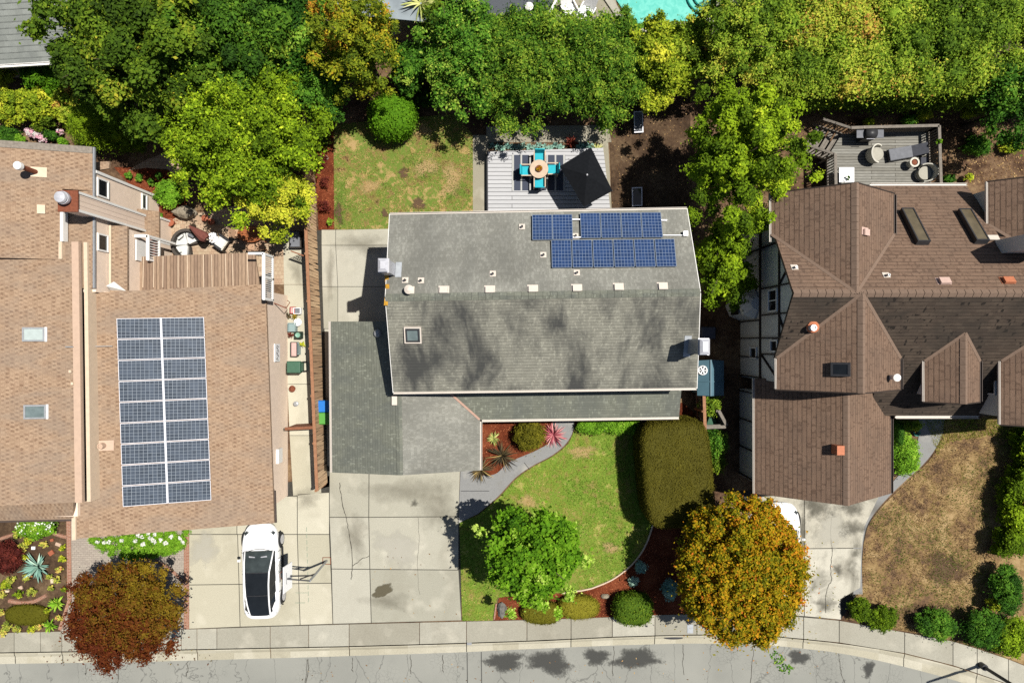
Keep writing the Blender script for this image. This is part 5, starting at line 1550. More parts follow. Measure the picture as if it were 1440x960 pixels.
m.build('ridge_cap', M['hip_tan'], gr)
m = MB()
for i in range(50):
    x0, x1 = 11.35 + i * .33, 11.35 + i * .33 + .31
    for sg in (1, -1):
        q = [V3(x0, RY, RZ + .03), V3(x1, RY, RZ + .026), V3(x1, RY + .16 * sg, RZ - .09), V3(x0, RY + .16 * sg, RZ - .09)]
        m.face(q if sg > 0 else q[::-1])
m.build('ridge_cap', M['hip_tan'], bh)
# walls
W = M['stucco_white']
m = MB()
for ya_, za_, x0, x1 in ((-1.70, 4.45, 11.72, 16.45), (-3.05, 3.45, 16.45, 27.0)):
    prof = [(ya_, -.05), (6.75 if x0 > 15 else 4.2, -.05), (6.75 if x0 > 15 else 4.2, 3.6 if x0 > 15 else 5.5), (1.95, 7.2), (ya_, za_)]
    n = len(prof); st = len(m.v)
    m.v += [V3(x0, y, z) for y, z in prof] + [V3(x1, y, z) for y, z in prof]
    m.f.append(tuple(st + k for k in range(n))[::-1]); m.m.append(0); m.f.append(tuple(st + k for k in range(n, 2 * n))); m.m.append(0)
    for i in range(n): m.f.append((st + i, st + (i + 1) % n, st + n + (i + 1) % n, st + n + i)); m.m.append(0)
m.build('wall', W, bh)


def wing(xw, xe, y0, y1, z, zr):
    mm = MB(); mm.span(xw, xe, y0, y1, -.05, z)
    xc = (xw + xe) / 2
    mm.hexa([V3(xw, y0, z), V3(xe, y0, z), V3(xe, y1, z), V3(xw, y1, z)], [V3(xc - .1, y0, zr), V3(xc + .1, y0, zr), V3(xc + .1, y1, zr), V3(xc - .1, y1, zr)])
    mm.build('wall', W, bh)


wing(11.75, 16.1, 3.9, 6.12, 5.3, 7.2); wing(11.76, 16.4, -1.8, 0, 5.3, 7.2); wing(21.0, 25.5, 3.0, 6.7, 4.95, 6.9)
wing(18.2, 20.0, -2.35, 0, 5.2, 6.1); wing(21.5, 26.1, -3.3, 0, 5.2, 7.05); wing(11.68, 17.35, -6.8, -2.4, 3.0, 5.2)
m = MB()
xt = 11.695
for z in (2.82,): m.beam(V3(xt, -2.4, z), V3(xt, 6.1, z), .05, .2)
m.beam(V3(xt, -1.7, 5.12), V3(xt, 4.5, 5.12), .05, .16)
for y in (4.36, 2.45, 1.22, .16, -.58): m.beam(V3(xt - .002, y, 2.92), V3(xt - .002, y, 5.04 if y > 3 or y < 0 else 6.2 if y < 2 else 6.6), .16, .05)
for y in (6.0, 4.36, 2.6, 1.0, .16, -.75, -1.7): m.beam(V3(xt - .002, y, 0), V3(xt - .002, y, 2.72), .15, .05)
for (y0, z0, y1, z1) in ((2.5, 5.2, 3.1, 6.1), (1.1, 5.2, .2, 5.9), (6.0, 3.0, 4.5, 4.9), (-.6, 3.0, -1.6, 4.9)): m.beam(V3(xt - .006, y0, z0), V3(xt - .006, y1, z1), .13, .04)
m.build('timber', M['timber_dark'], bh)
m = MB()
for y in (-2.5, -3.9, -5.3, -6.7): m.beam(V3(11.665, y, 0), V3(11.665, y, 2.9), .15, .04)
m.build('timber', M['timber_dark'], bh)
window(bh, (xt, 1.83, 4.45), .95, .95, 'x-', M['white_paint'], mull=1)
window(bh, (xt, -.2, 4.6), .48, .75, 'x-', M['white_paint'])
window(bh, (xt, -.55, 2.0), .5, .8, 'x-', M['white_paint'])
bay = MB(); bay.lathe((11.62, 1.8, 1.2), [(.72, -1.1), (.72, 1.1), (.3, 1.45)], 8); bo = bay.build('bay_window', W, bh)
for dy in (-.3, .3):
    bp = MB(); bp.span(10.93, 10.955, 1.8 + dy - .2, 1.8 + dy + .2, .9, 2.0); bp.build('pane', M['glass_dark'], bo)
gdm = MB()
for i in range(4): gdm.span(12.3, 16.8, -6.86, -6.81, .03 + i * .52, .53 + i * .52)
gdm.build('garage_door', M['white_paint'], bh)
window(bh, (21.47, -1.9, 4.2), .9, 1.0, 'x-', M['white_paint'])
window(bh, (24, -3.32, 3.6), 1.6, 1.2, 'y-', M['white_paint'], mull=1)
window(bh, (14, 6.14, 4.2), 1.4, 1.1, 'y+', M['white_paint'], mull=1)
for x in (17.5, 19.6): window(bh, (x, 6.76, 1.9), 1.3, 1.1, 'y+', M['white_paint'], mull=1)
# gutters
GW = M['gutter_white']
for a, b in (((16.5, 7.17, 3.55), (20.95, 7.17, 3.55)),): gutter(bh, a, b, GW, .1)
gutter(bh, (21.6, -3.44, 3.4), (17.75, -3.44, 3.4), GW, .11)
for x, ya, yb, z in ((11.12, 6.4, 4.3, 5.45), (11.36, -.72, -2.05, 5.45), (20.77, 7.0, 5.0, 5.05), (17.80, -.85, -2.6, 5.35), (21.11, -.85, -3.6, 5.35), (11.25, GY1, GY0, 3.05)):
    gutter(bh, (x + .07, yb, z), (x + .06, ya, z), GW, .055)
for x, ya, yb, z in ((16.53, 6.35, 4.6, 5.45), (16.81, -.75, -2.05, 5.45), (20.31, -.85, -2.6, 5.35), (17.73, -3.3, GY0, 3.05)):
    gutter(bh, (x + .085, yb, z), (x + .085, ya, z), M['gutter_dark'], .085)
# openings and pipes in the roof


def mnorth(x, y): return RZ - .75 * (y - RY)
def msouth(x, y): return RZ - .75 * (RY - y)


NB, SB = V3(0, .75, 1).normalized(), V3(0, -.75, 1).normalized()
for (xa, xb, ya, yb) in ((17.2, 17.75, 4.1, 5.75), (19.72, 20.28, 4.15, 5.72)):
    p = V3((xa + xb) / 2, (ya + yb) / 2, 0); p.z = mnorth(p.x, p.y)
    skylight(bh, p, NB, xb - xa, (yb - ya) * 1.25, .26, M['metal_dark'], M['skylight_tan'], fw=.055)
wS = lambda x, y: RZ - (14.12 - x) * 2 / 2.69
p = on(1183, 519, wS, 6.5)
skylight(bh, p, V3(-.743, 0, 1), .72, .56, .22, M['metal_dark'], M['glass_dark'], fw=.08)
eN = lambda x, y: RZ - (x - 13.87) * 2 / 2.63
eS = lambda x, y: RZ - (x - 14.12) * 2 / 2.66
box_vent(bh, on(1216, 327, eN, 7), V3(.76, 0, 1), .40, .26, .12, M['vent_pink'])
for px, py in ((1327, 397), (1417, 396)): box_vent(bh, on(px, py, mnorth, 7), NB, .42, .3, .16, M['vent_pink'] if px < 1400 else M['vent_orange'])
for px, py in ((1117, 376), (1246, 387)): p = on(px, py, mnorth, 6.5); pipe_vent(bh, p, .25, .05, M['metal_grey'], flash=(slope_frame(p + NB * .015, NB), .28, M['vent_pale']))
p = on(1138, 461, msouth, 6.8); pv = pipe_vent(bh, p, .45, .13, M['metal_pale']); m = MB(); m.lathe(p + V3(.1, .04, .05), [(.26, 0), (.24, .14), (.1, .22)], 16); m.build('flashing', M['vent_orange'], pv)
p = on(1252, 530, eS, 6); pv = pipe_vent(bh, p, .42, .10, M['white_paint'], cap=True)
gw = lambda x, y: 5.5 - (14.5 - x) * 2.4 / 3.17
p = on(1176, 631, gw, 5); m = MB(); m.span(p.x - .16, p.x + .16, p.y - .2, p.y + .2, p.z - .2, p.z + .42); m.build('roof_vent', M['vent_orange'], bh)
m = MB(); m.span(20.68, 22.3, 3.72, 4.32, 4.0, 9.4); m.build('chimney', W, bh)
m = MB(); m.box((20.6, 4.45, 5.75), (.5, .25, .05), 0, 0, -.6); m.build('flashing', M['vent_pale'], bh)

# ================================================================== roofs at the top edge
o = thing('tiled_house', 'grey tiled house roof at the top left behind the dark tree', 'house', P(20, 30, 0))
a, b = P(-120, 98, 2.9), P(112, 84, 2.9)
r1, r2 = V3(a.x, a.y + 6.5, 5.0), V3(b.x, b.y + 6.5, 5.0)
MB().slab([a, b, r2, r1], .16).build('roof', M['roof_tile'], o)
MB().slab([r1, r2, V3(b.x, b.y + 13, 2.9), V3(a.x, a.y + 13, 2.9)], .16).build('roof', M['roof_tile'], o)
gutter(o, b + V3(0, -.01, -.05), a + V3(0, -.01, -.05), M['white_paint'], .13)
MB().prism([(a.x + .4, a.y + .6), (b.x - .5, b.y + .6), (b.x - .5, b.y + 12.5), (a.x + .4, a.y + 12.5)], -.05, 2.9).build('wall', M['stucco_grey'], o)
window(o, (-22, a.y + .6 + .3, 1.5), 1.2, 1.0, 'y-', M['white_paint'])
o = thing('flat_roofed_house', 'pale grey flat roofed building behind the golden tree', 'house', P(520, 0, 0))
MB().prism([XY(440, 14, 2.6), XY(600, 30, 2.6), XY(610, -170, 2.6), XY(440, -170, 2.6)], -.05, 2.5).build('wall', M['stucco_grey'], o)
MB().prism([XY(436, 16, 2.6), XY(604, 32, 2.6), XY(614, -175, 2.6), XY(436, -175, 2.6)], 2.5, 2.64).build('roof', M['roof_flat'], o)
m = MB(); m.beam(P(412, 10, 2.75), P(470, -3, 2.75), .12, .1); m.beam(P(436, 16, 2.7), P(436, -170, 2.7), .1, .1); m.build('fascia', M['metal_dark'], o)
o = thing('dark_roofed_house', 'dark grey roofed house behind the hedge left of the pool', 'house', P(720, -20, 0))
MB().prism([XY(640, 40, 2.8), XY(758, 30, 2.8), XY(780, -20, 2.8), XY(790, -190, 2.8), XY(640, -190, 2.8)], -.05, 2.7).build('wall', M['stucco_grey'], o)
MB().slab([P(636, 44, 2.9), P(764, 28, 2.9), P(780, -4, 2.9), P(800, -190, 3.0), P(636, -190, 3.0)], .14).build('roof', M['roof_dark'], o)
gutter(o, P(780, -4, 2.95) + V3(.1, 0, 0), P(764, 28, 2.9) + V3(.1, 0, 0), M['white_paint'], .08)
m = MB(); m.lathe(P(744, 12, 2.9), [(.16, 0), (.2, .2), (.06, .3)], 14); m.build('roof_vent', M['white_paint'], o)

# ------------------------------------------------------------------ fences and gates
def board_fence(label, a, b, h, mat, cap, name='fence', post=2.4, t=0.05, side=1):
    a, b = Vector(a), Vector(b)
    o = thing(name, label, 'fence', a.lerp(b, .5))
    d = (b - a).normalized(); s = V3(-d.y, d.x, 0) * side
    L = (b - a).length
    n = max(1, round(L / .15))
    m = MB()
    rd = random.Random(int(L * 10))
    for i in range(n):
        p, q = a.lerp(b, i / n), a.lerp(b, (i + .93) / n)
        m.beam(p + V3(0, 0, h / 2 + rd.uniform(-.01, .01)), q + V3(0, 0, h / 2), t * rd.uniform(.8, 1.1), h - .03)
    m.build('boards', mat, o)
    m = MB(); m.beam(a + V3(0, 0, h + .02), b + V3(0, 0, h + .02), .15, .04); m.build('cap_rail', cap, o)
    m = MB(); m.beam(a + s * .06 + V3(0, 0, .5), b + s * .06 + V3(0, 0, .5), .05, .09); m.beam(a + s * .06 + V3(0, 0, h - .3), b + s * .06 + V3(0, 0, h - .3), .05, .09); m.build('rail', cap, o)
    k = max(1, round(L / post))
    for i in range(k + 1):
        p = a.lerp(b, i / k) + s * .075
        m = MB(); m.beam(p, p + V3(0, 0, h), .1, .1); m.build('post', cap, o)
    return o


board_fence('long weathered brown plank fence between the tan house and the grey house', (-10.36, 13.5, 0), (-9.48, -7.26, 0), 1.8, M['fence_wood'], M['fence_cap'], side=-1)
g_ = thing('gate', 'narrow brown wooden gate across the side path south of the pots', 'gate', P(422, 602, 0))
q0, q1 = P(401, 602.5, 1.75), P(443, 600.5, 1.75)
m = MB(); m.beam(V3(q0.x, q0.y, .9), V3(q1.x, q1.y, .9), .05, 1.7); m.build('leaf', M['gate_brown'], g_)
m = MB(); m.beam(V3(q0.x, q0.y, 1.78), V3(q1.x, q1.y, 1.78), .14, .06); m.build('cap_rail', M['gate_brown'], g_)
g_ = thing('gate', 'lattice gate leaf standing open on the paving beside the plank fence', 'gate', P(418, 360, 0))
q0, q1 = P(409, 353, 1.4), P(431, 361, 1.4)
m = MB()
for i in range(9):
    f = i / 8; p = V3(*q0[:2], 0).lerp(V3(*q1[:2], 0), f); m.beam(p + V3(0, 0, .1), p + V3(0, 0, 1.35), .03, .02)
for z in (.15, .5, .85, 1.2): m.beam(V3(*q0[:2], z), V3(*q1[:2], z), .02, .03)
m.build('lattice', M['gate_brown'], g_)
m = MB(); m.beam(V3(*q0[:2], 1.4), V3(*q1[:2], 1.4), .06, .07); m.build('rail', M['gate_brown'], g_)
board_fence('low grey fence standing between the teal shed and the grey house', P(981, 640, 0), P(977, 508, 0), 1.5, M['rail_grey'], M['fence_cap'])
board_fence('short fence panel south of the green barrow in the dark side yard', (9.25, -4.25, 0), (10.55, -4.2, 0), 1.3, M['rail_grey'], M['rail_grey'], post=1.2)
board_fence('short slanting fence panel east of the green barrow in the dark side yard', (10.6, -4.15, 0), (10.2, -3.4, 0), 1.3, M['rail_grey'], M['rail_grey'], post=1.2)
MARK_TREES = True

# ------------------------------------------------------------------ trees along the top
tree('tree', 'broad dark olive tree beside the grey tiled roof at the top left', 198, 74, 108, 90, 7.6, M['leaf_olive'], n=84, leaf=.19, dens=150, cr=(.13, .27), tm=.46, ts=.24, lo=.28, tr=.25, lump=.5, extra=[(160, 130, 4.6, 22, .6), (185, 118, 5.2, 24, .7), (215, 140, 4.6, 20, .4), (118, 50, 5.0, 22, .75), (245, 150, 4.0, 20, .35)])
tree('tree', 'dark green tree standing between the olive tree and the golden tree', 338, 42, 90, 74, 6.4, M['leaf_dark'], n=70, leaf=.17, dens=160, cr=(.15, .3), tm=.62, ts=.26, lo=.25, tr=.2, lump=.5)
tree('tree', 'dense green tree filling the gap left of the golden tree', 424, 86, 62, 84, 5.0, M['leaf_mid'], n=64, leaf=.16, dens=170, cr=(.16, .32), tm=.40, ts=.22, lo=.2, lump=.5)
tree('tree', 'large bright green tree overhanging the paved patio of the tan house', 346, 190, 93, 94, 5.6, M['leaf_bright'], n=210, leaf=.14, dens=230, cr=(.07, .17), tm=.36, ts=.17, lo=.35, tr=.2, stick=.4, lump=.55, tvar=.4)
tree('tree', 'small yellow green tree by the fence above the orange patio table', 390, 275, 50, 46, 4.2, M['leaf_yellow'], n=44, leaf=.13, dens=230, cr=(.16, .3), tm=.74, ts=.18, lo=.4, tr=.1, stick=.14, lump=.5, extra=[(396, 327, 2.2, 13, .5), (388, 335, 2.0, 9, .5)])
tree('tree', 'golden orange conifer near the top edge above the round clipped bush', 506, 62, 56, 66, 7.4, M['leaf_gold'], n=80, leaf=.13, dens=220, cr=(.1, .24), tm=.50, ts=.18, lo=.2, stick=.3, lump=.5, tgrad=(-.10, .24), extra=[(466, 15, 6.5, 12, .95), (478, 30, 6.5, 14, .8), (470, 95, 5.5, 13, .6), (528, 122, 3.6, 13, .6), (508, 126, 3.6, 12, .6)])
tree('tree', 'glossy dark green small tree right of the golden conifer', 576, 98, 26, 34, 3.4, M['leaf_mid'], n=30, leaf=.15, dens=200, cr=(.24, .36), tm=.42, lo=.2, tr=.1)
tree('tree', 'mid green tree with pale tips right of the spiky yucca', 652, 80, 46, 74, 4.8, M['leaf_mid'], n=80, leaf=.14, dens=220, cr=(.12, .26), tm=.66, ts=.2, lo=.2, lump=.5, stick=.3, tvar=.4)
tree('tree', 'deep green tree west half of the dense pair above the grey deck', 730, 92, 74, 76, 4.2, M['leaf_dark'], n=130, leaf=.14, dens=220, cr=(.1, .22), tm=.68, ts=.14, lo=.22, stick=.4, tvar=.4, lump=.5, aspect=.42)
tree('tree', 'deep green tree east half of the dense pair above the umbrella', 832, 95, 70, 74, 4.1, M['leaf_dark'], n=130, leaf=.14, dens=220, cr=(.1, .22), tm=.72, ts=.14, lo=.22, stick=.4, tvar=.4, lump=.5, aspect=.42)
tree('tree', 'upright yellow green tree between the pool and the white framed panel', 930, 87, 40, 60, 3.9, M['leaf_yellow'], n=64, leaf=.14, dens=210, cr=(.16, .3), tm=.42, ts=.24, lo=.18, stick=.1, lump=.5)
tree('tree', 'light green tree standing right of the pool steps', 1032, 62, 60, 58, 5.0, M['leaf_mixed'], n=90, leaf=.13, dens=230, cr=(.1, .24), tm=.30, ts=.16, lo=.15, lump=.5, stick=.35)
tree('tree', 'rounded olive tree with lime tips between the two roofs', 1038, 222, 68, 93, 7.6, M['leaf_bright'], n=150, leaf=.13, dens=230, cr=(.09, .19), tm=.34, ts=.30, lo=.25, tr=.18, stick=.1, lump=.5)
tree('tree', 'narrow green tree squeezed between the grey roof and the timbered wall', 1016, 374, 34, 66, 4.6, M['leaf_bright'], n=60, leaf=.14, dens=200, cr=(.15, .3), tm=.28, ts=.22, lo=.25, tr=.12, lump=.5)
tree('tree', 'loose dark green tree at the right edge behind the weathered deck', 1418, 150, 48, 64, 4.6, M['leaf_mid'], n=40, leaf=.15, dens=120, cr=(.16, .28), tm=.4, ts=.24, lo=.3, core=.5, stick=.2)
# tall clipped hedge, one row, at the top right
hd = thing('hedge', 'tall broad mixed green hedge along the top right above the weathered deck', 'hedge', P(1270, 55, 0))
nH = 300
hx, hy = rng.uniform(1092, 1620, nH), rng.uniform(-40, 116, nH)
hz = np.clip(3.3 + rng.normal(size=nH) * .22 - ((hy - 40) / 90) ** 2 * .35, 2.6, 3.8)
HCt = np.array([P(x, y, z)[:] for x, y, z in zip(hx, hy, hz)])
hr = rng.uniform(.42, .72, nH)
ht = np.clip(.38 + .18 * np.sin(hx / 45) + .16 * np.sin(hy / 22 + hx / 60) + rng.normal(size=nH) * .14, .03, .97)
ht[(np.abs(hx - 1190) < 60) & (hy < 45)] += .07
ht -= np.clip((hx - 1240) / 600, 0, .14)
fx = np.linspace(1092, 1600, 90)
F1 = np.array([P(x, 116 + rng.uniform(-5, 5), 3.0)[:] for x in fx]); F2 = np.array([[p[0], p[1] + rng.uniform(-.15, .1), 1.9] for p in F1]); F3 = np.array([[p[0], p[1] + rng.uniform(-.1, .2), .8] for p in F1])
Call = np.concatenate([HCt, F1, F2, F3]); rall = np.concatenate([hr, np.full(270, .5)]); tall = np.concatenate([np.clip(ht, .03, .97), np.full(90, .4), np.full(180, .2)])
leaf_mesh('foliage', M['leaf_mixed'], hd, Call, rall, tall, .13, 220, .6, core=.8, stick=.4)
m = MB(); y0, y1 = P(0, 112, 2.8).y, P(0, -60, 2.8).y
m.span(P(1092, 0, 3).x, P(1620, 0, 3).x, y0 + .3, y1, -.05, 2.6); m.build('branches', M['bark'], hd)
for px, py, rx, ry, h, mt, tmm, lb in ((448, 22, 26, 22, 3.6, 'leaf_mid', .3, 'green understorey shrub at the top edge left of the golden tree'), (605, 70, 24, 30, 2.6, 'leaf_dark', .3, 'dark understorey shrub between the glossy tree and the mid green tree'), (690, 48, 26, 24, 3.6, 'leaf_dark', .75, 'green understorey shrub below the dark grey roof edge'), (778, 60, 30, 26, 3.4, 'leaf_dark', .75, 'green understorey shrub below the pool terrace chairs'), (880, 60, 22, 30, 3.2, 'leaf_mid', .5, 'understorey shrub beside the near end of the pool'), (976, 70, 22, 44, 3.2, 'leaf_yellow', .35, 'yellow green understorey shrub below the pool steps'), (1075, 110, 30, 30, 2.8, 'leaf_mixed', .4, 'shrub filling the gap between the light green tree and the tall hedge'), (270, 165, 30, 30, 2.4, 'leaf_dark', .3, 'dark understorey shrub in the shade of the olive tree'), (600, 138, 22, 12, 1.0, 'leaf_dark', .2, 'low dark shrub in shade behind the clipped round bush')):
    shrub(lb, px, py, rx, ry, h, M[mt], n=30, leaf=.14, dens=200, tm=tmm, cr=(.2, .36), stick=.1)
# smaller greenery at the back left
shrub('bright lime shrub at the left edge under the grey tiled roof', 6, 105, 16, 14, 1.6, M['leaf_yellow'], tm=.6)
shrub('lush green shrub below the white gutter of the tiled roof', 70, 108, 34, 26, 2.2, M['leaf_fresh'], n=24, tm=.25, leaf=.12)
shrub('hydrangea bush with pale green heads at the left edge of the back bed', 18, 150, 28, 28, 1.5, M['leaf_yellow'], n=30, tm=.4, leaf=.13, dens=240, ts=.3, core=.55, cr=(.18, .3), cat='bush')
shrub('largest hydrangea bush with yellow green heads in the back bed', 62, 150, 34, 32, 1.7, M['leaf_yellow'], n=40, tm=.42, leaf=.13, dens=240, ts=.3, core=.55, cr=(.16, .26), cat='bush')
shrub('hydrangea bush with brownish stems left of the feathery shrub', 100, 140, 22, 34, 1.6, M['leaf_mixed'], n=30, tm=.45, leaf=.13, dens=240, ts=.3, core=.55, cr=(.18, .28), cat='bush')
shrub('feathery yellow green shrub beside the north corner of the tan roof', 146, 176, 50, 32, 2.4, M['leaf_bright'], n=50, tm=.34, leaf=.12, dens=260, ts=.16, stick=.25, aspect=.25)
shrub('darker feathery shrub right of the pale feathery one', 180, 196, 32, 20, 2.0, M['leaf_bright'], n=26, tm=.14, leaf=.12, dens=260, stick=.25, aspect=.25)
for px, py, r, lb in ((44, 187, 8, 'pink flowering mophead cluster nearest the left of the back bed'), (54, 191, 7, 'pale pink flower cluster in the middle of the back bed'), (62, 196, 6, 'small cream pink flower cluster right of the pink mophead'), (86, 186, 5, 'single pink flower cluster close to the feathery shrub')):
    shrub(lb, px, py, r, r * .8, .7, M['flower_pink'], n=7, leaf=.07, dens=500, name='flower_cluster', cat='flowers', tm=.5, ts=.3)
for px, py, r, lb in ((10, 190, 18, 'low dark green plant in the left corner of the back bed'), (28, 196, 9, 'round lime plant left of the pink flowers'), (72, 190, 12, 'low dark green plant between the pink flower clusters'), (88, 200, 8, 'low lime plant beside the roof edge right of the flowers')):
    shrub(lb, px, py, r, r * .7, .6, M['leaf_mid'] if r > 10 else M['leaf_lime'], n=9, leaf=.1, dens=320, name='plant', cat='plant', tm=.3)
clipped('clipped round green bush at the edge of the back lawn', 552, 165, 32, 31, 0.0, 1.9, M['leaf_fresh'], p=2.3, leaf=.11, dens=420, name='bush', cat='bush', rough=.08, tm=.42)
shrub('bright green shrub in the red mulch beside the boulder', 238, 273, 20, 20, 1.1, M['leaf_lime'], n=20, leaf=.1, tm=.35)
for px, py, lb in ((181, 247, 'small leafy plant in mulch nearest the tan wall'), (196, 250, 'small silver green plant in the mulch bed'), (212, 256, 'small pale plant with white blooms in the mulch'), (224, 247, 'small round plant at the far edge of the mulch bed'), (226, 305, 'small lime plant at the foot of the chimney bump')):
    shrub(lb, px, py, 6, 6, .4, M['leaf_mid'], n=6, leaf=.08, dens=300, name='plant', cat='plant', tm=.6, core=.4)
rock('boulder', 'large pale boulder at the edge of the patio under the bright tree', P(259, 299, .25), (.62, .36, .42), M['stone'], 3)
blades('yucca', M['leaf_yucca'], P(592, 6, 2.6), 46, 1.0, .09, (-.1, 1.2), tm=.55, arch=.5)
tag(bpy.data.objects['yucca'], 'spiky pale yucca at the top edge by the flat roof', 'yucca')
m = MB(); m.tube([V3(*XY(592, 6, 2.6), -.05), V3(*XY(592, 6, 2.6), 2.62)], [.14, .1], 8); m.build('trunk', M['bark'], bpy.data.objects['yucca'])
shrub('small white flowering shrub in the gap below the flat roof', 556, 42, 13, 7, 2.2, M['flower_white'], n=9, leaf=.1, dens=220, tm=.5, core=.5)
shrub('dark leafy shrub left of the yucca and white blossom', 577, 30, 14, 12, 2.4, M['leaf_blue'], n=12, leaf=.16, dens=90, tm=.05, core=0, stick=.3)
shrub('brownish olive shrub under the yucca', 612, 34, 24, 26, 3.4, M['leaf_olive'], n=20, leaf=.13, dens=220, tm=.4)
shrub('green climbing foliage left of the golden tree top', 482, 8, 16, 12, 3.0, M['leaf_fresh'], n=10, leaf=.13, tm=.2, dens=240)
# back garden beds
for i in range(20):
    px = 692 + i * 7.4 if i < 14 else 812 + (i - 14) * 4.2
    b_ = blades('succulent', M['leaf_blue'], P(px, 206 + (i % 3) * 1.6 - 1, .05), 16, .22, .07, (.3, 1.2), tm=.4, ts=.2)
    tag(b_, 'blue green succulent rosette in the strip behind the deck', 'succulent', 'succulents in the strip behind the deck')
blades('cordyline', M['leaf_maroon'], P(803, 201, .1), 24, .45, .07, (.3, 1.3), tm=.6); tag(bpy.data.objects['cordyline'], 'dark red spiky plant in the succulent strip', 'plant')
blades('spiky_plant', M['leaf_yucca'], P(839, 211, .05), 30, .42, .05, (.2, 1.2), tm=.5); tag(bpy.data.objects['spiky_plant'], 'yellow spiky plant beside the top corner of the umbrella', 'plant')
for px, py, r, mt, lb in ((458, 200, 10, 'leaf_olive', 'dull olive shrub at the top of the mulch strip'), (455, 226, 8, 'leaf_maroon', 'dark red shrub in the middle of the mulch strip'), (458, 256, 8, 'leaf_maroon', 'larger dark red shrub in the lower mulch strip'), (457, 290, 9, 'leaf_maroon', 'dark red shrub at the bottom of the mulch strip by the concrete'), (464, 312, 5, 'leaf_lime', 'small green tuft beside the concrete corner')):
    shrub(lb, px, py, r, r * 1.1, .6, M[mt], n=9, leaf=.09, dens=240, tm=.5, core=.4)
rock('rock', 'pale flat rock in the mulch strip by the back fence', P(453, 222, .05), (.28, .2, .14), M['stone'], 9)

M['stone_grey'] = m_ground('stone_grey', [(0.1, A(84, 82, 78)), (0.5, A(122, 120, 114)), (0.9, A(150, 148, 140))], 2, 8, 40, 0.02)
# ------------------------------------------------------------------ front gardens
tree('tree', 'round bright green young tree on the front lawn', 750, 776, 57, 62, 6.5, M['leaf_fresh'], n=120, leaf=.18, dens=165, cr=(.12, .25), tm=.44, ts=.18, lo=.50, tr=.11, aspect=.75, core=.66, stick=.22, lump=.35, base=P(737, 748, 0)[:2],
     extra=[(675, 748, 4.4, 8, .9), (668, 742, 4.4, 5, .95), (822, 790, 4.0, 9, .9), (832, 785, 3.8, 5, .9), (762, 850, 3.2, 10, .8), (785, 862, 3.0, 7, .8), (718, 862, 3.0, 8, .85), (800, 835, 3.2, 10, .85)])
clipped('big clipped olive hedge block on the red mulch beside the front lawn', 946, 661, 47.5, 72.5, 0.0, 2.45, M['leaf_clip'], p=5.0, q=14.0, leaf=.055, dens=1700, rough=.030, tm=.42, ts=.28, rz=R(5))
tree('tree', 'large round orange and gold tree at the sidewalk beside the stained driveway', 1041, 800, 87, 102, 6.2, M['leaf_autumn'], n=330, leaf=.13, dens=250, cr=(.055, .115), lump=.12, tm=.46, ts=.13, tvar=.42, lo=.25, tr=.2, core=.7, stick=.3)
tree('tree', 'dark red maple at the sidewalk beside the paver court', 176, 857, 72, 66, 4.6, M['leaf_maple'], n=150, leaf=.11, dens=290, cr=(.08, .18), tm=.42, ts=.14, lo=.4, tr=.13, core=.6, stick=.3, lump=.28, tgrad=(.28, .30), bark=None,
     extra=[(145, 930, 2.9, 14, .1), (152, 940, 2.8, 9, .1), (240, 905, 2.9, 12, .2), (236, 915, 2.8, 7, .2), (105, 890, 3.0, 12, .2), (120, 912, 2.9, 14, .1), (113, 815, 3.2, 8, .2), (250, 830, 3.0, 12, .8), (245, 870, 3.0, 12, .6)])
clipped('dark green clipped round bush at the sidewalk in front of the red mulch', 890, 855, 26, 21, 0.0, 1.15, M['leaf_olive'], p=2.8, leaf=.08, dens=700, name='bush', cat='bush', rough=.06, tm=.5)
clipped('low moss coloured mound west of its twin at the front lawn edge', 762, 861, 28, 15, 0.0, .7, M['leaf_moss'], p=2.4, leaf=.05, dens=1000, name='shrub', cat='shrub', rough=.05, tm=.3)
clipped('low moss coloured mound east of its twin nearest the red mulch', 814, 853, 28, 16, 0.0, .75, M['leaf_moss'], p=2.4, leaf=.05, dens=1000, name='shrub', cat='shrub', rough=.05, tm=.6)
shrub('bright blue grey cushion plant on the red mulch', 891, 817, 7.5, 7, .4, M['leaf_blue'], n=10, leaf=.07, dens=400, name='plant', cat='plant', tm=.85)
shrub('shaded blue grey cushion plant beside the lawn edging', 901, 797, 9, 9, .45, M['leaf_blue'], n=10, leaf=.08, dens=360, name='plant', cat='plant', tm=.4)
shrub('blue grey bush half under the west side of the orange tree', 942, 826, 10, 18, .7, M['leaf_blue'], n=14, leaf=.09, dens=260, name='plant', cat='plant', tm=.4, core=.4)
rock('rock', 'small tan rock on the red mulch near the moss mound', P(851, 838, .05), (.2, .13, .12), M['stone'], 5)
rock('boulder', 'grey boulder at the foot of the bright green tree', P(706, 857, .08), (.26, .34, .2), M['stone_grey'], 8)
shrub('rounded olive shrub in the corner bed of the grey roof', 744, 612, 24, 21, 1.2, M['leaf_moss'], n=24, leaf=.09, tm=.25, dens=420, stick=.2, aspect=.35)
for px, py, n_, L, mt, tmm, lb in ((778, 611, 60, .75, 'leaf_pink', .5, 'pink strap leaved cordyline beside the olive shrub'), (706, 640, 44, .95, 'leaf_flax', .4, 'dark bronze flax sprawling over the mulch and path'), (676, 660, 44, .80, 'leaf_flax', .55, 'dark flax with tan tips at the corner of the driveway'), (694, 616, 26, .40, 'leaf_yucca', .35, 'small yellow green flax near the grey roof corner')):
    tag(blades('flax', M[mt], P(px, py, .08), n_, L, .055, (.1, 1.2), tm=tmm, ts=.28), lb, 'flax')
hd2 = thing('hedge', 'low bright green hedge under the porch eave', 'hedge', P(858, 600, 0))
lx = np.linspace(818, 905, 34)
LC = np.array([P(x, 599 + rng.uniform(-4, 5), .45)[:] for x in lx])
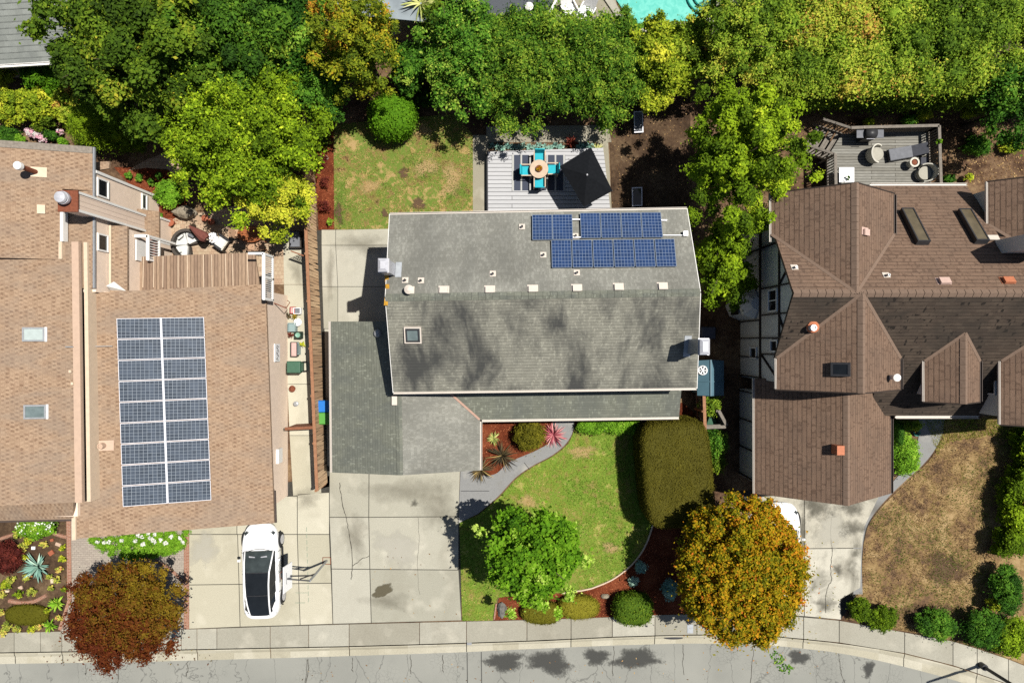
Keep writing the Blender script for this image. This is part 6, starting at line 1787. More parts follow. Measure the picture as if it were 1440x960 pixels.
leaf_mesh('foliage', M['leaf_lime'], hd2, LC, np.full(34, .30), np.clip(.25 + rng.normal(size=34) * .14, .02, 1), .09, 330, .6, core=.75)
for px, py, lb in ((849, 603, 'white bloom at the foot of the low bright hedge'), (872, 597, 'pale pink bloom in the low bright hedge')):
    shrub(lb, px, py, 3.4, 3, .35, M['flower_white'], n=5, leaf=.05, dens=500, name='flower', cat='flower', core=.5)
# east strip
shrub('loose green shrub above the green barrow between the houses', 997, 566, 15, 20, 1.5, M['leaf_mixed'], n=20, leaf=.1, dens=240, tm=.3, core=.5, stick=.2)
shrub('leafy shrub right of the clipped hedge block', 1006, 622, 17, 22, 1.2, M['leaf_mid'], n=22, leaf=.1, dens=240, tm=.5, core=.5, stick=.2)
shrub('dull green shrub right of the lower end of the hedge block', 1008, 650, 13, 16, 1.0, M['leaf_olive'], n=16, leaf=.1, dens=240, tm=.5, core=.5, stick=.2)
# right garden
shrub('bright lime planting beside the brown garage wall', 1272, 640, 17, 30, .9, M['leaf_lime'], n=40, leaf=.1, dens=330, tm=.4, core=.75)
shrub('dark shrub in the corner by the brown garage and porch', 1280, 598, 16, 8, 1.0, M['leaf_mixed'], n=14, leaf=.1, dens=240, tm=.3, core=.5)
clipped('thin clipped hedge strip right against the brown garage gutter', 1261, 610, 5, 18, 0, .9, M['leaf_mid'], p=3, leaf=.07, dens=600, rough=.05, tm=.3)
for px, py, rx, ry, h, mt, tmm, lb in ((1208, 855, 15, 18, 1.0, 'leaf_bright', .10, 'green shrub at the driveway mouth left of its pair'), (1240, 868, 22, 19, .9, 'leaf_bright', .06, 'green shrub right of the pair at the driveway mouth'), (1317, 877, 29, 21, 1.0, 'leaf_mid', .45, 'single rounded shrub in the middle of the dry lawn edge'),
                                       (1382, 882, 29, 30, 1.3, 'leaf_mid', .3, 'dark green rounded shrub nearest the street lamp'), (1420, 894, 30, 30, 1.3, 'leaf_bright', .35, 'yellow green shrub at the bottom right corner'), (1412, 828, 20, 38, 1.5, 'leaf_mid', .3, 'tall dark green shrub above the lamp shrubs'), (1395, 848, 8, 8, 1.3, 'leaf_yellow', .7, 'small yellow tuft between the dark right shrubs')):
    shrub(lb, px, py, rx, ry, h, M[mt], n=26, leaf=.09, dens=330, tm=tmm, cr=(.25, .4), stick=.12)
hd3 = thing('hedge', 'narrow leafy hedge between the dry lawn and the right edge', 'hedge', P(1428, 725, 0))
ly = np.linspace(600, 776, 60)
LC = np.array([P(1437 - (y - 660) * .16 + rng.uniform(-7, 16) + (8 if y < 680 else 0), y, 1.25 + rng.uniform(-.3, .2))[:] for y in ly])
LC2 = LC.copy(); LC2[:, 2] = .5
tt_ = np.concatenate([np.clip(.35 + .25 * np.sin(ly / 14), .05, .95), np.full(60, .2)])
leaf_mesh('foliage', M['leaf_bright'], hd3, np.concatenate([LC, LC2]), np.full(120, .36), tt_, .11, 280, .6, core=.75, stick=.1)
shrub('red brown tinted shrub on top of the narrow right hedge', 1437, 702, 12, 7, 1.9, M['leaf_maroon'], n=8, leaf=.09, dens=260, tm=.8, zb=.2)
for px, py, r, tmm, lb in ((1222, 172, 9, .5, 'sunlit green tuft behind the deck near the grill'), (1278, 170, 12, .45, 'sunlit grass tuft behind the middle of the deck railing'), (1300, 160, 12, .6, 'yellowish weed tuft behind the right end of the deck railing'), (1334, 252, 10, .2, 'green weeds at the right corner of the deck'), (1362, 250, 7, .7, 'pale weeds between the deck and the gable wing'), (1372, 205, 22, .4, 'leafy bush right of the deck under the dark tree'), (1420, 205, 16, .55, 'sunlit bush near the gable wing at the right edge'), (1360, 160, 12, .6, 'sparse shaded plant behind the right deck corner'), (1145, 248, 8, .4, 'weeds beside the deck stairs')):
    shrub(lb, px, py, r, r * .8, .6, M['leaf_yellow'] if tmm > .45 else M['leaf_mid'], n=9, leaf=.1, dens=150, tm=tmm, core=.3, stick=.3, name='plant', cat='plant')

# left front garden
shrub('white flowering bush under the front eave of the tan house', 52, 741, 30, 13, .8, M['leaf_lime'], n=26, leaf=.09, tm=.3)
litter('flowers', 'small white blossoms scattered over the bush under the eave', 'flowers', [XY(20, 735, .75), XY(80, 733, .75), XY(74, 750, .75), XY(30, 752, .75)], M['flower_white'], .80, 45, .10, .8)
blades('agave', M['leaf_blue'], P(54, 796, .12), 44, .80, .12, (.0, 1.3), tm=.45, arch=.15); tag(bpy.data.objects['agave'], 'large blue agave in the succulent garden', 'agave')
shrub('dark maroon rounded bush at the left edge of the succulent garden', 11, 783, 20, 24, .9, M['leaf_maroon'], n=24, leaf=.08, tm=.4, dens=420)
clipped('low brown green creeping mound below the brick curve', 38, 864, 30, 14, 0, .35, M['leaf_moss'], p=2.4, leaf=.05, dens=900, name='shrub', cat='shrub', rough=.04, tm=.05)
for nm, (px, py, n_, L, w, tmm, lb) in zip(['agave', 'agave'], [(81, 848, 36, .46, .10, .5, 'lime green agave at the brick path corner'), (71, 878, 30, .40, .09, .4, 'lime green agave beside the sidewalk')]):
    tag(blades(nm, M['leaf_lime'], P(px, py, .1), n_, L, w, (.1, 1.3), tm=tmm, arch=.3), lb, 'agave')
grp = 'small succulents in the front garden bed'
rd = random.Random(4)
spots = [(8, 822, 9), (16, 815, 8), (4, 835, 7), (26, 835, 7), (45, 832, 8), (31, 768, 8), (40, 760, 7), (62, 765, 6), (84, 800, 6), (88, 786, 6), (80, 815, 6), (72, 826, 5), (90, 828, 5), (10, 880, 8), (24, 884, 7), (45, 884, 7), (56, 880, 6), (84, 868, 6), (66, 858, 5), (38, 812, 6), (24, 752, 7), (88, 770, 5), (2, 860, 7), (3, 890, 7), (34, 784, 6), (70, 810, 5)]
for i, (px, py, r) in enumerate(spots):
    s_ = shrub('small yellow green succulent clump in the front garden bed', px, py, r, r * .85, .35, M['leaf_succ'] if i % 3 else M['leaf_yellow'], n=9, leaf=.09, dens=260, name='succulent', cat='succulent', tm=.35 + .35 * rd.random(), core=.5, ts=.25, group=grp)
for i, (px, py, s, mt, lb, rz) in enumerate(((72, 777, .26, 'terracotta', 'square terracotta stepping tile above the blue agave', .6), (73, 759, .16, 'terracotta', 'small terracotta tile near the white flowers', .3), (82, 765, .28, 'fascia_pale', 'pale rectangular stepping stone right of the terracotta tile', -.35), (75, 816, .26, 'trim_cream', 'pale sandstone block beside the blue agave', .1), (29, 826, .2, 'fascia_pale', 'small pinkish stone among the lower succulents', .4), (47, 770, .18, 'white_paint', 'white pebble above the blue agave', 0), (10, 830, .2, 'trim_cream', 'cream stone at the lower left among succulents', .2))):
    m = MB(); m.box(P(px, py, .05), (s, s * (.6 if i in (2,) else .9), .09), rz); one('stepping_stone', M[mt], lb, 'stone', m, bevel=.015)
gl_ = thing('ground_cover', 'half moon of bright green ground cover below the tan roof', 'ground cover', P(197, 764, 0))
hp = [XY(131, 757), XY(198, 748), XY(265, 743), XY(263, 758)] + [XY(x, y) for x, y in smooth_curve([(258, 768), (240, 776), (215, 781), (190, 784), (165, 780), (145, 770), (131, 757)], 4)]
pts_ = scatter(hp, 34)
leaf_mesh('foliage', M['leaf_lime'], gl_, np.c_[pts_, np.full(len(pts_), .16)], np.full(len(pts_), .22), np.clip(.35 + rng.normal(size=len(pts_)) * .14, .02, 1), .07, 330, .6, core=.6)
fp = pts_[rng.permutation(len(pts_))[:46]]; fp = fp[fp[:, 1] > P(0, 763).y]
leaf_mesh('blossom', M['flower_white'], gl_, np.c_[fp, np.full(len(fp), .36)], np.full(len(fp), .09), np.full(len(fp), .6), .08, 700, .8, core=0)

# ------------------------------------------------------------------ grass and litter
grass('short green grass of the front lawn', FRONT_LAWN, M['blade_green'], -.008, 400, .075, .016, 0.26, 1.0, spread=2.8, centre=.45)
grass('thin worn grass of the back lawn', BACK_LAWN, M['blade_back'], -.008, 400, .075, .016, 0.38, 2.0, spread=3.4, centre=.60)
grass('dry straw grass of the right front lawn', RIGHT_LAWN, M['blade_dry'], -.008, 360, .08, .016, 0.34, 3.0, spread=3.2, centre=.44)
grass('green grass in the shade of the brown house porch', [XY(*p) for p in [(1300, 588), (1440, 588), (1440, 625), (1392, 612), (1330, 622), (1318, 640)]], M['blade_green'], -.008, 600, .09, .018, 0, 4.0, spread=1.2)
litter('leaf_litter', 'dry brown leaves scattered on the bare soil right of the deck', 'leaves', [XY(*p) for p in dirt], M['dead_leaf'], -.01, 22, .07)
litter('leaf_litter', 'dry leaves and straw on the soil beside the weathered deck', 'leaves', [XY(*p) for p in [(1085, 150), (1160, 150), (1120, 260), (1085, 262)]], M['dead_leaf'], -.03, 55, .08)
litter('leaf_litter', 'straw and leaves on the ground right of the weathered deck', 'leaves', [XY(*p) for p in [(1310, 140), (1450, 140), (1450, 260), (1310, 262)]], M['dead_leaf'], -.03, 60, .09)
for pl_, lb in ((bed, 'loose bark chips on the front mulch bed'), ([(676, 590), (790, 590), (779, 592), (777, 619), (756, 633), (733, 643), (700, 665), (690, 669), (672, 669), (650, 672)], 'loose bark chips in the corner bed of the grey roof'), ([(440, 175), (469, 175), (469, 322), (449, 322)], 'loose bark chips along the back fence'), ([(160, 235), (205, 236), (236, 240), (262, 268), (262, 312), (225, 320)], 'loose bark chips beside the tan wall')):
    litter('bark_chips', lb, 'bark chips', [XY(*p) for p in pl_], M['mulch_chip'], -.012, 130, .07, .35)
litter('fallen_leaves', 'green fallen twigs and leaves on the asphalt below the orange tree', 'leaves', [XY(*p) for p in [(1080, 918), (1092, 914), (1116, 940), (1108, 952), (1096, 942)]], M['leaf_mid'], -.09, 130, .16)

for pl_, lb, d_, mt, z_l in (([(60, 905), (300, 905), (300, 934), (60, 936)], 'reddish fallen leaves along the gutter below the maple', 7, 'leaf_maple', .0), ([(930, 868), (1150, 868), (1150, 905), (930, 893)], 'orange fallen leaves on the sidewalk below the orange tree', 8, 'leaf_autumn', .012), ([(980, 908), (1180, 915), (1180, 950), (980, 945)], 'orange fallen leaves on the asphalt beyond the gutter', 3, 'leaf_autumn', -.098),
                        ([(1130, 760), (1200, 760), (1180, 865), (1130, 862)], 'orange fallen leaves on the stained driveway', 3, 'leaf_autumn', .01), ([(650, 870), (520, 876), (520, 760), (650, 760)], 'few dry leaves blown over the grey driveway', 1.2, 'dead_leaf', .0), ([(420, 938), (1000, 922), (1000, 960), (420, 960)], 'grit and leaf bits on the asphalt', 2, 'dead_leaf', -.098)):
    litter('fallen_leaves', lb, 'leaves', [XY(*p) for p in pl_], M[mt], z_l, d_, .09)
litter('fallen_leaves', 'stray dry leaves on the front lawn', 'leaves', FRONT_LAWN, M['dead_leaf'], .04, 4, .07)
litter('fallen_leaves', 'stray dry leaves on the back lawn', 'leaves', BACK_LAWN, M['dead_leaf'], .04, 4, .07)
litter('fallen_leaves', 'stray dry leaves on the dry right lawn', 'leaves', RIGHT_LAWN, M['dead_leaf'], .04, 6, .07)

# ------------------------------------------------------------------ cars
def loft(secs, closed=False):
    """secs: list of (y, [(x,z),...]) half profiles mirrored across x"""
    m = MB()
    rows = []
    for y, pr in secs:
        full = [(-x, z) for x, z in pr] + [(x, z) for x, z in pr[::-1] if x > 1e-4]
        st = len(m.v)
        m.v += [V3(x, y, z) for x, z in full]
        rows.append((st, len(full)))
    for (a, n), (b, _) in zip(rows, rows[1:]):
        for i in range(n - 1):
            m.f.append((a + i, a + i + 1, b + i + 1, b + i)); m.m.append(0)
        m.f.append((a + n - 1, a, b, b + n - 1)); m.m.append(0)
    a, n = rows[0]; m.f.append(tuple(a + i for i in range(n))[::-1]); m.m.append(0)
    a, n = rows[-1]; m.f.append(tuple(a + i for i in range(n))); m.m.append(0)
    return m


def make_car(label, group=None):
    o = thing('parked_car', label, 'car', (0, 0, 0), 0, group)
    S = [(2.37, .22, .42, .64, .58), (2.33, .48, .36, .68, .61), (2.22, .66, .30, .74, .67), (2.0, .80, .24, .81, .74), (1.65, .89, .22, .87, .80), (1.3, .925, .22, .92, .86), (.95, .925, .22, .96, .90), (.2, .92, .22, .99, .93), (-.6, .92, .22, 1.01, .95), (-1.3, .925, .22, 1.03, .97), (-1.75, .90, .24, 1.06, .98), (-2.08, .83, .28, 1.08, .95), (-2.27, .68, .36, 1.04, .90), (-2.34, .40, .44, .96, .86)]
    secs = [(y, [(w * .55, zl), (w * .94, zl + .08), (w, zl + .32), (w * .985, zs), (w * .88, zt - .015), (w * .5, zt + .015)]) for y, w, zl, zt, zs in S]
    loft(secs[::-1]).build('body', M['car_white'], o, smooth=True, sub=2)
    # glasshouse
    G = [(1.08, .70, .955), (.55, .655, 1.22), (.12, .60, 1.385), (-.45, .575, 1.44), (-1.0, .56, 1.41), (-1.5, .53, 1.30), (-1.95, .50, 1.13), (-2.12, .47, 1.06)]
    def strip(i0, i1, name, mat):
        m = MB(); rows = []
        for y, w, z in G[i0:i1 + 1]:
            st = len(m.v); xs = [-1, -.6, 0, .6, 1]
            m.v += [V3(x * w, y, z + .035 * (1 - x * x)) for x in xs]; rows.append(st)
        for a, b in zip(rows, rows[1:]):
            for k in range(4): m.f.append((a + k, b + k, b + k + 1, a + k + 1)); m.m.append(0)
        return m.build(name, mat, o, smooth=True)
    strip(0, 2, 'windscreen', M['glass_cab']); strip(2, 4, 'glass_roof', M['glass_dark']); strip(4, 7, 'rear_window', M['glass_dark'])
    for (y, w, z) in ((-1.0, .575, 1.425), (.12, .60, 1.405)):
        m = MB(); m.tube([V3(-w, y, z - .02), V3(-w * .5, y, z + .018), V3(0, y, z + .03), V3(w * .5, y, z + .018), V3(w, y, z - .02)], .018, 6); m.build('roof_bar', M['metal_dark'], o)
    m = MB(); m.tube([V3(x, 1.16 - .18 * (x / .75) ** 2, .968 - .03 * (x / .75) ** 2) for x in (-.75, -.5, -.25, 0, .25, .5, .75)], .016, 6); m.build('hood_gap', M['metal_dark'], o)
    for s in (-1, 1):
        m = MB(); m.box((s * .30, .80, 1.12), (.30, .12, .02), R(10 * s), 0, R(28)); m.build('sun_visor', M['metal_pale'], o)
        m = MB(); m.tube([V3(s * .935, 1.05, .28), V3(s * .935, -1.02, .28)], .05, 8); m.build('sill', M['tyre'], o)
        for y in (1.45, -1.42):
            m = MB(); m.tube([V3(s * .928, y + .40 * math.cos(a), .335 + .40 * math.sin(a)) for a in [R(10 + i * 16) for i in range(11)]], .035, 6); m.build('wheel_arch', M['tyre'], o)
    for s in (-1, 1):
        m = MB(); m.tube([V3(s * (w + .012), y, z - .01) for y, w, z in G], .040, 8); m.build('roof_rail', M['car_white'], o, smooth=True)
        m = MB()
        for (y0, w0, z0), (y1, w1, z1) in zip(G[:-1], G[1:]):
            q = [V3(s * (w0 + .02), y0, z0 - .02), V3(s * (w1 + .02), y1, z1 - .02), V3(s * .80, y1 * .96, .99), V3(s * .80, y0 * .96, .95)]
            m.face(q if s < 0 else q[::-1])
        m.build('side_window', M['glass_dark'], o)
        for y in (.98, -.08, -1.02):
            m = MB(); m.tube([V3(s * .945, y, .42), V3(s * .945, y, .68), V3(s * .90, y, .90), V3(s * .82, y, .965)], .010, 5); m.build('door_gap', M['metal_dark'], o)
        m = MB(); m.box((s * 1.0, .62, 1.0), (.16, .12, .11)); m.build('mirror', M['car_white'], o, bevel=.03)
        m = MB(); m.hexa([V3(s * .52, 2.14, .66), V3(s * .78, 1.92, .70), V3(s * .72, 1.80, .70), V3(s * .50, 1.98, .68)] if s > 0 else [V3(s * .50, 1.98, .68), V3(s * .72, 1.80, .70), V3(s * .78, 1.92, .70), V3(s * .52, 2.14, .66)],
                         [V3(s * .52, 2.14, .755), V3(s * .78, 1.92, .80), V3(s * .72, 1.80, .84), V3(s * .50, 1.98, .81)] if s > 0 else [V3(s * .50, 1.98, .81), V3(s * .72, 1.80, .84), V3(s * .78, 1.92, .80), V3(s * .52, 2.14, .755)])
        m.build('headlight', M['glass_cab'], o)
        for y in (1.45, -1.42):
            w = MB(); w.tube([V3(s * .72, y, .335), V3(s * .955, y, .335)], .335, 24); ty = w.build('wheel', M['tyre'], o)
            r = MB(); r.tube([V3(s * .94, y, .335), V3(s * .972, y, .335)], .235, 20); r.build('rim', M['metal_pale'], ty)
    return o


car = make_car('white car with dark glass roof parked on the cream driveway')
place(car, (-12.58, -11.5, 0.0), R(1.8))
car2 = place(copy_tree(car), (13.50, -10.45, 0.012), R(-1), 'white car mostly hidden under the orange tree on the stained driveway')

# ------------------------------------------------------------------ basketball hoop
bx, by = XY(459.5, 788)
hp_ = thing('basketball_hoop', 'basketball hoop with white backboard leaning over the cream driveway beside the white car', 'basketball hoop', (bx, by, 0))
m = MB(); m.tube([V3(bx, by, 0), V3(bx, by, 2.95)], .055, 10); m.build('pole', M['metal_grey'], hp_)
m = MB(); m.tube([V3(bx, by, 2.2), V3(-10.42, -11.0, 2.95)], .035, 8); m.tube([V3(bx, by, 2.93), V3(-10.42, -11.0, 3.35)], .035, 8); m.tube([V3(bx, by + .02, 2.0), V3(-9.95, -11.15, 2.9)], .03, 8); m.build('arm', M['metal_dark'], hp_)
m = MB(); m.box((-10.47, -11.0, 3.15), (.04, 1.22, .85), 0, 0, 0, R(-8)); bb = m.build('backboard', M['plastic_white'], hp_)  # tilt added to the upright board so its sunny side looks brighter
m = MB()
for a_, b_ in (((-10.475, -11.25, 2.92), (-10.475, -10.75, 2.92)), ((-10.475, -11.25, 3.3), (-10.475, -10.75, 3.3)), ((-10.475, -11.25, 2.92), (-10.475, -11.25, 3.3)), ((-10.475, -10.75, 2.92), (-10.475, -10.75, 3.3))): m.beam(a_, b_, .02, .03)
m.build('target_line', M['metal_dark'], bb)
m = MB()
ring = [V3(-10.72 + .22 * math.cos(t), -11.0 + .22 * math.sin(t), 2.86) for t in [k * math.pi / 8 for k in range(17)]]
m.tube(ring, .012, 6, cap=False); m.build('rim', M['rust'], hp_)
m = MB()
for sx, sy, w, h in ((0, .17, .42, .03), (0, -.17, .42, .03), (-.2, 0, .03, .37), (.2, 0, .03, .37)): m.box((bx + sx, by + sy, .012), (w, h, .02))
m.build('ground_frame', M['rust'], hp_)

# ------------------------------------------------------------------ street lamp at the bottom right
lx_, ly_ = XY(1379, 934)
lamp = thing('street_lamp', 'tall dark street lamp pole on the sidewalk at the bottom right', 'street lamp', (lx_, ly_, 0))
m = MB(); m.tube([V3(lx_, ly_, -.05), V3(lx_, ly_, .35)], .16, 12); m.build('base', M['metal_dark'], lamp)
m = MB(); m.tube([V3(lx_, ly_, .3), V3(lx_ + .1, ly_ + .1, 4), V3(lx_ + .25, ly_ + .25, 7.2)], [.085, .075, .06], 10)
m.tube([V3(lx_ + .25, ly_ + .25, 7.2), V3(lx_ + .0, ly_ - .6, 7.6), V3(lx_ - .4, ly_ - 1.6, 7.7)], [.05, .04, .04], 8); m.build('pole', M['metal_dark'], lamp)
m = MB(); m.box((lx_ - .5, ly_ - 1.85, 7.68), (.22, .6, .12), R(-20)); m.build('lamp_head', M['metal_grey'], lamp, bevel=.03)

# ------------------------------------------------------------------ grey deck set
dz = .35
dk_ = thing('deck', 'pale grey board deck with steps behind the grey house', 'deck', P(770, 260, 0))
d0, d1 = P(686, 213, dz), P(858, 208, dz)
m = MB(); m.prism([(d0.x, d0.y), (d1.x - .35, d1.y), (d1.x + .1, 5.9), (d0.x + .02, 5.9)], dz - .05, dz); m.build('boards', M['deck_pale'], dk_)
m = MB(); m.prism([(d0.x + .1, d0.y - .1), (d1.x - .45, d1.y - .1), (d1.x - .1, 6), (d0.x + .12, 6)], -.05, dz - .05); m.build('base', M['rail_grey'], dk_)
m = MB(); m.beam(V3(d0.x - .03, d0.y, dz - .1), V3(d0.x - .02, 5.9, dz - .1), .05, .24); m.build('fascia', M['metal_dark'], dk_)
m = MB(); m.span(d0.x - .26, d0.x - .07, 5.7, 6.55, -.05, .2); m.build('step', M['deck_pale'], dk_)
rug = thing('outdoor_rug', 'navy rug with pale stripes under the round dining table', 'rug', P(757, 243, dz + .01))
r0, r1 = P(720, 218, dz + .01), P(795, 268, dz + .01)
m = MB(); m.span(r0.x, r1.x, r1.y, r0.y, dz + .002, dz + .010); m.build('pile', M['rug_navy'], rug)
m = MB()
w_ = r1.x - r0.x
for f, ww in ((.0, .10), (.16, .08), (.32, .09), (.50, .05), (.64, .09), (.80, .08), (.96, .10)): m.span(r0.x + f * w_, min(r1.x, r0.x + f * w_ + ww), r1.y + .002, r0.y - .002, dz + .008, dz + .014)
m.build('stripe', M['rug_pale'], rug)
tcx, tcy = XY(758, 237.5, 1.1)
tb = thing('round_table', 'round pale wooden dining table with centrepiece on the striped rug', 'table', (tcx, tcy, dz))
m = MB(); m.lathe((tcx, tcy, dz + .70), [(.40, 0), (.46, .0), (.46, .045), (.44, .05)], 36); m.build('tabletop', M['wood_pale'], tb)
for k in range(4):
    a_ = k * math.pi / 2 + .78; m = MB(); m.tube([V3(tcx + .3 * math.cos(a_), tcy + .3 * math.sin(a_), dz + .7), V3(tcx + .36 * math.cos(a_), tcy + .36 * math.sin(a_), dz + .012)], [.03, .022], 8); m.build('leg', M['wood_pale'], tb)
cpx = thing('centrepiece', 'brown and orange dried centrepiece bowl on the round table', 'centrepiece', (tcx, tcy, dz + .75))
m = MB(); m.lathe((tcx, tcy, dz + .751), [(.06, 0), (.15, .05), (.17, .09), (.14, .07)], 18); m.build('bowl', M['rust'], cpx)
leaf_mesh('flowers', M['leaf_autumn'], cpx, np.array([[tcx + .06 * i - .06, tcy + .05 * ((i * 7) % 3 - 1), dz + .86] for i in range(3)]), np.full(3, .09), np.array([.5, .9, .7]), .06, 900, .6, core=.5)


def dining_chair(label, group):
    o = thing('dining_chair', label, 'chair', (0, 0, 0), 0, group)
    m = MB(); m.span(-.24, .24, -.24, .22, .40, .47); m.build('seat', M['turquoise'], o, bevel=.02)
    m = MB(); m.hexa([V3(-.25, -.27, .45), V3(.25, -.27, .45), V3(.25, -.22, .45), V3(-.25, -.22, .45)], [V3(-.25, -.36, .84), V3(.25, -.36, .84), V3(.25, -.31, .84), V3(-.25, -.31, .84)]); m.build('backrest', M['turquoise'], o, bevel=.02)
    for s in (-1, 1):
        m = MB(); m.beam((s * .275, -.28, .63), (s * .275, .24, .63), .05, .035); m.build('armrest', M['wood_pale'], o)
        for y in (-.25, .22):
            m = MB(); m.beam((s * .275, y, .0), (s * .275, y, .62), .04, .04); m.build('leg', M['wood_pale'], o)
    return o


ch0 = dining_chair('turquoise chair with its back to the succulent strip', 'turquoise chairs round the wooden table')
place(ch0, (*XY(759, 220.5, 1.0), dz + .012), R(180))
for px, py, rz, lb in ((741, 239, -90, 'turquoise chair on the side of the round table away from the umbrella'), (777, 237, 90, 'turquoise chair between the round table and the black umbrella'), (759, 255, 0, 'turquoise chair with its back to the grey house roof')):
    c_ = place(copy_tree(ch0), (*XY(px, py, 1.0), dz + .012), R(rz), lb)
# umbrella
uz = 2.55
cor = [P(787, 234, uz - .32), P(831, 207, uz - .32), P(861.5, 268.5, uz - .32), P(821, 291, uz - .32)]
ct = sum((c for c in cor), V3(0, 0, 0)) / 4; ct = P(825.5, 246, uz + .16)
um = thing('umbrella', 'large square black parasol over the right end of the grey deck', 'umbrella', (ct.x, ct.y, dz))
m = MB()
N_ = 8
for a_, b_ in zip(cor, cor[1:] + cor[:1]):
    prev = None
    for k in range(N_ + 1):
        f = k / N_
        l = a_.lerp(ct, f) - V3(0, 0, .015 * math.sin(math.pi * f)); r = b_.lerp(ct, f) - V3(0, 0, .015 * math.sin(math.pi * f))
        mid = l.lerp(r, .5) + V3(0, 0, .01 * (1 - f))
        if prev:
            m.face([prev[0], prev[1], mid, l] if k < N_ else [prev[0], prev[1], l]); m.face([prev[1], prev[2], r, mid] if k < N_ else [prev[1], prev[2], l])
        prev = (l, mid, r)
m.build('canopy', M['black_fabric'], um)
m = MB(); m.lathe(ct + V3(0, 0, -.02), [(.05, 0), (.05, .05), (.015, .1)], 12); m.build('finial', M['metal_pale'], um)
m = MB(); m.tube([V3(ct.x, ct.y, dz), V3(ct.x, ct.y, ct.z)], .03, 10); m.build('pole', M['metal_dark'], um)
m = MB(); m.lathe((ct.x, ct.y, dz), [(.3, 0), (.3, .06), (.06, .1), (.05, .3)], 18); m.build('base', M['metal_dark'], um)
for c in cor:
    m = MB(); m.tube([c + V3(0, 0, -.01), ct - V3(0, 0, .14)], .012, 6); m.build('rib', M['metal_dark'], um)
for (px, py, w, h, rz, lb, mt) in ((898, 171.5, 13, 29, R(3), 'white framed glass panel lying on the sunlit soil', 'cushion_grey'), (896, 276.5, 14.5, 26, R(2), 'white framed dark panel lying in the shade near the grey roof', 'glass_dark')):
    c = P(px, py, .25); o = thing('framed_panel', lb, 'panel', (c.x, c.y, 0))
    ww, hh = w * .0362, h * .0362
    Mx = Matrix.Translation((c.x, c.y, .22)) @ Matrix.Rotation(rz, 4, 'Z') @ Matrix.Rotation(R(8), 4, 'X')
    m = MB()
    for s in (-1, 1): m.boxm(Mx @ Matrix.Translation((s * (ww / 2 - .025), 0, 0)), (.05, hh, .07)); m.boxm(Mx @ Matrix.Translation((0, s * (hh / 2 - .025), 0)), (ww - .1, .05, .07))
    m.build('frame', M['frame_alu'], o)
    m = MB(); m.boxm(Mx @ Matrix.Translation((0, 0, .005)), (ww - .1, hh - .1, .03)); m.build('pane', M[mt], o)  # pale pane of the sunlit panel has its bright reflection put into the colour
    for sx in (-1, 1):
        for sy in (-1, 1):
            m = MB(); q = Mx @ V3(sx * (ww / 2 - .04), sy * (hh / 2 - .04), 0); m.beam(V3(q.x, q.y, -.03), q, .04, .04); m.build('leg', M['frame_alu'], o)

# ------------------------------------------------------------------ weathered deck on the right
z_ = .8
rd_ = thing('deck', 'weathered grey plank deck with railings and stairs behind the brown house', 'deck', P(1240, 220, 0))
dp = [P(1163, 262, z_), P(1162, 224, z_), P(1184, 188, z_), P(1304, 185, z_), P(1307, 262, z_)]
dpoly = [(p.x, p.y) for p in dp]; dpoly[0] = (dpoly[0][0], 6.8); dpoly[-1] = (dpoly[-1][0], 6.8)
m = MB(); m.prism(dpoly, z_ - .06, z_); m.build('boards', M['deck_grey'], rd_)
m = MB(); m.prism(inset(dpoly, .15), -.05, z_ - .06); m.build('base', M['timber_dark'], rd_)


def railing(pts, h=.95, step=.13, skip=False):
    m = MB()
    for a_, b_ in zip(pts, pts[1:]):
        a_, b_ = Vector(a_), Vector(b_)
        m.beam(a_ + V3(0, 0, h), b_ + V3(0, 0, h), .14, .05); m.beam(a_ + V3(0, 0, .1), b_ + V3(0, 0, .1), .05, .08); m.beam(a_ + V3(0, 0, h - .08), b_ + V3(0, 0, h - .08), .05, .08)
        L = (b_ - a_).length; n = int(L / step)
        for i in range(n + 1): p = a_.lerp(b_, i / n); m.beam(p + V3(0, 0, .05), p + V3(0, 0, h - .03), .045, .045)
        for p in (a_, b_): m.beam(p + V3(0, 0, -z_), p + V3(0, 0, h), .1, .1)
    return m.build('railing', M['rail_grey'], rd_)


e0, e1, e2, e3, e4, e5 = V3(*dpoly[1], z_), V3(*dpoly[2], z_), V3(*dpoly[3], z_), V3(*dpoly[4], z_), V3(*dpoly[0], z_), None
e1b = P(1200, 187.5, z_)
railing([e1b, e2]); railing([e2, e3 + V3(0, .4, 0)]); railing([e4 + V3(0, .4, 0), e0])
dn = V3(-(e1 - e0).y, (e1 - e0).x, 0).normalized()
for i in range(4):
    m = MB(); o_ = dn * (.30 * i + .02); zz = z_ - .18 * (i + 1) + .02
    for k in (0, 1): p0, p1 = e0 + o_ + dn * .14 * k, e1 + o_ + dn * .14 * k; m.beam(V3(p0.x, p0.y, zz), V3(p1.x, p1.y, zz), .13, .04)
    m.build('stair_tread', M['rail_grey'], rd_)
for q in (e0, e1):
    m = MB(); a_ = q + V3(0, 0, .9); b_ = q + dn * 1.25 + V3(0, 0, .25)
    m.beam(a_, b_, .12, .05)
    for i in range(9):
        f = i / 8; p = a_.lerp(b_, f); m.beam(V3(p.x, p.y, max(0, p.z - .85)), p, .045, .045)
    m.beam(q + V3(0, 0, -.05), q + dn * 1.3 + V3(0, 0, -.75), .05, .2)
    m.build('stair_railing', M['rail_grey'], rd_)
m = MB(); p0, p1 = e1, e1b; m.beam(p0 + V3(0, 0, .93), p1 + V3(0, 0, .93), .14, .05)
for i in range(5): p = p0.lerp(p1, i / 4); m.beam(p + V3(0, 0, .05), p + V3(0, 0, .92), .045, .045)
m.build('railing', M['rail_grey'], rd_)
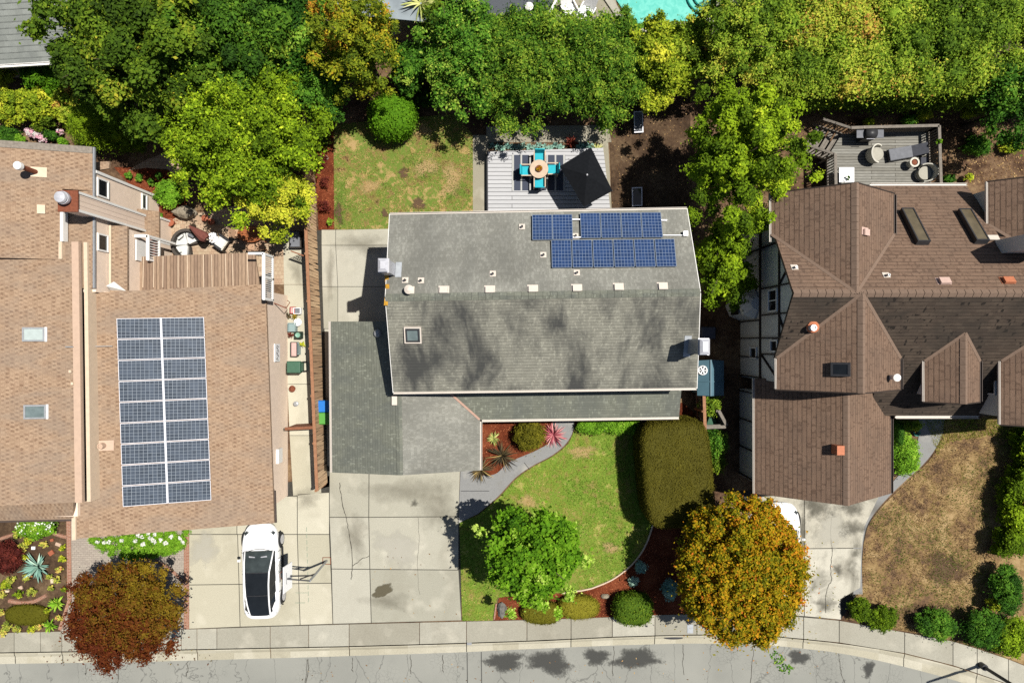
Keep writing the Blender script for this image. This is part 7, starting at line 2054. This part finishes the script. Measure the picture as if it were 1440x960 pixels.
# grill
c = P(1225, 187.5, z_ + .9); c.z = 0
gr_ = thing('grill', 'black barbecue grill with side shelves against the deck railing', 'grill', (c.x, c.y, z_))
m = MB(); m.span(c.x - .27, c.x + .27, c.y - .22, c.y + .22, z_ + .15, z_ + .78); m.build('cabinet', M['metal_dark'], gr_)
m = MB(); m.tube([V3(c.x - .26, c.y, z_ + .84), V3(c.x + .26, c.y, z_ + .84)], .22, 18); m.build('lid', M['metal_dark'], gr_, smooth=True)
for s in (-1, 1): m = MB(); m.span(c.x + s * .30, c.x + s * .66, c.y - .2, c.y + .2, z_ + .78, z_ + .82); m.build('shelf', M['cushion_grey'], gr_)
m = MB(); m.tube([V3(c.x - .2, c.y - .26, z_ + .86), V3(c.x + .2, c.y - .26, z_ + .86)], .018, 8); m.build('handle', M['metal_pale'], gr_)
for sx in (-1, 1):
    for sy in (-1, 1): m = MB(); m.beam((c.x + sx * .24, c.y + sy * .18, z_), (c.x + sx * .24, c.y + sy * .18, z_ + .16), .04, .04); m.build('leg', M['metal_dark'], gr_)


M['wicker_seat'] = m_plain('wicker_seat', A(186, 182, 168), 0.85, 0.1, 8)


def tub_chair(label, group):
    o = thing('tub_chair', label, 'chair', (0, 0, 0), 0, group)
    m = MB(); m.lathe((0, 0, .12), [(.30, 0), (.33, .22), (.33, .28), (.05, .29)], 24, sx=1.0, sy=1.0); m.build('seat', M['wicker_seat'], o)
    m = MB()
    n = 22
    rows = []
    for k in range(n + 1):
        t = math.pi * (.90 + 1.2 * k / n)
        hgt = .46 + .30 * math.sin(math.pi * k / n)
        st = len(m.v)
        for r_, z0 in ((.40, .05), (.46, hgt), (.40, hgt + .02), (.35, .08)): m.v.append(V3(math.cos(t) * r_, math.sin(t) * r_, z0))
        rows.append(st)
    for a_, b_ in zip(rows, rows[1:]):
        for k in range(4): m.f.append((a_ + k, a_ + (k + 1) % 4, b_ + (k + 1) % 4, b_ + k)); m.m.append(0)
    m.f.append(tuple(rows[0] + k for k in range(4))); m.m.append(0); m.f.append(tuple(rows[-1] + k for k in range(4))[::-1]); m.m.append(0)
    m.build('backrest', M['wicker_white'], o, smooth=False)
    m = MB(); m.lathe((0, 0, 0), [(.30, 0), (.34, .13)], 20); m.build('base', M['wicker_white'], o)
    return o


t1 = tub_chair('cream wicker tub chair in the middle of the weathered deck', 'wicker tub chairs on the weathered deck')
place(t1, (*XY(1234, 216, z_ + .45), z_), R(-100))
t2 = place(copy_tree(t1), (*XY(1302, 243, z_ + .45), z_), R(95), 'cream wicker tub chair beside the round fire bowl table')
c = P(1276, 213.5, z_ + .35); lo_ = thing('sun_lounger', 'dark sun lounger with grey cushion on the weathered deck', 'sun lounger', (c.x, c.y, z_))
Mx = Matrix.Translation((c.x, c.y, z_)) @ Matrix.Rotation(R(10), 4, 'Z')
m = MB(); m.boxm(Mx @ Matrix.Translation((-.30, 0, .28)), (1.15, .58, .08)); m.build('cushion', M['cushion_grey'], lo_, bevel=.03)
m = MB(); m.boxm(Mx @ Matrix.Translation((.60, 0, .40)) @ Matrix.Rotation(R(-22), 4, 'Y'), (.75, .56, .08)); m.build('backrest', M['fabric_dark'], lo_, bevel=.03)
m = MB(); m.boxm(Mx @ Matrix.Translation((0, 0, .20)), (1.8, .60, .06)); m.build('frame', M['metal_dark'], lo_)
for sx in (-1, 1):
    for sy in (-1, 1): m = MB(); m.boxm(Mx @ Matrix.Translation((sx * .8, sy * .26, .09)), (.05, .05, .18)); m.build('leg', M['metal_dark'], lo_)
c = P(1286.5, 228, z_ + .5); fb_ = thing('fire_bowl', 'round cream fire bowl table between lounger and tub chair', 'fire bowl', (c.x, c.y, z_))
m = MB(); m.lathe((c.x, c.y, z_), [(.16, 0), (.14, .25), (.24, .45), (.24, .50), (.16, .50), (.14, .42), (.02, .40)], 26); m.build('bowl', M['wicker_white'], fb_)
m = MB(); m.lathe((c.x, c.y, z_ + .43), [(.15, 0), (.12, .05), (.04, .07)], 14); m.build('coals', M['rust'], fb_)
c = P(1299.5, 227, z_ + .3); m = MB(); m.span(c.x - .2, c.x + .2, c.y - .2, c.y + .2, z_, z_ + .36); one('ottoman', M['fabric_dark'], 'small dark square footstool right of the fire bowl', 'footstool', m, bevel=.04)
c = P(1190.5, 246, z_ + .7); wt = thing('side_table', 'white rectangular table at the lower edge of the weathered deck', 'table', (c.x, c.y, z_))
m = MB(); m.span(c.x - .37, c.x + .37, c.y - .37, c.y + .37, z_ + .68, z_ + .72); m.build('tabletop', M['plastic_white'], wt, bevel=.015)
for sx in (-1, 1):
    for sy in (-1, 1): m = MB(); m.beam((c.x + sx * .32, c.y + sy * .32, z_), (c.x + sx * .32, c.y + sy * .32, z_ + .68), .035, .035); m.build('leg', M['metal_dark'], wt)
shrub('tiny dark potted plant on the white deck table', 1192, 250, 4, 5, .25, M['leaf_dark'], n=5, leaf=.07, dens=300, zb=z_ + .73, name='potted_plant', cat='plant', core=.3)
c = P(1181, 245, z_ + .4); ms = thing('metal_stand', 'thin black wire stand left of the white deck table', 'stand', (c.x, c.y, z_)); m = MB()
for s in (-1, 1): m.tube([V3(c.x + s * .12, c.y, z_), V3(c.x + s * .12, c.y + .1, z_ + .6)], .012, 6); m.tube([V3(c.x - .15, c.y + .05 * s, z_ + .3 + .1 * s), V3(c.x + .15, c.y + .05 * s, z_ + .3 + .1 * s)], .01, 6)
m.build('frame', M['metal_dark'], ms)
shrub('bright green plastic foliage hooked on the deck railing', 1320, 199, 5.5, 4, .35, M['leaf_fresh'], n=6, leaf=.1, dens=300, zb=z_ + .8, name='hanging_plant', cat='plant', tm=.5)

# ------------------------------------------------------------------ patio under the bright tree
c = P(262, 341, .5); so = thing('patio_sofa', 'curved dark wicker sofa with white cushions on the paved patio', 'sofa', (c.x, c.y, 0))
ctr = V3(c.x + .06, c.y - .10, 0)


def arc_mb(r0, r1, z0, z1, a0_, a1_, n=14, zt=None):
    m = MB(); rows = []
    for k in range(n + 1):
        t = a0_ + (a1_ - a0_) * k / n; st = len(m.v)
        for r_, z in ((r0, z0), (r1, z0), (r1, z1), (r0, z1)): m.v.append(ctr + V3(math.cos(t) * r_, math.sin(t) * r_, z))
        rows.append(st)
    for a_, b_ in zip(rows, rows[1:]):
        for k in range(4): m.f.append((a_ + k, b_ + k, b_ + (k + 1) % 4, a_ + (k + 1) % 4)); m.m.append(0)
    m.f.append(tuple(rows[0] + k for k in range(4))); m.m.append(0); m.f.append(tuple(rows[-1] + k for k in range(4))[::-1]); m.m.append(0)
    return m


arc_mb(.64, .78, .02, .70, R(20), R(268)).build('backrest', M['wicker_dark'], so, smooth=False)
arc_mb(.06, .635, .02, .30, R(12), R(278)).build('base', M['wicker_dark'], so)
for k in range(3): arc_mb(.08, .61, .305, .44, R(24 + k * 82), R(100 + k * 82), 8).build('cushion', M['cushion_white'], so)
for k, t in enumerate((62, 130, 215)):
    m = MB(); q = ctr + V3(math.cos(R(t)) * .50, math.sin(R(t)) * .50, .55); m.box(q, (.34, .12, .28), R(t + 90), 0, R(-20)); m.build('pillow', M['cushion_white'] if k else M['cushion_grey'], so, bevel=.05)
c = P(283, 327, .9); ru = thing('closed_parasol', 'folded dark red parasol lying over beside the curved sofa', 'umbrella', (c.x, c.y, 0))
m = MB()
ang = R(-38); ax_ = V3(math.cos(ang), math.sin(ang), -.12).normalized(); base_ = V3(c.x - .45, c.y + .28, 1.25)
m.tube([base_ + ax_ * f for f in (0, .25, .6, .9, 1.05)], [.03, .12, .22, .28, .2], 10); m.build('canopy', M['umbrella_red'], ru)
m = MB(); m.tube([base_ - ax_ * .05, base_ + ax_ * 1.1, V3(c.x + .35, c.y - .3, .05)], .025, 8); m.build('pole', M['wood_pale'], ru)
m = MB(); m.lathe((c.x + .35, c.y - .3, 0), [(.25, 0), (.25, .05), (.05, .08)], 16); m.build('base', M['metal_dark'], ru)
c = P(299, 334, .45); rt = thing('side_table', 'small round white table between sofa and lounge chair', 'table', (c.x, c.y, 0))
m = MB(); m.lathe((c.x, c.y, .42), [(.26, 0), (.27, .03), (.25, .04)], 24); m.build('tabletop', M['plastic_white'], rt)
m = MB(); m.lathe((c.x, c.y, 0), [(.15, 0), (.04, .04), (.035, .42)], 14); m.build('pedestal', M['plastic_white'], rt)
c = P(311, 341, .4); lc = thing('lounge_chair', 'dark lounge chair with white cushion beside the round white table', 'chair', (c.x, c.y, 0))
Mx = Matrix.Translation((c.x, c.y, 0)) @ Matrix.Rotation(R(-35), 4, 'Z')
m = MB(); m.boxm(Mx @ Matrix.Translation((0, 0, .36)), (.52, .52, .12)); m.build('seat', M['cushion_white'], lc, bevel=.03)
m = MB(); m.boxm(Mx @ Matrix.Translation((.33, 0, .55)) @ Matrix.Rotation(R(15), 4, 'Y'), (.08, .55, .5)); m.build('backrest', M['wicker_white'], lc, bevel=.03)
for s in (-1, 1): m = MB(); m.boxm(Mx @ Matrix.Translation((0.03, s * .31, .3)), (.62, .06, .56)); m.build('armrest', M['metal_dark'], lc)
c = P(352, 329, .75); ot = thing('patio_table', 'orange brown oval wooden patio table under the yellow green tree', 'table', (c.x, c.y, 0))
m = MB(); m.lathe((c.x, c.y, .72), [(.55, 0), (.58, .02), (.56, .05)], 30, sx=1.15, sy=.72); m.build('tabletop', M['wood_orange'], ot)
for sx in (-1, 1):
    for sy in (-1, 1): m = MB(); m.beam((c.x + sx * .38, c.y + sy * .22, 0), (c.x + sx * .38, c.y + sy * .22, .72), .06, .06); m.build('leg', M['wood_orange'], ot)


def wood_chair(label, group):
    o = thing('patio_chair', label, 'chair', (0, 0, 0), 0, group)
    m = MB(); m.span(-.22, .22, -.2, .22, .40, .45); m.build('seat', M['cushion_tan'], o, bevel=.015)
    m = MB(); m.hexa([V3(-.22, -.24, .45), V3(.22, -.24, .45), V3(.22, -.2, .45), V3(-.22, -.2, .45)], [V3(-.22, -.34, .88), V3(.22, -.34, .88), V3(.22, -.30, .88), V3(-.22, -.30, .88)]); m.build('backrest', M['cushion_tan'], o)
    for sx in (-1, 1):
        for y in (-.2, .19): m = MB(); m.beam((sx * .2, y, 0), (sx * .2, y, .4), .04, .04); m.build('leg', M['wood_orange'], o)
    return o


pc = wood_chair('tan patio chair at the near left of the orange table', 'tan chairs at the orange table')
place(pc, (*XY(350, 344.5, .6), 0), 0)
place(copy_tree(pc), (*XY(364, 344, .6), 0), 0, 'tan patio chair at the near right of the orange table')
place(copy_tree(pc), (*XY(334, 328, .6), 0), R(-90), 'tan patio chair at the left end of the orange table')
place(copy_tree(pc), (*XY(362, 314, .6), 0), R(180), 'tan patio chair behind the orange table in the tree shade')
c = P(416, 337, .3); pb = thing('planter_box', 'long dark storage bench beside the plank fence', 'bench', (c.x, c.y, 0))
m = MB(); m.span(c.x - .28, c.x + .28, c.y - .42, c.y + .42, 0, .42); m.build('box', M['wicker_dark'], pb)
m = MB(); m.span(c.x - .25, c.x + .25, c.y - .39, c.y + .39, .42, .5); m.build('cushion', M['cushion_grey'], pb, bevel=.03)
m = MB(); m.lathe(P(243.5, 314, 0), [(.12, 0), (.18, .3), (.2, .32), (.16, .32), (.14, .24)], 18); one('flower_pot', M['terracotta'], 'terracotta pot beside the pale boulder', 'pot', m)
for (px, py, lb) in ((300, 313, 'small terracotta pot on the patio in tree shade'), (291, 308, 'smallest terracotta pot next to another under the tree')):
    m = MB(); m.lathe(P(px, py, 0), [(.1, 0), (.15, .24), (.17, .26), (.13, .26), (.12, .2)], 16); one('flower_pot', M['terracotta'], lb, 'pot', m)

# ------------------------------------------------------------------ side path clutter
def wheelie(label, loc, rz, mat, group=None):
    o = thing('wheelie_bin', label, 'bin', loc, rz, group)
    x, y, z = loc
    off = V3(x, y, z)
    m = MB(); m.hexa([off + V3(-.22, -.25, .05), off + V3(.22, -.25, .05), off + V3(.22, .25, .05), off + V3(-.22, .25, .05)], [off + V3(-.29, -.33, .95), off + V3(.29, -.33, .95), off + V3(.29, .33, .95), off + V3(-.29, .33, .95)]); m.build('body', mat, o)
    m = MB(); m.hexa([off + V3(-.31, -.36, .95), off + V3(.31, -.36, .95), off + V3(.31, .36, .95), off + V3(-.31, .36, .95)], [off + V3(-.26, -.3, 1.05), off + V3(.26, -.3, 1.05), off + V3(.26, .32, 1.03), off + V3(-.26, .32, 1.03)]); m.build('lid', mat, o, bevel=.02)
    m = MB(); m.tube([off + V3(-.2, .40, .92), off + V3(.2, .40, .92)], .025, 8); m.build('handle', mat, o)
    for s in (-1, 1): m = MB(); m.tube([off + V3(s * .2, .28, .1), off + V3(s * .27, .28, .1)], .1, 14); m.build('wheel', M['tyre'], o)
    return o


wheelie('dull green wheelie bin beside the tan wall on the side path', (*XY(413.5, 516, .9), 0), R(-90), M['plastic_green'])
wheelie('bright blue wheelie bin between the fence and the grey garage', (*XY(457, 571, .9), 0), R(-90), M['plastic_blue'])
wheelie('lime green wheelie bin next to the blue bin by the grey garage', (*XY(458, 588, .9), 0), R(-90), M['plastic_lime'])


def crate(label, px, py, sx, sy, h, mat, name='planter_box', cat='planter', rz=0.0, fill=None):
    c = P(px, py, h); o = thing(name, label, cat, (c.x, c.y, 0))
    Mx = Matrix.Translation((c.x, c.y, 0)) @ Matrix.Rotation(rz, 4, 'Z')
    m = MB()
    for s in (-1, 1): m.boxm(Mx @ Matrix.Translation((s * (sx / 2 - .015), 0, h / 2)), (.03, sy, h)); m.boxm(Mx @ Matrix.Translation((0, s * (sy / 2 - .015), h / 2)), (sx - .06, .03, h))
    m.build('body', mat, o)
    m = MB(); m.boxm(Mx @ Matrix.Translation((0, 0, h * .4)), (sx - .06, sy - .06, h * .75)); m.build('filling', fill or M['soil_dark'], o)
    return o


crate('white plastic tub with grey contents at the top of the side path clutter', 417.5, 437, .36, .32, .3, M['plastic_white'], 'tub', 'tub', fill=M['cushion_grey'])
crate('red lined box left of the white tub', 411, 436, .26, .34, .25, M['plastic_red'], 'crate', 'crate', fill=M['plastic_pink'])
crate('blue grey box planter beside the tan wall', 410, 460, .40, .45, .35, M['plastic_bluegrey'], fill=M['plastic_bluegrey'])
crate('dark green square planter holding a pale round dish', 418.5, 471, .34, .36, .4, M['plastic_dkgreen'])
m = MB(); c = P(418.5, 471, .42); m.lathe((c.x, c.y, .365), [(.06, 0), (.13, .05), (.12, .06), (.05, .03)], 18); one('dish', M['plastic_mint'], 'pale mint round dish on the dark green planter', 'dish', m)
crate('dark trough with pink filling just above the green bin', 413, 491, .34, .75, .3, M['metal_dark'], fill=M['plastic_pink'])
crate('narrow blue trough right of the pink filled trough', 419, 490, .12, .6, .28, M['plastic_bluegrey'], fill=M['metal_dark'])
m = MB(); m.lathe(P(421, 453, 0), [(.1, 0), (.17, .26), (.2, .28), (.15, .28), (.13, .2)], 18); one('flower_pot', M['plastic_white'], 'round white pot right of the box planter', 'pot', m)
m = MB(); m.lathe(P(413, 546, 0), [(.1, 0), (.16, .22), (.17, .24), (.13, .24), (.12, .15)], 18); one('flower_pot', M['rust'], 'brown clay pot alone on the side path below the green bin', 'pot', m)
m = MB(); q = P(418, 567, 0); m.lathe(q, [(.08, 0), (.12, .12), (.10, .2), (.13, .24), (.06, .26)], 14); one('garden_ornament', M['metal_grey'], 'small grey garden ornament above the wooden gate', 'ornament', m)
for px, py, mt, lb, tmm in ((406, 444, 'leaf_flax', 'tangled dark potted plant against the tan wall', .5), (415, 446, 'leaf_autumn', 'yellow brown potted plant below the white tub', .4), (409, 471, 'leaf_maroon', 'dark red potted plant beside the green planter', .5), (426, 484, 'leaf_yellow', 'yellow flowering plant right of the troughs', .95)):
    shrub(lb, px, py, 4.5, 4.5, .4, M[mt], n=7, leaf=.08, dens=300, tm=tmm, name='potted_plant', cat='plant', core=.35)
wp = thing('wall_plaque', 'white panel with dark wrought pattern on the tan side wall', 'wall plaque', (-11.45, -.55, 1.6))
m = MB(); m.span(-11.49, -11.44, -.98, -.12, 1.35, 2.05); m.build('board', M['plastic_white'], wp)
m = MB()
for i in range(9):
    m.tube([V3(-11.435, -.9 + .08 * i, 1.6 + .1 * math.sin(i * 2.1)), V3(-11.43, -.85 + .08 * i, 1.78 + .1 * math.cos(i * 1.7))], .018, 6)
m.build('scrollwork', M['metal_dark'], wp)
um_ = thing('meter_box', 'white utility box on the tan side wall near the garage corner', 'utility box', (-11.45, -5.6, 1.2))
m = MB(); m.span(-11.49, -11.36, -5.6 - .35, -5.6 + .35, 1.2, 1.75); m.build('cover', M['white_paint'], um_)
lt = thing('wall_bracket', 'brown bracket arm with a hanging hook on the tan side wall', 'bracket', (-11.45, 1.5, 2.0))
m = MB(); m.tube([V3(-11.5, 1.85, 2.0), V3(-10.95, 1.62, 1.9)], .025, 8); m.tube([V3(-10.95, 1.62, 1.9), V3(-10.8, 1.9, 1.8), V3(-10.95, 2.0, 1.75)], .02, 6); m.build('arm', M['rust'], lt)

# ------------------------------------------------------------------ dark strip between the houses
c = P(1001, 530, 1.5); sh = thing('garden_shed', 'teal gabled shed with a white spoked wheel on its roof', 'shed', (c.x, c.y, 0))
xr = P(999, 0, 1.75).x; xl = P(980.5, 0, 1.45).x; xe_ = P(1018, 0, 1.45).x; yt, yb = P(0, 505.5, 1.5).y, P(0, 556, 1.5).y
MB().slab([V3(xl, yt - .05, 1.45), V3(xl, yb, 1.45), V3(xr, yb, 1.8), V3(xr, yt, 1.8)], .04).build('roof', M['teal_metal'], sh)
MB().slab([V3(xr, yt, 1.8), V3(xr, yb, 1.8), V3(xe_, yb, 1.45), V3(xe_, yt - .05, 1.45)], .04).build('roof', M['teal_metal'], sh)
m = MB(); m.prism([(xl + .08, yt - .12), (xe_ - .08, yt - .12), (xe_ - .08, yb + .1), (xl + .08, yb + .1)], -.05, 1.42); m.build('wall', M['teal_metal'], sh)
m = MB(); m.beam(V3(xl, P(0, 536, 1.6).y, 1.475), V3(xr, P(0, 536, 1.6).y, 1.82), .05, .03); m.beam(V3(xr, P(0, 536, 1.6).y, 1.82), V3(xe_, P(0, 536, 1.6).y, 1.475), .05, .03); m.beam(V3(xr, yt, 1.825), V3(xr, yb, 1.825), .05, .03); m.build('roof_batten', M['teal_metal'], sh)
wc = P(988, 520.5, 1.62); wh = thing('spoked_wheel', 'white six spoked wheel lying on the teal shed roof', 'wheel', (wc.x, wc.y, 1.6))
ntl = V3(-.35, 0, xr - xl).normalized(); Mx = slope_frame((wc.x, wc.y, 1.45 + (wc.x - xl) / (xr - xl) * .35 + .05), ntl)
m = MB(); m.tube([Mx @ V3(.21 * math.cos(k * math.pi / 10), .21 * math.sin(k * math.pi / 10), 0) for k in range(21)], .035, 8, cap=False); m.build('rim', M['plastic_white'], wh)
m = MB()
for k in range(6): m.beam(Mx @ V3(.03 * math.cos(k * 1.047), .03 * math.sin(k * 1.047), .01), Mx @ V3(.2 * math.cos(k * 1.047), .2 * math.sin(k * 1.047), .01), .06, .03)
m.build('spokes', M['plastic_white'], wh)
m = MB(); m.lathe(Mx @ V3(0, 0, -.01), [(.06, 0), (.06, .05), (.03, .06)], 14); m.build('hub', M['plastic_white'], wh)
c = P(1001, 590, .6); wb = thing('wheelbarrow', 'green wheelbarrow tipped up among the side yard fence panels', 'wheelbarrow', (c.x, c.y, 0))
m = MB(); m.hexa([V3(c.x - .3, c.y - .3, .25), V3(c.x + .35, c.y - .3, .25), V3(c.x + .15, c.y + .3, .25), V3(c.x - .1, c.y + .3, .25)], [V3(c.x - .26, c.y - .24, .6), V3(c.x + .3, c.y - .24, .55), V3(c.x + .0, c.y + .42, .75), V3(c.x - .06, c.y + .42, .75)]); m.build('tray', M['plastic_green'], wb)
for s in (-1, 1): m = MB(); m.tube([V3(c.x + s * .1, c.y + .3, .2), V3(c.x + s * .26, c.y - .6, .3)], .02, 8); m.build('handle', M['wood_pole'], wb)
m = MB(); m.tube([V3(c.x - .04, c.y + .35, .16), V3(c.x + .04, c.y + .35, .16)], .16, 16); m.build('wheel', M['tyre'], wb)
wheelie('dark blue bin in shade above the east chimney', (*XY(996, 468, .9), 0), R(90), M['rug_navy'])
c = P(970.5, 883.5, .02); m = MB(); m.box((c.x, c.y, .02), (.30, .45, .03)); one('utility_cover', M['flash_grey'], 'grey utility meter lid in the sidewalk beside the orange tree', 'utility cover', m)
c = P(660, 904.5, .02); m = MB(); m.box((c.x, c.y, .012), (.24, .12, .03)); one('utility_cover', M['metal_grey'], 'small grey lid in the sidewalk below the grey driveway', 'utility cover', m)
c = P(947, 896.5, -.03); m = MB(); m.lathe((c.x, c.y, -.035), [(.5, 0), (.5, .012), (.3, .02)], 24, sx=1, sy=.14); one('drain_slot', M['metal_dark'], 'dark curved drain slot in the gutter left of the orange tree', 'drain', m)
c = P(1296, 597, .5); hs = thing('hose_reel', 'coiled teal garden hose in the shade of the brown porch', 'hose', (c.x, c.y, 0)); m = MB()
for k in range(3): m.tube([V3(c.x + (.10 + .035 * k) * math.cos(t), c.y - .45 + (.10 + .035 * k) * math.sin(t), .05 + .03 * k) for t in [i * math.pi / 8 for i in range(17)]], .02, 6, cap=False)
m.build('coil', M['teal_rail'], hs)

# ------------------------------------------------------------------ pool side
def pool_lounger(label, group):
    o = thing('lounge_chair', label, 'chair', (0, 0, 0), 0, group)
    m = MB(); m.span(-.3, .3, -.35, .35, .32, .38); m.build('seat', M['plastic_white'], o)
    m = MB(); m.hexa([V3(-.3, .35, .34), V3(.3, .35, .34), V3(.3, .40, .34), V3(-.3, .40, .34)], [V3(-.3, .65, .85), V3(.3, .65, .85), V3(.3, .7, .85), V3(-.3, .7, .85)]); m.build('backrest', M['plastic_white'], o)
    for s in (-1, 1):
        m = MB(); m.beam((s * .33, -.35, .52), (s * .33, .45, .52), .06, .04); m.build('armrest', M['plastic_white'], o)
        for y in (-.32, .35): m = MB(); m.beam((s * .33, y, 0), (s * .33, y, .5), .04, .04); m.build('leg', M['plastic_white'], o)
    return o


pl0 = pool_lounger('white pool chair nearer the dark grey roof', 'white chairs on the pool terrace')
place(pl0, (*XY(803, 17, .4), 0), R(28), None, 1.05)
pl1 = place(copy_tree(pl0), (*XY(823, 20, .4), 0), R(-28), 'white pool chair nearer the swimming pool')
c = P(813, 24, .4); tb2 = thing('side_table', 'small round glass table between the two white pool chairs', 'table', (c.x, c.y, 0))
m = MB(); m.lathe((c.x, c.y, .4), [(.26, 0), (.27, .02), (.2, .03)], 20); m.build('tabletop', M['metal_pale'], tb2)
m = MB(); m.lathe((c.x, c.y, 0), [(.18, 0), (.03, .04), (.03, .4)], 12); m.build('pedestal', M['metal_grey'], tb2)
m = MB()
for k, r_ in enumerate((.62, .95)):
    cc = P(992, 0, .1); m.tube([V3(cc.x + r_ * math.cos(t), cc.y + .25 + r_ * math.sin(t), .10) for t in [R(150 + i * 13) for i in range(13)]], .045, 8)
m.beam(P(990, 10, .1), P(995, -12, .1), .14, .12)
one('pool_rail', M['teal_rail'], 'curved teal pool step rails in the corner of the pool', 'pool rail', m)

# ------------------------------------------------------------------ camera and light
cam = bpy.data.cameras.new('camera'); cam.lens = 24.0; cam.sensor_width = 36.0; cam.clip_end = 500; cam.clip_start = 0.5
co_ = bpy.data.objects.new('camera', cam); COL.objects.link(co_); co_.location = (0, 0, HC); co_.rotation_euler = (0, 0, 0)
scene.camera = co_
SUN = Vector((0.40, 0.165, 1.0)).normalized()
sl = bpy.data.lights.new('sun', 'SUN'); sl.energy = 5.0; sl.angle = R(0.5); sl.color = (1.0, 0.96, 0.885)
so_ = bpy.data.objects.new('sun', sl); COL.objects.link(so_); so_.rotation_euler = (-SUN).to_track_quat('-Z', 'Y').to_euler(); so_.location = SUN * 60
w = bpy.data.worlds.new('World'); scene.world = w; w.use_nodes = True
sky = w.node_tree.nodes.new('ShaderNodeTexSky'); sky.sky_type = 'NISHITA'; sky.sun_disc = False
sky.sun_elevation = math.asin(SUN.z); sky.sun_rotation = math.atan2(SUN.x, SUN.y)
bg = w.node_tree.nodes['Background']; w.node_tree.links.new(sky.outputs[0], bg.inputs[0]); bg.inputs[1].default_value = 0.05
vs = scene.view_settings; vs.view_transform = 'Standard'; vs.look = 'None'; vs.exposure = 0.35; vs.gamma = 1.0; vs.use_curve_mapping = False
cy = scene.cycles; cy.max_bounces = 5; cy.diffuse_bounces = 1; cy.use_denoising = False; cy.glossy_bounces = 2; cy.transmission_bounces = 2; cy.caustics_reflective = False; cy.caustics_refractive = False
